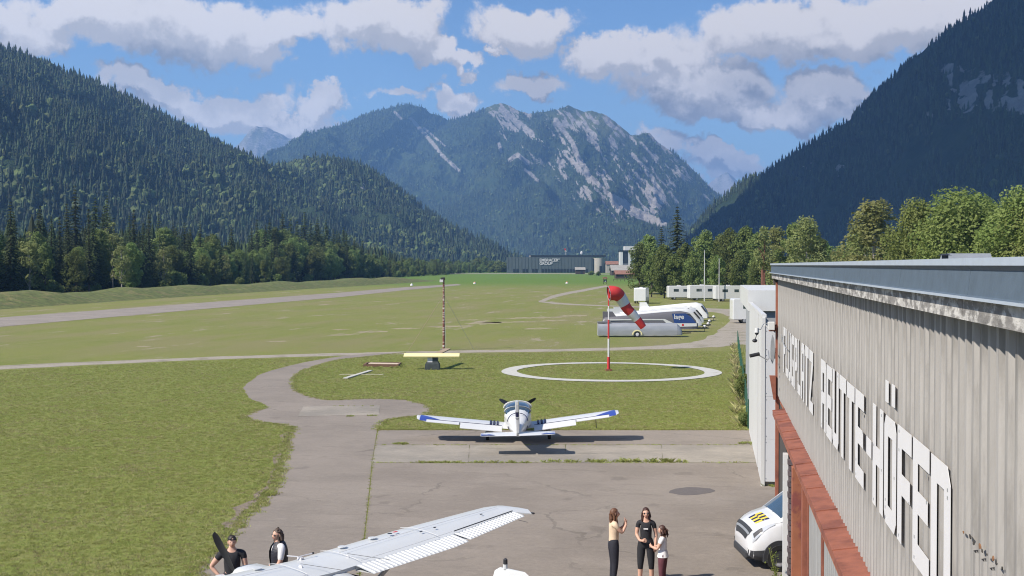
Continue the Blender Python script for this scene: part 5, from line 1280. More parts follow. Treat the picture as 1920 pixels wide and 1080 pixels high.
# white tower block right of it
p = PZ(1163, 511, 1000); k1 = 1000/F_PX
tw = thing('white_tower_building', 'white office block with dark glazing behind the trees', 'building', (p.x, p.y, 0), YAW)
b = MB(); b.span((0, 0, 0), (2.4*k1*2, 14, 18.5)); b.build('pillar', M_WHITEW, tw); b = MB(); b.span((15*k1, 0, 0), (20*k1, 14, 18.5)); b.build('pillar', M_WHITEW, tw)
b = MB(); b.span((4.9*k1, 0.6, 6), (14.9*k1, 13, 18.4)); b.build('glazing', M_FACTD, tw); b = MB(); b.span((4.9*k1, 0.2, 0), (14.9*k1, 13, 8.5)); b.build('wall', mat('slate_cladding', (0.15, 0.16, 0.18), 0.7), tw)
b = MB(); b.span((-0.4, -0.3, 18.5), (22*k1, 14.5, 19.6)); b.build('roof', M_FACTD, tw)
b = MB(); b.span((9*k1, 3, 19.6), (45*k1, 16, 23)); b.build('penthouse', M_WHITEW, tw); b = MB(); b.span((20.1*k1, 1, 0), (60*k1, 16, 19.5)); b.build('rear_block', M_WHITEW, tw)
# farm sheds and huts on the field edge
def shed(px, yb, wpx, hpx, roofpx, label, wallm, roofm, depth=8, name='shed', over=0.6):
    p = G(px, yb); Z = p.dot(FWD); k = Z/F_PX; w = wpx*k; h = hpx*k; r = roofpx*k
    t = thing(name, label, 'shed', (p.x, p.y, 0), YAW)
    b = MB(); b.span((-w/2, 0, 0), (w/2, depth, h)); b.build('wall', wallm, t)
    b = MB(); b.prism([(-over, h), (depth/2, h+r), (depth+over, h), (depth+over, h+0.18), (depth/2, h+r+0.2), (-over, h+0.18)], 0, -w/2-over, w/2+over); b.build('roof', roofm, t)
    b = MB(); b.box((w*0.15, -0.03, h*0.4), (w*0.25, 0.1, h*0.7)); b.build('door', M_FACTD, t)
    return t
M_GABLE = mat('grey_roof', (0.30, 0.285, 0.26), 0.85, var=0.15, vscale=0.6); M_RTILE = mat('reddish_roof', (0.24, 0.12, 0.085), 0.85, var=0.2, vscale=0.8); M_TIMB = mat('dark_timber', (0.06, 0.045, 0.035), 0.9, var=0.3, vscale=1.0)
shed(1088, 514, 17, 8, 4.5, 'small hay hut with a pale roof in front of the factory', M_TIMB, M_GABLE, 6)
shed(1148, 512, 22, 16, 6, 'house with a reddish roof beside the concrete wing', M_CONCF, M_RTILE, 10, 'house')
shed(1167, 516.5, 40, 9, 10, 'barn with a broad pale grey roof below the white block', M_TIMB, M_GABLE, 16, 'barn')
shed(1172, 522.5, 34, 8, 7, 'open shed with a reddish roof nearest the path', M_TIMB, M_RTILE, 10)
p = G(1134.5, 533); o = thing('notice_shelter', 'small roofed notice post beside the field path', 'shelter', (p.x, p.y, 0), YAW)
b = MB(); b.prism([(-1.0, 2.15), (1.0, 2.15), (0.6, 2.75), (-0.6, 2.75)], 1, -0.6, 0.6); b.build('roof', M_RTILE, o)
for s in (-0.55, 0.55): b = MB(); b.box((s, 0, 1.08), (0.16, 0.2, 2.16)); b.build('post', M_TIMB, o)
b = MB(); b.box((0, 0, 1.3), (0.92, 0.10, 1.0)); b.build('board', M_FACTD, o); b = MB(); b.box((0.08, -0.07, 1.2), (0.4, 0.03, 0.5)); b.build('notice', M_WFAB, o)
# fence rail line in the far field
fr = thing('field_fence', 'low wooden field fence near the open shed', 'fence')
for i in range(14):
    p = G(1150+i*7, 527.5); b = MB(); b.box((p.x, p.y, 0.5), (0.16, 0.16, 1.0)); b.build('post', M_TIMB, fr)
pa, pc_ = G(1150, 527.5), G(1241, 527.5); b = MB(); b.tube([(pa.x, pa.y, 0.85), (pc_.x, pc_.y, 0.85)], 0.06, 5); b.build('rail', M_TIMB, fr)
# field edge bushes left and right of the factory
for i, (px, yb, h) in enumerate([(920,511,9),(935,511,11),(905,511.5,8),(948,511,8),(1150,516,4),(1108,516,3),(1122,517,3),(1196,520,7)]):
    p = G(px, yb); tree(BUSH[i % 2], (p.x, p.y, 0), h, 'leafy bush at the edge of the far field', 'bushes at the far field edge', None, 1.2, 'bush', 'bush')
# ------------------------------------------------------------------ aircraft
def airfoil(c, t=0.13, n=9, camber=0.02):
    xs = [0.5*(1-math.cos(math.pi*i/n)) for i in range(n+1)]
    th = lambda x: 5*t*(0.2969*math.sqrt(x)-0.1260*x-0.3516*x*x+0.2843*x**3-0.1015*x**4)
    cm = lambda x: camber*4*x*(1-x)
    up = [(-x*c, (cm(x)+th(x))*c) for x in xs]; lo = [(-x*c, (cm(x)-th(x))*c) for x in xs[1:-1]]
    return up + lo[::-1]
def wing_loft(secs, t=0.13, sx=1, cut=None):
    """secs: (x, y of leading edge, z, chord); returns loft of airfoil rings"""
    b = MB(); b.loft([[Vector((sx*x, y+p[0], z+p[1])) for p in airfoil(c, tt)] for (x, y, z, c, tt) in [(*s, t) if len(s) == 4 else s for s in secs]])
    return b
def ring_se(y, hw, z0, z1, n=18, p=2.6, flat=0.0):
    out = []
    for k in range(n):
        a = 2*math.pi*k/n; ca, sa = math.cos(a), math.sin(a)
        out.append(Vector((hw*math.copysign(abs(ca)**(2/p), ca), y, (z0+z1)/2+(z1-z0)/2*math.copysign(abs(sa)**(2/p), sa))))
    return out
def blade(parent, hub, ang, R, w=0.15, m=None):
    b = MB(); rings = []
    for i in range(8):
        t = i/7; r = 0.10+(R-0.10)*t; c = w*(0.55+0.75*math.sin(math.pi*min(1, 0.18+0.72*t)))*(0.62 if i == 7 else 1); tw = math.radians(52-34*t); th_ = 0.018*(1-0.6*t)
        pts = []
        for (u, v) in [(-0.5, 0), (0, 1), (0.5, 0), (0, -1)]:
            pts.append(Vector((u*c*math.cos(tw)-v*th_*math.sin(tw), u*c*math.sin(tw)+v*th_*math.cos(tw), r)))
        rings.append(pts)
    b.loft(rings); b.xf(Matrix.Translation(hub) @ Matrix.Rotation(ang, 4, 'Y')); return b.build('propeller_blade', m or M_PROP, parent, 60)
def seam(parent, pts, w=0.012, m=None, name='seam'):
    b = MB(); b.tube(pts, w/2, 4); return b.build(name, m or M_GREYM, parent)

# --- parked low-wing trainer, tail towards the camera
pw = G(972, 824); view = math.atan2(-(pw.x), pw.y)
pl = thing('low_wing_aeroplane', 'white low-wing light aeroplane with blue wing tips parked on the apron edge', 'aeroplane', (pw.x, pw.y, 0.0), view)
pl.rotation_euler = (0, math.radians(-1.5), view)
fus = [(2.62, .20, .78, 1.06), (2.45, .40, .60, 1.20), (1.6, .52, .50, 1.27), (0.6, .56, .46, 1.30), (-0.6, .56, .48, 1.32), (-1.3, .50, .54, 1.30), (-2.2, .37, .58, 1.16), (-3.2, .20, .64, 1.00), (-4.05, .08, .70, .88)]
b = MB(); b.loft([ring_se(*f) for f in fus]); body = b.build('fuselage', M_WHITE, pl, 50)
can = [(1.40, .46, 1.06, 1.26), (1.0, .53, 1.04, 1.42), (0.4, .57, 1.00, 1.55), (-0.3, .57, 1.00, 1.58), (-0.9, .54, 1.02, 1.49), (-1.35, .46, 1.04, 1.34), (-1.6, .38, 1.06, 1.24)]
b = MB(); b.loft([ring_se(y, w, z0, z1, 18, 2.2) for y, w, z0, z1 in can]); cano = b.build('canopy', M_GLASS, pl, 60)
b = MB(); pts = [Vector((0, y, z1+0.012)) for y, w, z0, z1 in can]; b.tube(pts, 0.035, 6); b.build('canopy_frame', M_WHITE, cano)
for i in (2, 4):
    y, w, z0, z1 = can[i]; r_ = [v for v in ring_se(y, w+0.008, z0, z1+0.008, 22, 2.2) if v.z > 1.22]; r_.sort(key=lambda v: v.x); b = MB(); b.tube(r_, 0.028 if i == 2 else 0.02, 6); b.build('canopy_frame', M_WHITE if i == 2 else M_GREYM, cano)
b = MB(); b.loft([ring_se(y, w, z0, z1, 18, 2.3) for y, w, z0, z1 in [(-1.0, .55, .8, 1.42), (-1.35, .50, .8, 1.37), (-1.8, .43, .8, 1.27), (-2.6, .30, .75, 1.10)]]); b.build('turtledeck', M_WHITE, pl, 50)
# navy pinstripes round the rear fuselage
for (y, w, z0, z1, lo, hi) in [(-1.9, .405, .56, 1.33, 0.98, 2.0), (-2.0, .385, .60, 1.27, 0.70, 0.92)]:
    for s in (-1, 1):
        r_ = [Vector((v.x*1.02, v.y, v.z)) for v in ring_se(y, w, z0, z1, 40, 2.4) if v.x*s > (0.03 if lo > 0.9 else 0.28) and lo < v.z < hi]
        r_.sort(key=lambda v: v.z); r_ = [Vector((v.x, v.y-0.5*(1.3-v.z), v.z)) for v in r_]
        b = MB(); b.tube(r_, 0.016, 5); b.build('pinstripe', M_NAVY, body)
dih = math.tan(math.radians(6.6))
def WZ(x): return 0.57+(x-0.45)*dih
for s in (-1, 1):
    ch = 1.46; le = 0.62
    b = wing_loft([(0.30, le, WZ(.3), ch), (3.78, le-0.02, WZ(3.78), ch*0.97), (4.02, le-0.06, WZ(4.02)+0.03, ch*0.90, .10), (4.16, le-0.22, WZ(4.16)+0.05, ch*0.62, .07)], 0.145, s)
    wing = b.build('wing', M_WHITE, pl, 50)
    # flap, slightly lowered, and aileron behind
    def panel(x0, x1, y0, y1, z0, drop, nm, m=M_WHITE, th=0.022, par=wing):
        b = MB(); vs = []
        for (x, f) in ((x0, 0), (x1, 1)):
            z = WZ(x)+z0; vs += [(s*x, y0, z+th), (s*x, y1, z-drop+0.012), (s*x, y1, z-drop-0.008), (s*x, y0, z-th*2)]
        b.add(vs, [(0, 1, 5, 4), (1, 2, 6, 5), (2, 3, 7, 6), (3, 0, 4, 7), (0, 3, 2, 1), (4, 5, 6, 7)]); return b.build(nm, m, par)
    panel(0.66, 2.36, le-ch+0.16, le-ch-0.40, 0.045, 0.13, 'flap'); panel(2.40, 3.74, le-ch+0.16, le-ch-0.10, 0.055, 0.05, 'aileron')
    seam(wing, [(s*0.66, le-ch+0.20, WZ(.66)+0.082), (s*3.74, le-ch+0.20, WZ(3.74)+0.078)], 0.022, M_NAVY)
    seam(wing, [(s*2.38, le-ch+0.20, WZ(2.38)+0.086), (s*2.38, le-ch-0.08, WZ(2.38)+0.03)], 0.02, M_NAVY)
    for q in (0.84, 0.98, 1.12):
        zz_ = lambda yy: WZ(q)+0.008+max(airfoil(ch, .145), key=lambda p: -abs(p[0]-(yy-le)) + (0.001 if p[1] > 0 else -9))[1]
        b = MB(); b.tube([(s*q, le-0.55-0.12*k, WZ(q)+0.012+np.interp((0.55+0.12*k)/ch, [0.37, 0.5, 0.7, 0.9], [0.095, 0.09, 0.066, 0.028])*ch) for k in range(6)], 0.045, 4); b.build('walkway_stripe', M_NAVY, wing)
    # blue tip panels following the upper surface
    vs = []
    prof = [(-p[0]/ch, p[1]/ch) for p in airfoil(ch, .145)[:10]]
    zt_ = lambda x, yy: WZ(x)+0.010+float(np.interp((le-yy)/ch, [a for a, _ in prof], [c for _, c in prof]))*ch
    P_ = [(3.15, le-ch+0.10), (4.02, le-0.95), (4.02, le-ch+0.10)]
    b = MB(); g_ = []
    for i in range(9):
        for j in range(9):
            u_, v_ = i/8, j/8
            x = 2.85+(4.03-2.85)*u_; ylo = le-ch+0.06; yhi = ylo+(le-0.50-ylo)*u_
            y_ = ylo+(yhi-ylo)*v_; g_.append((s*x, y_, zt_(x, y_)))
    b.add(g_, [(i*9+j, i*9+j+1, (i+1)*9+j+1, (i+1)*9+j) for i in range(8) for j in range(8)]); b.build('tip_marking', M_BLUE, wing)
    b = MB(); b.ell((s*4.16, le-0.45, WZ(4.16)+0.05), (0.05, 0.30, 0.05)); b.build('tip_light', M_WFAB if s < 0 else M_LENS, wing, True)
    # gear
    b = MB(); b.tube([(s*0.75, 0.0, 0.55), (s*1.22, -0.1, 0.32)], 0.05, 8); b.build('gear_leg', M_WHITE, pl)
    wheel(pl, (s*1.28, -0.12, 0.19), 0.19, 0.13, 'X'); b = MB(); b.ell((s*1.28, -0.10, 0.30), (0.11, 0.34, 0.14)); b.build('wheel_fairing', M_WHITE, pl, True)
    # tailplane
    b = wing_loft([(0.05, -3.45, 0.78, .98), (1.18, -3.56, 0.79, .86), (1.42, -3.64, 0.79, .70, .07)], 0.09, s); tp = b.build('tailplane', M_WHITE, pl, 50)
    b = MB(); b.add([(s*0.85, -4.40, 0.83), (s*1.34, -3.84, 0.834), (s*1.405, -3.86, 0.830), (s*1.405, -4.33, 0.815)], [(0, 1, 2, 3)]); b.build('tip_marking', M_BLUE, tp)
    seam(tp, [(s*0.1, -4.0, 0.826), (s*1.34, -4.03, 0.828)], 0.016, M_GREYM)
    blade(pl, (0, 2.66, 0.94), math.radians(60*s), 0.92)
blade(pl, (0, 2.66, 0.94), math.radians(180), 0.92)
b = MB(); b.tube([(0, 2.58, .94), (0, 2.75, .94), (0, 2.95, .94)], [.17, .14, .02], 14); b.build('spinner', M_WHITE, pl, True)
b = MB(); b.tube([(0, 1.9, .6), (0, 2.0, .25)], .045, 8); b.build('gear_leg', M_WHITE, pl); wheel(pl, (0, 2.0, 0.18), 0.18, 0.12, 'X'); b = MB(); b.ell((0, 2.0, 0.27), (.10, .30, .13)); b.build('wheel_fairing', M_WHITE, pl, True)
b = MB(); rings = []
for (z, yl, c) in [(0.82, -2.75, 1.25), (1.30, -3.10, .85), (1.7, -3.42, .62), (2.0, -3.58, .50), (2.06, -3.66, .40)]:
    rings.append([Vector((p[1]*0.95, yl+p[0], z)) for p in airfoil(c, .11, 9, 0)])
b.loft(rings); fin = b.build('fin', M_WHITE, pl, 50)
def rud(z0, z1, m, nm='rudder', w=0.075):
    f = lambda z: np.interp(z, [0.98, 2.06], [-3.86, -4.02]); 
    b = MB(); vs = []
    for z in (z0, z1): vs += [(-w, f(z), z), (w, f(z), z), (w*0.55, f(z)-0.34, z), (-w*0.55, f(z)-0.34, z)]
    b.add(vs, [(0, 1, 5, 4), (1, 2, 6, 5), (2, 3, 7, 6), (3, 0, 4, 7), (0, 3, 2, 1), (4, 5, 6, 7)]); return b.build(nm, m, fin)
M_LG = mat('light_grey_paint', (0.50, 0.50, 0.50), 0.4)
rud(0.86, 1.38, M_LG); rud(1.383, 1.42, M_NAVY); rud(1.423, 1.47, M_WHITE); rud(1.473, 1.66, M_NAVY); rud(1.663, 1.94, M_LG); rud(1.943, 2.07, M_WHITE)
b = MB(); b.tube([(3.2, le-ch+0.3, WZ(3.2)), (3.22, le-ch+0.25, WZ(3.2)-0.42)], 0.014, 5); b.build('pitot', M_STEEL, pl)

# --- high-wing aeroplane in the foreground, only its wing, propeller and fin top reach the frame
co = RGT*-3.87 + FWD*20.50; head = RGT*-0.786 + FWD*0.618
cs_ = thing('high_wing_aeroplane', 'white high-wing aeroplane with ribbed flaps and black propeller on the near apron', 'aeroplane', (co.x, co.y, 0), math.atan2(-head.x, head.y))
WH = 2.12
M_CWH = mat('aircraft_white', (0.55, 0.56, 0.56), 0.36, var=0.035, vscale=1.1, coat=0.2)
def CZ(x): return WH+abs(x)*0.03
def cle(x): return -0.02-max(0, abs(x)-2.6)*0.055
def cch(x): return 1.62 if abs(x) < 2.55 else 1.62-(abs(x)-2.55)*0.20
for s in (-1, 1):
    secs = [(0.0, cle(0), CZ(0), 1.12), (2.55, cle(2.55), CZ(2.55), 1.12), (5.05, cle(5.05), CZ(5.05), 0.80), (5.30, cle(5.3)-0.07, CZ(5.3)-0.005, 0.70), (5.46, cle(5.46)-0.24, CZ(5.46)-0.04, 0.46)]
    # main wing box: airfoil of full chord, cut short where flap and aileron begin
    b = MB(); rings = []
    for (x, yl, z, keep_) in secs:
        full = cch(x); pr = airfoil(full, 0.12, 12, 0.02); cut = -full*0.73 if x < 5.1 else -full*(0.95 if x < 5.4 else 0.6)
        ring = []
        for p in pr: ring.append(Vector((s*x, yl+max(p[0], cut), z+(p[1] if p[0] > cut else np.interp(cut, [-full, -full*0.6], [0.004, 0.075])*(1 if p[1] > 0 else -0.15)))))
        rings.append(ring)
    b.loft(rings); wing = b.build('wing', M_CWH, cs_, 40)
    # ribbed flap and aileron
    def ribbed(x0, x1, nm, drop):
        b = MB(); n = int((x1-x0)/0.105); h = 0.015
        up = []; 
        for i in range(n+1):
            x = x0+(x1-x0)*i/n
            for (xx, dz) in ((x, 0.0), (x+(x1-x0)/n*0.40, 0.0), (x+(x1-x0)/n*0.5, h), (x+(x1-x0)/n*0.9, h)):
                if xx > x1: continue
                c = cch(xx); y0_ = cle(xx)-c*0.735; y1_ = cle(xx)-c
                up.append([(s*xx, y0_, CZ(xx)+0.052+dz*0.4), (s*xx, y0_-0.05, CZ(xx)+0.050+dz), (s*xx, y1_+0.03, CZ(xx)+0.010-drop+dz), (s*xx, y1_, CZ(xx)+0.004-drop), (s*xx, y0_, CZ(xx)-0.03)])
        m_ = len(up); b.add([v for r in up for v in r], [(i*5+j, i*5+(j+1) % 5, (i+1)*5+(j+1) % 5, (i+1)*5+j) for i in range(m_-1) for j in range(5)])
        return b.build(nm, M_CWH, cs_)
    ribbed(0.46, 2.98, 'flap', 0.02); ribbed(3.03, 5.05, 'aileron', 0.0)
    def top(x, f): 
        c = cch(x); return (s*x, cle(x)-c*f, CZ(x)+float(np.interp(f, [0.05, 0.15, 0.3, 0.45, 0.6, 0.72], [0.055, 0.088, 0.104, 0.100, 0.086, 0.066]))*c/1.62*1.62+0.002)
    for ln in ([top(x, .40) for x in (0.6, 1.5, 2.6, 3.8, 5.0)], [top(0.58, f) for f in (.12, .2, .3, .42, .6, .71)], [top(2.6, f) for f in (.12, .3, .5, .71)], [top(x, .727) for x in (0.6, 2.0, 3.0)], [top(x, .727) for x in (3.05, 4.0, 5.0)]):
        seam(wing, ln, 0.007 if ln[0][0] != ln[-1][0] else 0.010, M_LG)
    seam(wing, [top(x, .732) for x in (3.05, 4.0, 5.03)], 0.022, M_STEEL, 'hinge_gap')
    cap_ = top(2.05, .28); b = MB(); b.tube([cap_, (cap_[0], cap_[1], cap_[2]+0.004)], 0.045, 14); b.build('fuel_cap', M_STEEL if s > 0 else M_CWH, wing)
    b = MB(); b.box((cap_[0]+s*0.16, cap_[1]+0.02, cap_[2]+0.002), (0.10, 0.05, 0.004)); b.build('fuel_label', M_RED, wing)
    for (x, f) in ((2.5, .5), (2.9, .5), (4.3, .52)):
        p_ = top(x, f); b = MB(); b.box((p_[0], p_[1], p_[2]+0.004), (0.05, 0.03, 0.012)); b.build('inspection_plate', M_STEEL, wing)
    for x in (0.95, 1.7): 
        p_ = top(x, .22); b = MB(); b.tube([(p_[0], p_[1], p_[2]-0.012), (p_[0], p_[1], p_[2]-0.001)], 0.08, 14); b.build('access_cover', M_CWH, wing)
    # dark rubber tip edge
    tipl = [(s*5.08, cle(5.08)+0.0, CZ(5.08)-0.0), (s*5.30, cle(5.3)-0.08, CZ(5.3)), (s*5.465, cle(5.46)-0.25, CZ(5.46)-0.03), (s*5.50, cle(5.46)-0.55, CZ(5.46)-0.03), (s*5.42, cle(5.4)-0.86, CZ(5.4)-0.02), (s*5.36, cle(5.3)-1.10, CZ(5.3)-0.0)]
    b = MB(); b.tube(tipl, [0.012, 0.02, 0.03, 0.03, 0.026, 0.02], 6); b.build('tip_edge', M_STEEL, wing, True)
    b = MB(); b.tube([(s*4.75, cle(4.75)-cch(4.75), CZ(4.75)), (s*4.80, cle(4.75)-cch(4.75)-0.22, CZ(4.75)-0.03)], 0.005, 4); b.build('static_wick', M_STEEL, wing)
    b = MB(); b.tube([(s*0.58, -0.55, 0.95), (s*2.5, -0.60, CZ(2.5)-0.03)], [0.05, 0.04], 8); b.build('wing_strut', M_CWH, cs_)
    b = MB(); b.tube([(s*0.45, -0.9, 0.85), (s*1.2, -0.95, 0.22)], 0.045, 8); b.build('gear_leg', M_CWH, cs_); wheel(cs_, (s*1.27, -0.95, 0.21), 0.21, 0.14, 'X')
    b = wing_loft([(0.05, -5.05, 1.35, 1.05), (1.45, -5.25, 1.36, .80), (1.68, -5.35, 1.36, .60, .06)], 0.09, s); b.build('tailplane', M_CWH, cs_, 50)
    b = MB(); b.add([(s*0.575, -0.25, 1.42), (s*0.575, -1.35, 1.42), (s*0.50, -1.30, 2.02), (s*0.50, -0.30, 2.02)], [(0, 1, 2, 3)]); b.build('window', M_GLASS, cs_)
cf = [(1.14, .28, 1.34, 1.92), (1.02, .42, .98, 1.95), (0.7, .50, .80, 1.94), (0.35, .54, .76, 1.90), (-0.1, .56, .76, 2.16), (-0.8, .56, .78, 2.20), (-1.7, .50, .82, 2.06), (-2.6, .34, .92, 1.72), (-4.2, .17, 1.10, 1.52), (-5.6, .06, 1.24, 1.44)]
b = MB(); b.loft([ring_se(*f, 20, 3.2) for f in cf]); b.build('fuselage', M_CWH, cs_, 45)
b = MB(); b.add([(-0.46, 0.36, 1.92), (0.46, 0.36, 1.92), (0.46, -0.05, 2.10), (-0.46, -0.05, 2.10)], [(0, 1, 2, 3)]); b.build('windscreen', M_GLASS, cs_)
blade(cs_, (0, 1.28, 1.66), math.radians(-31), 1.06, 0.19); blade(cs_, (0, 1.28, 1.66), math.radians(149), 1.06, 0.19)
b = MB(); b.tube([(0, 1.16, 1.66), (0, 1.32, 1.66), (0, 1.56, 1.66)], [.17, .14, .02], 14); b.build('spinner', M_CWH, cs_, True)
b = MB(); b.tube([(0, 1.2, .8), (0, 1.3, .25)], .05, 8); b.build('gear_leg', M_CWH, cs_); wheel(cs_, (0, 1.3, .19), .19, .13, 'X')
b = MB(); rings = []
for (z, yl, c) in [(1.40, -3.85, 1.6), (1.8, -4.25, 1.25), (2.4, -4.48, .85), (2.74, -4.60, .66), (2.80, -4.70, .46)]: rings.append([Vector((p[1]*0.95, yl+p[0], z)) for p in airfoil(c, .075, 9, 0)])
b.loft(rings); fin = b.build('fin', M_CWH, cs_, 50)
b = MB(); b.tube([(0, -4.80, 2.79), (0, -4.80, 2.86)], .035, 8); b.build('beacon_base', M_CWH, fin); b = MB(); b.tube([(0, -4.80, 2.862), (0, -4.80, 2.93), (0, -4.80, 2.95)], [.032, .032, .01], 8); b.build('beacon', M_STEEL, fin)
# aerials on the cabin roof
b = MB(); b.box((0.05, -0.30, 2.25), (0.06, 0.10, 0.05)); b.tube([(0.0, -0.30, 2.29), (-0.13, -0.16, 2.31)], .011, 5); b.tube([(0.0, -0.30, 2.29), (0.26, -0.36, 2.31)], .011, 5); b.build('v_aerial', M_WFAB, cs_)
b = MB(); b.tube([(0.26, -0.36, 2.31), (0.29, -0.37, 2.31)], .018, 6); b.build('aerial_tip', M_STEEL, cs_)
for (x, y) in ((-0.35, -0.75), (0.62, -0.85)):
    b = MB(); b.box((x, y, 2.245), (0.025, 0.12, 0.08), top=(0.6, 0.5)); b.build('blade_aerial', M_WFAB, cs_)
    seam(cs_, [(x, y, 2.31), (x+0.28*(1 if x > 0 else 1), y-0.75, 2.26)], 0.008, M_STEEL, 'aerial_wire')
# ------------------------------------------------------------------ van in the open door
vp = G(1456, 1071)
VAN_H = math.radians(3)
vfw = (-RGT*math.cos(VAN_H) - FWD*math.sin(VAN_H)).normalized()          # nose direction
vlf = Vector((-vfw.y, vfw.x, 0))                                          # van's left side: towards the camera
vo = vp - vlf*0.86 + vfw*0.66                                             # ground point under the nose, centre line
van = thing('white_van', 'white van with a yellow and black chequered bonnet nosing out of the hangar door', 'van', (vo.x, vo.y, 0), math.atan2(vfw.y, vfw.x))
M_VAN = mat('van_paint', (0.60, 0.60, 0.61), 0.25, coat=0.5, var=0.02)
M_VBLK = mat('van_plastic', (0.035, 0.036, 0.04), 0.6, var=0.1)
VS = [(0.0, .55, .44, .58, .42, .66), (-0.04, .74, .34, .66, .56, .80), (-0.12, .84, .28, .78, .66, .93), (-0.28, .90, .25, .90, .74, 1.04), (-0.48, .935, .24, 1.0, .80, 1.13), (-0.74, .95, .24, 1.08, .85, 1.20), (-1.3, .955, .24, 1.14, .78, 1.64), (-1.75, .955, .24, 1.16, .74, 1.88), (-2.6, .955, .24, 1.16, .75, 1.94), (-4.8, .955, .24, 1.16, .75, 1.93), (-5.1, .90, .34, 1.10, .70, 1.84)]
def vring(x):
    xs_ = [s[0] for s in VS][::-1]; f = lambda i: float(np.interp(x, xs_, [s[i] for s in VS][::-1]))
    w, zb, zs, wt, zt = f(1), f(2), f(3), f(4), f(5)
    half = [(w*.90, zb), (w*.985, zb+.10), (w, zb+(zs-zb)*.5), (w*.985, zs), (wt+(w-wt)*.35, zs+(zt-zs)*.62), (wt, zt-.02), (wt*.55, zt+.008), (0, zt+.015)]
    return [Vector((x, -a, z)) for a, z in half] + [Vector((x, a, z)) for a, z in half[-2::-1]]
b = MB(); xs_ = sorted(set([s[0] for s in VS] + [-.02, -.08, -.2, -.4, -.75, -1.2, -1.7]), reverse=True)
b.loft([vring(x) for x in xs_]); vb_ = b.build('body', M_VAN, van, 45)
def vsurf(x, t):
    r = vring(x); q = t*(len(r)-1); i = min(int(q), len(r)-2); return r[i].lerp(r[i+1], q-i)
def vpatch(x0, x1, t0, t1, m, nm, off=0.008, par=None, nx=8, nt_=8, fx=None):
    b = MB(); g = []
    for i in range(nx+1):
        for j in range(nt_+1):
            u_, v_ = i/nx, j/nt_
            x, t = (x0+(x1-x0)*u_, t0+(t1-t0)*v_) if fx is None else fx(u_, v_)
            p = vsurf(x, t); e = 0.004
            n_ = (vsurf(x-e*4, t)-vsurf(x+e*4, t)).cross(vsurf(x, min(1, t+e))-vsurf(x, max(0, t-e)))
            if n_.length < 1e-12: n_ = Vector((1, 0, 0))
            n_.normalize()
            if n_.dot(p-Vector((min(-0.8, x), 0, 0.75))) < 0: n_ = -n_
            g.append(p+n_*off)
    b.add(g, [(i*(nt_+1)+j, i*(nt_+1)+j+1, (i+1)*(nt_+1)+j+1, (i+1)*(nt_+1)+j) for i in range(nx) for j in range(nt_)]); return b.build(nm, m, par or van, True)
# ring parameter: 0 right sill .. 0.5 top centre .. 1 left sill (left faces the camera)
vpatch(-0.79, -1.66, 0.375, 0.625, M_GLASS, 'windscreen', 0.010, nx=10, nt_=14)
vpatch(-1.15, -2.15, 0.665, 0.765, M_GLASS, 'side_window', 0.008); vpatch(-1.15, -2.15, 0.235, 0.335, M_GLASS, 'side_window', 0.008)
vpatch(-2.35, -4.7, 0.665, 0.765, M_GLASS, 'side_window', 0.008)
vpatch(-0.012, -0.14, 0.36, 0.64, M_VBLK, 'grille', 0.010, nx=6)
vpatch(-0.055, -0.085, 0.355, 0.645, M_GREYM, 'grille_bar', 0.018, nx=2)
for lo_, hi_ in ((0.70, 0.80), (0.20, 0.30)):
    sgn = 1 if lo_ > 0.5 else -1
    c0 = 0.5+sgn*0.255
    hl = vpatch(0, 0, 0, 0, M_LENS, 'headlight', 0.012, fx=lambda u_, v_: (-0.10-0.52*u_, c0 + sgn*(0.060*(1-u_)*(v_-0.5)*2 + 0.028*u_*(v_-0.5)*2 - 0.052*u_)), nx=8, nt_=6)
    vpatch(0, 0, 0, 0, M_STEEL, 'lamp_insert', 0.016, par=hl, fx=lambda u_, v_: (-0.13-0.20*u_, c0 + sgn*(0.030*(v_-0.5)*2 - 0.02*u_)), nx=4, nt_=4)
vpatch(-0.03, -0.62, 0.88, 1.0, M_VBLK, 'lower_bumper', 0.010, nx=10); vpatch(-0.03, -0.62, 0.0, 0.12, M_VBLK, 'lower_bumper', 0.010, nx=10)
b = MB(); b.box((-0.14, 0, 0.33), (0.34, 1.2, 0.20)); b.build('lower_bumper', M_VBLK, van, bevel=0.05)
M_YEL = mat('sticker_yellow', (0.78, 0.56, 0.05), 0.4)
for i in range(6):
    for j in range(2):
        xa = -0.27-0.16*j; ta = 0.452+0.021*i
        if (i+j) % 2 == 0: vpatch(xa, xa-0.16, ta, ta+0.021, M_NAVY, 'chequer_square', 0.006, nx=1, nt_=2)
        else: vpatch(xa, xa-0.16, ta, ta+0.021, M_YEL, 'chequer_square', 0.006, nx=1, nt_=2)
for s in (-1, 1):
    for x in (-0.72, -3.95):
        b = MB(); pr = [(x+0.40*math.cos(a), 0.33+0.42*math.sin(a)) for a in np.linspace(-0.25, math.pi+0.25, 18)]
        b.prism(pr, 1, s*0.70, s*0.962); b.build('wheel_arch', M_VBLK, van)
        wheel(van, (x, s*0.865, 0.33), 0.33, 0.22, 'Y', M_WFAB)
    b = MB(); b.ell((-1.35, s*1.08, 1.22), (0.06, 0.10, 0.12)); b.tube([(-1.32, s*0.9, 1.15), (-1.35, s*1.05, 1.2)], 0.02, 5); b.build('mirror', M_VBLK, van, True)
b = MB(); b.tube([(-0.78, -0.55, 1.235), (-1.05, 0.1, 1.46)], 0.012, 5); b.tube([(-0.78, 0.05, 1.24), (-1.0, 0.6, 1.40)], 0.012, 5); b.build('wiper', M_VBLK, van)
seam(van, [vsurf(-0.40-0.03*i, 0.672+0.004*i)+Vector((0, 0, 0.004)) for i in range(16)], 0.010, M_GREYM, 'bonnet_gap')

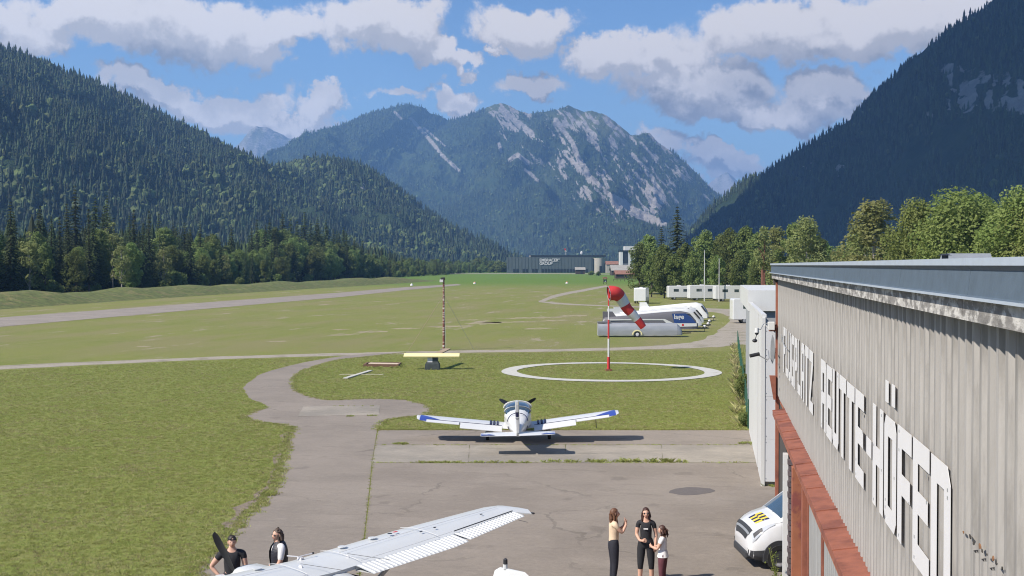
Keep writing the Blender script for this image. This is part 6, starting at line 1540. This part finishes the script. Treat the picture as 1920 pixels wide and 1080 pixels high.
# ------------------------------------------------------------------ people
M_SKIN = mat('skin', (0.56, 0.33, 0.24), 0.55, var=0.06, vscale=10)
def skin_mesh(verts, edges, radii, lvl=2):
    me = bpy.data.meshes.new('sk'); me.from_pydata([tuple(v) for v in verts], edges, []); o = bpy.data.objects.new('sk', me); COL.objects.link(o)
    mo = o.modifiers.new('skin', 'SKIN'); mo.use_smooth_shade = True
    sv = me.skin_vertices[0].data
    for i, r in enumerate(radii): sv[i].radius = (r, r) if not hasattr(r, '__len__') else r; sv[i].use_root = (i == 0)
    ss = o.modifiers.new('sub', 'SUBSURF'); ss.levels = lvl; ss.render_levels = lvl
    dg = bpy.context.evaluated_depsgraph_get(); dg.update(); out = bpy.data.meshes.new_from_object(o.evaluated_get(dg))
    vs = [v.co.copy() for v in out.vertices]; fs = [tuple(p.vertices) for p in out.polygons]
    bpy.data.objects.remove(o); bpy.data.meshes.remove(me); bpy.data.meshes.remove(out); return vs, fs
class Fig:
    """body frame: y forward, x to the figure's right, z up; sizes for 1.70 m scaled to H"""
    def __init__(s, label, loc, heading, H, top, pants, hair, armR, armL, female=True, sleeve=0.35, crop=0.0, shoes=None, head_turn=0.0, head_nod=0.0, legs=None, lean=0.0):
        k = H/1.70; s.k = k
        s.o = thing('person', label, 'person', loc, heading); o = s.o
        hipw, shw = (0.095, 0.165) if female else (0.09, 0.20)
        V = {}
        V['pel'] = (0, 0, .95); V['waist'] = (0, .01, 1.08); V['chest'] = (0, .015+lean, 1.27); V['neck0'] = (0, lean, 1.41); V['neck'] = (0, .015+lean, 1.47); V['head'] = (0, .03+lean, 1.56)
        for sd, sg, arm in (('R', 1, armR), ('L', -1, armL)):
            V['sh'+sd] = (sg*shw, lean, 1.385); V['el'+sd] = arm[0]; V['wr'+sd] = arm[1]; V['hd'+sd] = arm[2]
            lg = (legs or {}).get(sd, (0.0, 0.0))
            V['hip'+sd] = (sg*hipw, 0, .90); V['kn'+sd] = (sg*(hipw+.01)+lg[0]*.5, .02+lg[1]*.5, .49); V['an'+sd] = (sg*(hipw+.005)+lg[0], -.02+lg[1], .09); V['toe'+sd] = (sg*(hipw+.03)+lg[0], .13+lg[1], .035)
        s.V = {n: Vector(v)*k for n, v in V.items()}
        f = 0.92 if female else 1.12
        Rr = dict(pel=(.150*k, .125*k), waist=(.120*f*k, .105*f*k), chest=(.148*f*k, .122*f*k), neck0=.070*k, neck=.05*k*(1 if female else 1.15), head=.06*k)
        for sd in 'RL': Rr.update({'sh'+sd: .066*f*k, 'el'+sd: .045*f*k, 'wr'+sd: .030*k, 'hd'+sd: .030*k, 'hip'+sd: .108*k, 'kn'+sd: .070*k, 'an'+sd: .046*k, 'toe'+sd: .034*k})
        s.R = Rr
        E = [('pel', 'waist'), ('waist', 'chest'), ('chest', 'neck0'), ('neck0', 'neck'), ('neck', 'head')]
        for sd in 'RL': E += [('neck0', 'sh'+sd), ('sh'+sd, 'el'+sd), ('el'+sd, 'wr'+sd), ('wr'+sd, 'hd'+sd), ('pel', 'hip'+sd), ('hip'+sd, 'kn'+sd), ('kn'+sd, 'an'+sd), ('an'+sd, 'toe'+sd)]
        vs, fs = s.skin(E)
        b = MB(); b.add(vs, fs)
        hc = s.V['head']+Vector((0, 0.0, 0.045*k)); HR = Matrix.Rotation(head_turn, 3, 'Z') @ Matrix.Rotation(-head_nod, 3, 'X'); s.hc = hc; s.HR = HR
        hv = MB(); hv.ell((0, 0, 0), (.074, .092, .112), 18, 12)
        def sh_(v):
            v = Vector(v)
            if v.z < -0.02: v.x *= 1-0.35*min(1, (-v.z-.02)/.09); v.y = v.y*(1-0.12*min(1, (-v.z-.02)/.09))+0.012*min(1, (-v.z)/.09)
            if v.y > .06 and abs(v.z+.012) < .035 and abs(v.x) < .022: v.y += .018
            return v
        hv.v = [sh_(v) for v in hv.v]
        hv.ell((0, .098, -.022), (.014, .018, .026), 8, 6); 
        for sg in (-1, 1): hv.ell((sg*.074, -.005, -.005), (.012, .022, .032), 8, 6)
        hv.v = [tuple(HR @ (Vector(v)*k) + hc) for v in hv.v]; b.add(hv.v, hv.f)
        for sd, sg in (('R', 1), ('L', -1)):
            h = s.V['hd'+sd]; w = s.V['wr'+sd]; d = (h-w).normalized(); u = d.cross(Vector((0.3*sg, 1, 0.2))).normalized(); n_ = d.cross(u)
            b.ell(h, (.034*k, .034*k, .034*k), 8, 6)
            for q, (off, ln) in enumerate(((-.028, .070), (-.010, .080), (.010, .076), (.027, .060))):
                p0 = h+u*off*k; p1 = p0+d*ln*.55*k+n_*.008*k; p2 = p1+(d*.7+n_*.7).normalized()*ln*.5*k
                b.tube([p0, p1, p2], [.0095*k, .0085*k, .007*k], 6)
            b.tube([h-d*.02*k-u*.026*k, h-u*.050*k+d*.012*k+n_*.012*k, h-u*.048*k+d*.042*k+n_*.022*k], [.011*k, .010*k, .008*k], 6)
        s.body = b.build('body', M_SKIN, o, 60)
        # face
        fb_ = MB()
        for sg in (-1, 1): fb_.ell((sg*.030, .083, .008), (.013, .008, .008), 8, 6)
        s.part(fb_, 'eyes', mat('eye', (0.05, 0.035, 0.03), 0.3) if 'eye' not in bpy.data.materials else bpy.data.materials['eye'])
        fb_ = MB(); fb_.ell((0, .086, -.058), (.024, .008, .007), 10, 6); s.part(fb_, 'mouth', mat('lip', (0.42, 0.14, 0.12), 0.5) if 'lip' not in bpy.data.materials else bpy.data.materials['lip'])
        # trousers
        s.cloth([('pel', 'hipR'), ('pel', 'hipL'), ('pel', 'waist')] + [(a+sd, c+sd) for sd in 'RL' for a, c in (('hip', 'kn'), ('kn', 'an'))], 1.10, 'trousers', pants, {'waist': 0.25}, {'an': crop})
        s.cloth([('pel', 'waist'), ('waist', 'chest'), ('chest', 'neck0')] + [(a+sd, c+sd) if a != 'neck0' else ('neck0', c+sd) for sd in 'RL' for a, c in (('neck0', 'sh'), ('sh', 'el'))], 1.13, 'shirt', top, {'pel': 0.05}, {'el': sleeve}, neckcut=0.30)
        sb = MB()
        for sd in 'RL':
            a_ = s.V['an'+sd]; t_ = s.V['toe'+sd]; sb.ell((a_+t_)/2+Vector((0, .015*k, -.03*k)), (.048*k, .135*k, .045*k), 10, 8)
        sb.build('shoes', shoes or M_WFAB, o, True)
    def skin(s, E, f=1.0, over=None):
        names = []
        for a, c in E:
            for n in (a, c):
                if n not in names: names.append(n)
        if 'pel' in names: names.remove('pel'); names.insert(0, 'pel')
        P = [(over or {}).get(n, s.V[n]) for n in names]; R = []
        for n in names:
            r = s.R[n]; R.append(tuple(x*f for x in r) if hasattr(r, '__len__') else r*f)
        return skin_mesh(P, [(names.index(a), names.index(c)) for a, c in E], R)
    def cloth(s, E, f, nm, m, shift, cut, neckcut=0.0):
        over = {}
        if nm == 'trousers': over['waist'] = s.V['waist']+Vector((0, 0, .03*s.k))
        else:
            over['pel'] = s.V['pel']-Vector((0, 0, .10*s.k)); over['neck0'] = s.V['neck0']-Vector((0, 0, .012*s.k))
        for key, c in cut.items():
            for sd in 'RL':
                if key == 'an': over['an'+sd] = s.V['an'+sd].lerp(s.V['kn'+sd], c)
                if key == 'el': over['el'+sd] = s.V['sh'+sd].lerp(s.V['el'+sd], 1-c) if c >= 0 else s.V['el'+sd]
        vs, fs = s.skin(E, f, over); b = MB(); b.add(vs, fs); return b.build(nm, m, s.o, 60)
    def part(s, mb, nm, m):
        mb.v = [tuple(s.HR @ (Vector(v)*s.k) + s.hc) for v in mb.v]; return mb.build(nm, m, s.o, True)
def hair_cap(long=0.0, tail=False, curly=0.0, front=0.03):
    b = MB(); b.ell((0, -.012, .022), (.084, .100, .108), 18, 12)
    vs = []
    rr = random.Random(2)
    for v in b.v:
        v = Vector(v)
        if v.y > front and v.z < .062: v.y = front-0.002*(1) - 0.25*max(0, .05-v.z); 
        if v.z < -.03: v.z = -.03 - (0.02 if long else 0)
        v += Vector((rr.gauss(0, .004+curly), rr.gauss(0, .004+curly), rr.gauss(0, .003+curly)))
        vs.append(tuple(v))
    b.v = vs
    if long:
        for sg, y, w in ((-1, -.03, .030), (1, -.03, .030), (-.5, -.08, .036), (.5, -.08, .036), (0, -.095, .04), (-.95, .02, .022), (.95, .02, .022)):
            pts = [(sg*.070, y, .01), (sg*.082, y-.012, -.09), (sg*.090, y-.008, -.09-long*.6), (sg*.078, y-.018, -.09-long)]
            b.tube([(p[0]+rr.gauss(0, .006), p[1]+rr.gauss(0, .006), p[2]) for p in pts], [w, w*1.05, w*.95, w*.35], 8)
    if tail: b.tube([(0, -.10, .03), (0, -.145, -.02), (.005, -.14, -.12), (.0, -.12, -.20)], [.025, .03, .026, .008], 8)
    return b
def sunglasses(up=0.0):
    b = MB()
    for sg in (-1, 1): b.ell((sg*.033, .090-up*.03, .010+up), (.028, .008, .020), 10, 6); b.tube([(sg*.060, .080-up*.03, .014+up), (sg*.080, .0, .012+up)], .004, 5)
    b.tube([(-.008, .097-up*.03, .014+up), (.008, .097-up*.03, .014+up)], .004, 5); return b
def hm_(name, c): return mat(name, c, 0.55, var=0.25, vscale=30)
ROT = lambda deg: YAW + math.radians(deg)       # 0: facing away from the camera; 180: facing it; -90: facing right
# beige top, hand raised, looking to the right
p = G(1150, 1097)
T_BEI = mat('beige_cotton', (0.62, 0.47, 0.33), 0.85, var=0.12, vscale=8, bump=0.004, bscale=20); T_NAVY = mat('dark_jeans', (0.018, 0.018, 0.026), 0.85, var=0.2, vscale=14); T_BLK = mat('black_jersey', (0.020, 0.020, 0.024), 0.85, var=0.2, vscale=10, bump=0.004, bscale=16)
T_WHT = mat('white_cotton', (0.72, 0.70, 0.70), 0.85, var=0.05, vscale=8, bump=0.004, bscale=14); T_BURG = mat('burgundy_leggings', (0.10, 0.030, 0.040), 0.8, var=0.15, vscale=12)
f1 = Fig('woman in a beige top and dark trousers shading her face with a raised hand', (p.x, p.y, 0), ROT(-82), 1.72, T_BEI, T_NAVY, None,
         ((.17, .16, 1.20), (.08, .27, 1.36), (.06, .27, 1.45)), ((-.20, .12, 1.16), (-.10, .26, 1.30), (-.06, .28, 1.38)), True, 0.45, 0.0, M_BLACK, head_nod=-0.12)
f1.part(hair_cap(0.22), 'hair', hm_('brown_hair', (0.12, 0.055, 0.03)))
# black outfit, facing the camera
p = G(1211, 1096)
f2 = Fig('woman in black T-shirt, cropped trousers and sunglasses facing the camera', (p.x, p.y, 0), ROT(172), 1.73, T_BLK, T_BLK, None,
         ((.21, .03, 1.13), (.13, .17, 1.02), (.05, .20, 1.02)), ((-.225, -.02, 1.12), (-.21, .05, .90), (-.20, .07, .82)), True, 0.40, 0.42, M_WFAB, head_turn=0.1, legs={'R': (.03, .03), 'L': (-.03, 0)})
f2.part(hair_cap(0.14), 'hair', hm_('dark_hair', (0.05, 0.02, 0.015))); f2.part(sunglasses(), 'sunglasses', M_STEEL)
lo = bpy.data.objects.new('shirt_print', text_mesh('TOUR', 0.035, 0.001, bold=0.001)); bpy.data.objects.remove(lo)
b = MB(); b.box((0.0, 0.150, 1.30), (0.10, 0.006, 0.026)); b.build('shirt_print', T_WHT, f2.o)
# girl in white
p = G(1243, 1109)
f3 = Fig('girl in a white top and burgundy leggings with a ponytail', (p.x, p.y, 0), ROT(70), 1.45, T_WHT, T_BURG, None,
         ((.19, .12, 1.16), (.10, .26, 1.12), (.05, .32, 1.14)), ((-.20, .10, 1.14), (-.08, .28, 1.16), (-.02, .33, 1.19)), True, 0.45, 0.10, M_WFAB, head_nod=0.12)
f3.part(hair_cap(0.05, True), 'hair', hm_('chestnut_hair', (0.065, 0.030, 0.022)))
b = MB(); n = 20; b.loft([[Vector((r*math.cos(6.283*q/n)*(1+0.05*math.sin(5*q)), r*.82*math.sin(6.283*q/n), z)) for q in range(n)] for r, z in ((.112, .93), (.135, .86), (.158, .78))], cap=False); b.build('peplum', T_WHT, f3.o, True)
# man in black T-shirt, hand on hip, behind the propeller
q_ = RGT*-5.62+FWD*24.0
f4 = Fig('man in a black T-shirt standing hand on hip behind the propeller', (q_.x, q_.y, 0), ROT(186), 1.80, T_BLK, T_NAVY, None,
         ((.40, -.02, 1.13), (.23, .06, .97), (.16, .08, .96)), ((-.25, .03, 1.14), (-.24, .10, .92), (-.23, .13, .84)), False, 0.42, 0.0, M_BLACK, head_turn=0.15)
f4.part(hair_cap(0, curly=.002, front=0.04), 'hair', hm_('short_dark_hair', (0.03, 0.022, 0.018))); f4.part(sunglasses(0.055), 'sunglasses', M_STEEL)
# man with vest, facing left
q_ = RGT*-4.80+FWD*24.6
f5 = Fig('man in a dark padded vest over white sleeves beside the aeroplane wing', (q_.x, q_.y, 0), ROT(118), 1.80, T_WHT, T_NAVY, None,
         ((.26, -.02, 1.12), (.24, .12, .92), (.23, .16, .84)), ((-.25, .05, 1.13), (-.20, .18, .96), (-.18, .22, .88)), False, -1, 0.0, M_BLACK, head_turn=0.25)
f5.part(hair_cap(0.06, curly=.006, front=0.0), 'hair', hm_('grey_brown_hair', (0.10, 0.07, 0.055))); f5.part(sunglasses(), 'sunglasses', M_STEEL)
vsv = {}
k = f5.k; b = MB(); n = 26
secs = [(.205, .17, .90, 0), (.195, .165, 1.05, 0), (.212, .178, 1.18, .005), (.228, .176, 1.29, .005), (.215, .150, 1.38, 0), (.12, .115, 1.455, -.01), (.085, .08, 1.49, -.01)]
for side in (-1, 1):
    rings = []
    for (w, d_, z, y0) in secs:
        pts = []
        for q in range(13):
            a = math.radians(-90 + (165)*q/12)       # from back centre to the open front edge
            pts.append(Vector((side*w*math.cos(a)*k if True else 0, (y0+d_*math.sin(a))*k*1.02, z*k)))
        rings.append(pts)
    b.loft(rings, cap=False, closed=False)
b.build('vest', mat('padded_vest', (0.022, 0.022, 0.032), 0.5, var=0.2, vscale=6, bump=0.012, bscale=7, stretch=(1, 1, 5)), f5.o, True)
# ------------------------------------------------------------------ grass and weeds
M_BLADE = leaf_mat('grass_blades', (0.310, 0.350, 0.092), (0.385, 0.390, 0.145), 0.25, 0.5, 6.0)
M_STRAW = leaf_mat('dry_blades', (0.42, 0.37, 0.19), (0.34, 0.32, 0.14), 0.25, 0.3, 6.0)
def tuft(seed, n, h, spread, m, name='grass_tuft', w=0.007):
    r = np.random.default_rng(seed); V = []; F_ = []
    for i in range(n):
        a, rad = r.random()*6.283, spread*math.sqrt(r.random()); x, y = rad*math.cos(a), rad*math.sin(a)
        hh = h*(0.5+0.7*r.random()); lx, ly = r.normal(0, 0.5, 2)*hh; t = r.random()*6.283; wx, wy = w*math.cos(t), w*math.sin(t)
        o = len(V); V += [(x-wx, y-wy, -0.01), (x+wx, y+wy, -0.01), (x+lx*0.4+wx*0.7, y+ly*0.4+wy*0.7, hh*0.65), (x+lx, y+ly, hh)]
        F_ += [(o, o+1, o+2), (o, o+2, o+3)]
    return np_mesh(name, V, F_, m)
gt = [tuft(1, 16, 0.040, 0.11, M_BLADE), tuft(2, 14, 0.048, 0.10, M_BLADE), tuft(3, 12, 0.042, 0.10, M_STRAW), tuft(4, 20, 0.13, 0.09, M_BLADE, 'weed_clump', 0.008), tuft(5, 22, 0.42, 0.10, M_STRAW, 'weed_clump', 0.007)]
spots = [G(300, 960), G(340, 985), G(280, 1010), G(1030, 866), G(1393, 760)]
gp = []
for me, sp, lb in zip(gt, spots, ['short green grass tuft on the near lawn', 'taller green grass tuft on the near lawn', 'dry straw-coloured tuft on the near lawn', 'green weed clump in the concrete joint', 'tall dry grass clump along the green fence']):
    o = bpy.data.objects.new(me.name.split('.')[0], me); COL.objects.link(o); o.location = sp; tag(o, kind='stuff'); gp.append(o)
def in_poly(x, y, poly):
    c = np.zeros(len(x), bool); n = len(poly)
    for i in range(n):
        x0, y0 = poly[i][0], poly[i][1]; x1, y1 = poly[(i+1) % n][0], poly[(i+1) % n][1]
        if y0 == y1: continue
        m_ = ((y0 > y) != (y1 > y)); c ^= m_ & (x < (x1-x0)*(y-y0)/(y1-y0)+x0)
    return c
def scatter(name, P_, kd, sc, kinds=None):
    n = len(P_); r = np.random.default_rng(n); me = bpy.data.meshes.new(name); me.vertices.add(n); me.vertices.foreach_set('co', np.asarray(P_, np.float32).ravel())
    for an_, ty, dat in (('kind_id', 'INT', np.asarray(kd, np.int32)), ('size', 'FLOAT', np.asarray(sc, np.float32)), ('turn', 'FLOAT', (r.random(n)*6.28).astype(np.float32))):
        at = me.attributes.new(an_, ty, 'POINT'); at.data.foreach_set('value', dat)
    o = bpy.data.objects.new(name, me); COL.objects.link(o); o.modifiers.new('scatter', 'NODES').node_group = scatter_group(gp); tag(o, kind='stuff'); print(name, n)
r_ = np.random.default_rng(5)
lawn_l = [(p.x, p.y) for p in Lp] + [(-24, 8), (-40, 8), (-48, 40), (-60, 88), (G(460, 674).x, G(460, 674).y)]
lawn_r = [(p.x, p.y) for p in Rp] + [(G(1409, 805.8).x, G(1409, 805.8).y), (G(1395, 660).x, G(1395, 660).y), (G(1250, 657).x, G(1250, 657).y), (G(900, 663).x, G(900, 663).y)]
allp = []
for poly, N_ in ((lawn_l, 330000), (lawn_r, 130000)):
    a = np.array(poly); lo_, hi_ = a.min(0), a.max(0)
    q = lo_+(hi_-lo_)*r_.random((N_, 2)); q = q[in_poly(q[:, 0], q[:, 1], poly)]
    d = np.hypot(q[:, 0], q[:, 1]); q = q[r_.random(len(q)) < np.clip((46/d)**1.1, 0, 1)]
    q = q[(q[:, 0] > -0.75*q[:, 1]) & (np.abs(np.hypot(q[:, 0]-rc.x, q[:, 1]-rc.y)-6.9) > 0.72)]
    qx, qy = to_px(np.c_[q, np.zeros(len(q))]); q = q[(qy > np.interp(qx, [-300, 0, 250, 460, 640, 900, 1130, 1250, 1400], [714, 695, 682.5, 674, 668.5, 663, 659.5, 657, 648])) & ~in_poly(q[:, 0], q[:, 1], VERGE)]
    allp.append(q)
q = np.concatenate(allp); n = len(q); nz = fbm(q[:, 0]*0.6, q[:, 1]*0.6, 4, 3)
kd = np.where(r_.random(n) < np.clip((nz-0.42)*1.7, 0.05, 0.6), 2, r_.integers(0, 2, n))
scatter('grass', np.c_[q, np.zeros(n)], kd, 0.55+0.6*r_.random(n)*(0.5+nz))
# rougher fringe along the taxiway edges, joints and fence
P_ = []; kd = []; sc = []
def fringe(line, n, wid, kinds, s0, s1, z=0.0):
    line = [Vector((p[0], p[1], 0)) for p in line]; L_ = np.r_[0, np.cumsum([(b_-a_).length for a_, b_ in zip(line[:-1], line[1:])])]
    for _ in range(n):
        s = r_.random()*L_[-1]; i = min(np.searchsorted(L_, s, 'right')-1, len(line)-2); p = line[i].lerp(line[i+1], (s-L_[i])/max(L_[i+1]-L_[i], 1e-6))
        P_.append((p.x+r_.normal(0, wid), p.y+r_.normal(0, wid), z)); kd.append(int(r_.choice(kinds))); sc.append(r_.uniform(s0, s1))
fringe(Lp[40:118], 1500, 0.12, [0, 1, 2], 0.9, 1.7); fringe(Rp, 1100, 0.10, [0, 1, 2], 0.9, 1.7)
fringe(row(712, 1409, 806), 1500, 0.06, [0, 1, 1, 2], 1.0, 1.8)
def jt(x0, x1, y): return [G(x0+(x1-x0)*i/6, y) for i in range(7)]
fringe(jt(1012, 1130, 866.5), 36, 0.05, [3], 0.4, 0.8); fringe(jt(1110, 1290, 866.5), 64, 0.05, [3], 0.4, 1.2); fringe(jt(780, 866, 868), 90, 0.04, [3, 1], 0.35, 0.7); fringe(jt(700, 1420, 868), 110, 0.03, [1, 0], 0.8, 1.5); fringe(jt(885, 1000, 868), 40, 0.05, [3, 1], 0.4, 0.8)
fringe(jt(708, 1415, 835), 120, 0.03, [0, 1], 0.7, 1.3); fringe(jt(742, 770, 833), 20, 0.05, [3], 0.4, 0.8); fringe(jt(1385, 1412, 832), 22, 0.06, [3], 0.4, 0.8)
fringe([Vector((p.x+0.02, p.y, 0)) for p in joint], 320, 0.025, [0, 1, 2], 0.35, 0.8)
fringe(jt(650, 662, 781), 10, 0.04, [3], 0.4, 0.6); fringe(jt(690, 705, 780), 10, 0.04, [3], 0.4, 0.6); fringe(jt(620, 705, 762), 16, 0.03, [3], 0.3, 0.5)
fringe([G(493, 925), G(515, 930)], 24, 0.12, [3], 0.4, 0.8)
fringe([Vector((F0.x-0.35, F0.y, 0)), Vector((F1.x-0.35, F1.y, 0))], 260, 0.09, [4, 3, 3, 3, 1], 0.6, 1.0)
fringe([G(688, 691), G(750, 690), G(752, 683), G(690, 682), G(688, 691)], 160, 0.14, [3, 3, 1], 0.5, 1.1)
fringe([G(797, 693), G(826, 693)], 60, 0.15, [3, 1], 0.4, 0.9)
fringe([Vector((1.72, 40.1, 0)), Vector((2.5, 39.9, 0))], 26, 0.06, [3], 0.4, 0.8)
scatter('weeds', np.array(P_), kd, sc)
# bushes in the corner by the annex and a weed growing in front of the van
for (px, yb, h, w, lb) in [(1402, 752, 1.5, .55, 'leafy shrub growing against the annex wall'), (1398, 720, 1.2, .5, 'small shrub against the annex by the fence'), (1404, 800, 0.7, .9, 'low pale shrub at the lawn corner by the apron')]:
    p = G(px, yb); s_ = h/4
    o = thing('shrub', lb, 'shrub', (p.x, p.y, 0)); inst('stem', BUSH[0][0], o, scale=(s_*w*1.2, s_*w*1.2, s_)); inst('foliage', broadleaf(int(px), 4, 2.3, 0.0, 9, 240, 0.16)[1], o, scale=(s_*w*1.5, s_*w*1.5, s_))
vb = RGT*0 + Vector((1.50, 26.55, 0)); o = thing('weed_plant', 'leggy green weed growing beside the brick door jamb', 'plant', vb)
r2 = random.Random(4); st = MB(); lf = MB()
for i in range(9):
    a = r2.uniform(2.2, 4.6); h = r2.uniform(0.5, 1.15); tip = Vector((math.cos(a)*h*0.22, math.sin(a)*h*0.2, h)); st.tube([(0, 0, 0), tip*0.5+Vector((0.02, 0, 0)), tip], [.008, .006, .003], 5)
    for q in range(12):
        t = r2.uniform(0.15, 1); c = tip*t+Vector((r2.gauss(0, .05), r2.gauss(0, .05), r2.gauss(0, .03))); d = Vector((r2.gauss(0, 1), r2.gauss(0, 1), r2.gauss(0, .5))).normalized(); e = d.cross(Vector((0, 0, 1))).normalized(); s = r2.uniform(.025, .055)
        lf.add([c-d*s, c+e*s*.5, c+d*s, c-e*s*.5], [(0, 1, 2, 3)])
st.build('stem', M_BLADE, o); lf.build('leaves', leaf_mat('weed_leaves', (0.10, 0.15, 0.03), (0.15, 0.19, 0.05), 0.1, 0.3, 5), o)
# ------------------------------------------------------------------ haze
hz = MB(); hz.span((-6000, -400, -60), (7500, 15200, 985))
hm = bpy.data.materials.new('haze'); hm.use_nodes = True; t = hm.node_tree; t.nodes.clear()
mo = N(t, 'ShaderNodeOutputMaterial'); pv = N(t, 'ShaderNodeVolumePrincipled')
pv.inputs['Color'].default_value = (0.27, 0.53, 1.0, 1); pv.inputs['Density'].default_value = 1.1e-4; pv.inputs['Anisotropy'].default_value = 0.0
t.links.new(pv.outputs[0], mo.inputs['Volume'])
ho = hz.build('haze', hm); tag(ho, kind='stuff'); ho.display_type = 'WIRE'

# cumulus overhead, out of frame, whose shadow lies on the right flank of the valley
cl = MB(); rc_ = random.Random(14); c0 = RGT*-600 + FWD*1068
for i in range(84):
    a = rc_.uniform(0, 6.283); q = math.sqrt(rc_.random()); x, y = 940*q*math.cos(a), 840*q*math.sin(a); s = rc_.uniform(190, 330)*(1.1-0.5*q)
    p = c0 + RGT*x + FWD*y; cl.ell((p.x, p.y, 1760+rc_.uniform(0, 160)*(1-q)), (s, s, s*0.55), 12, 8)
tag(cl.build('cloud', mat('cloud_white', (0.85, 0.86, 0.88), 0.95), None, True), kind='stuff')
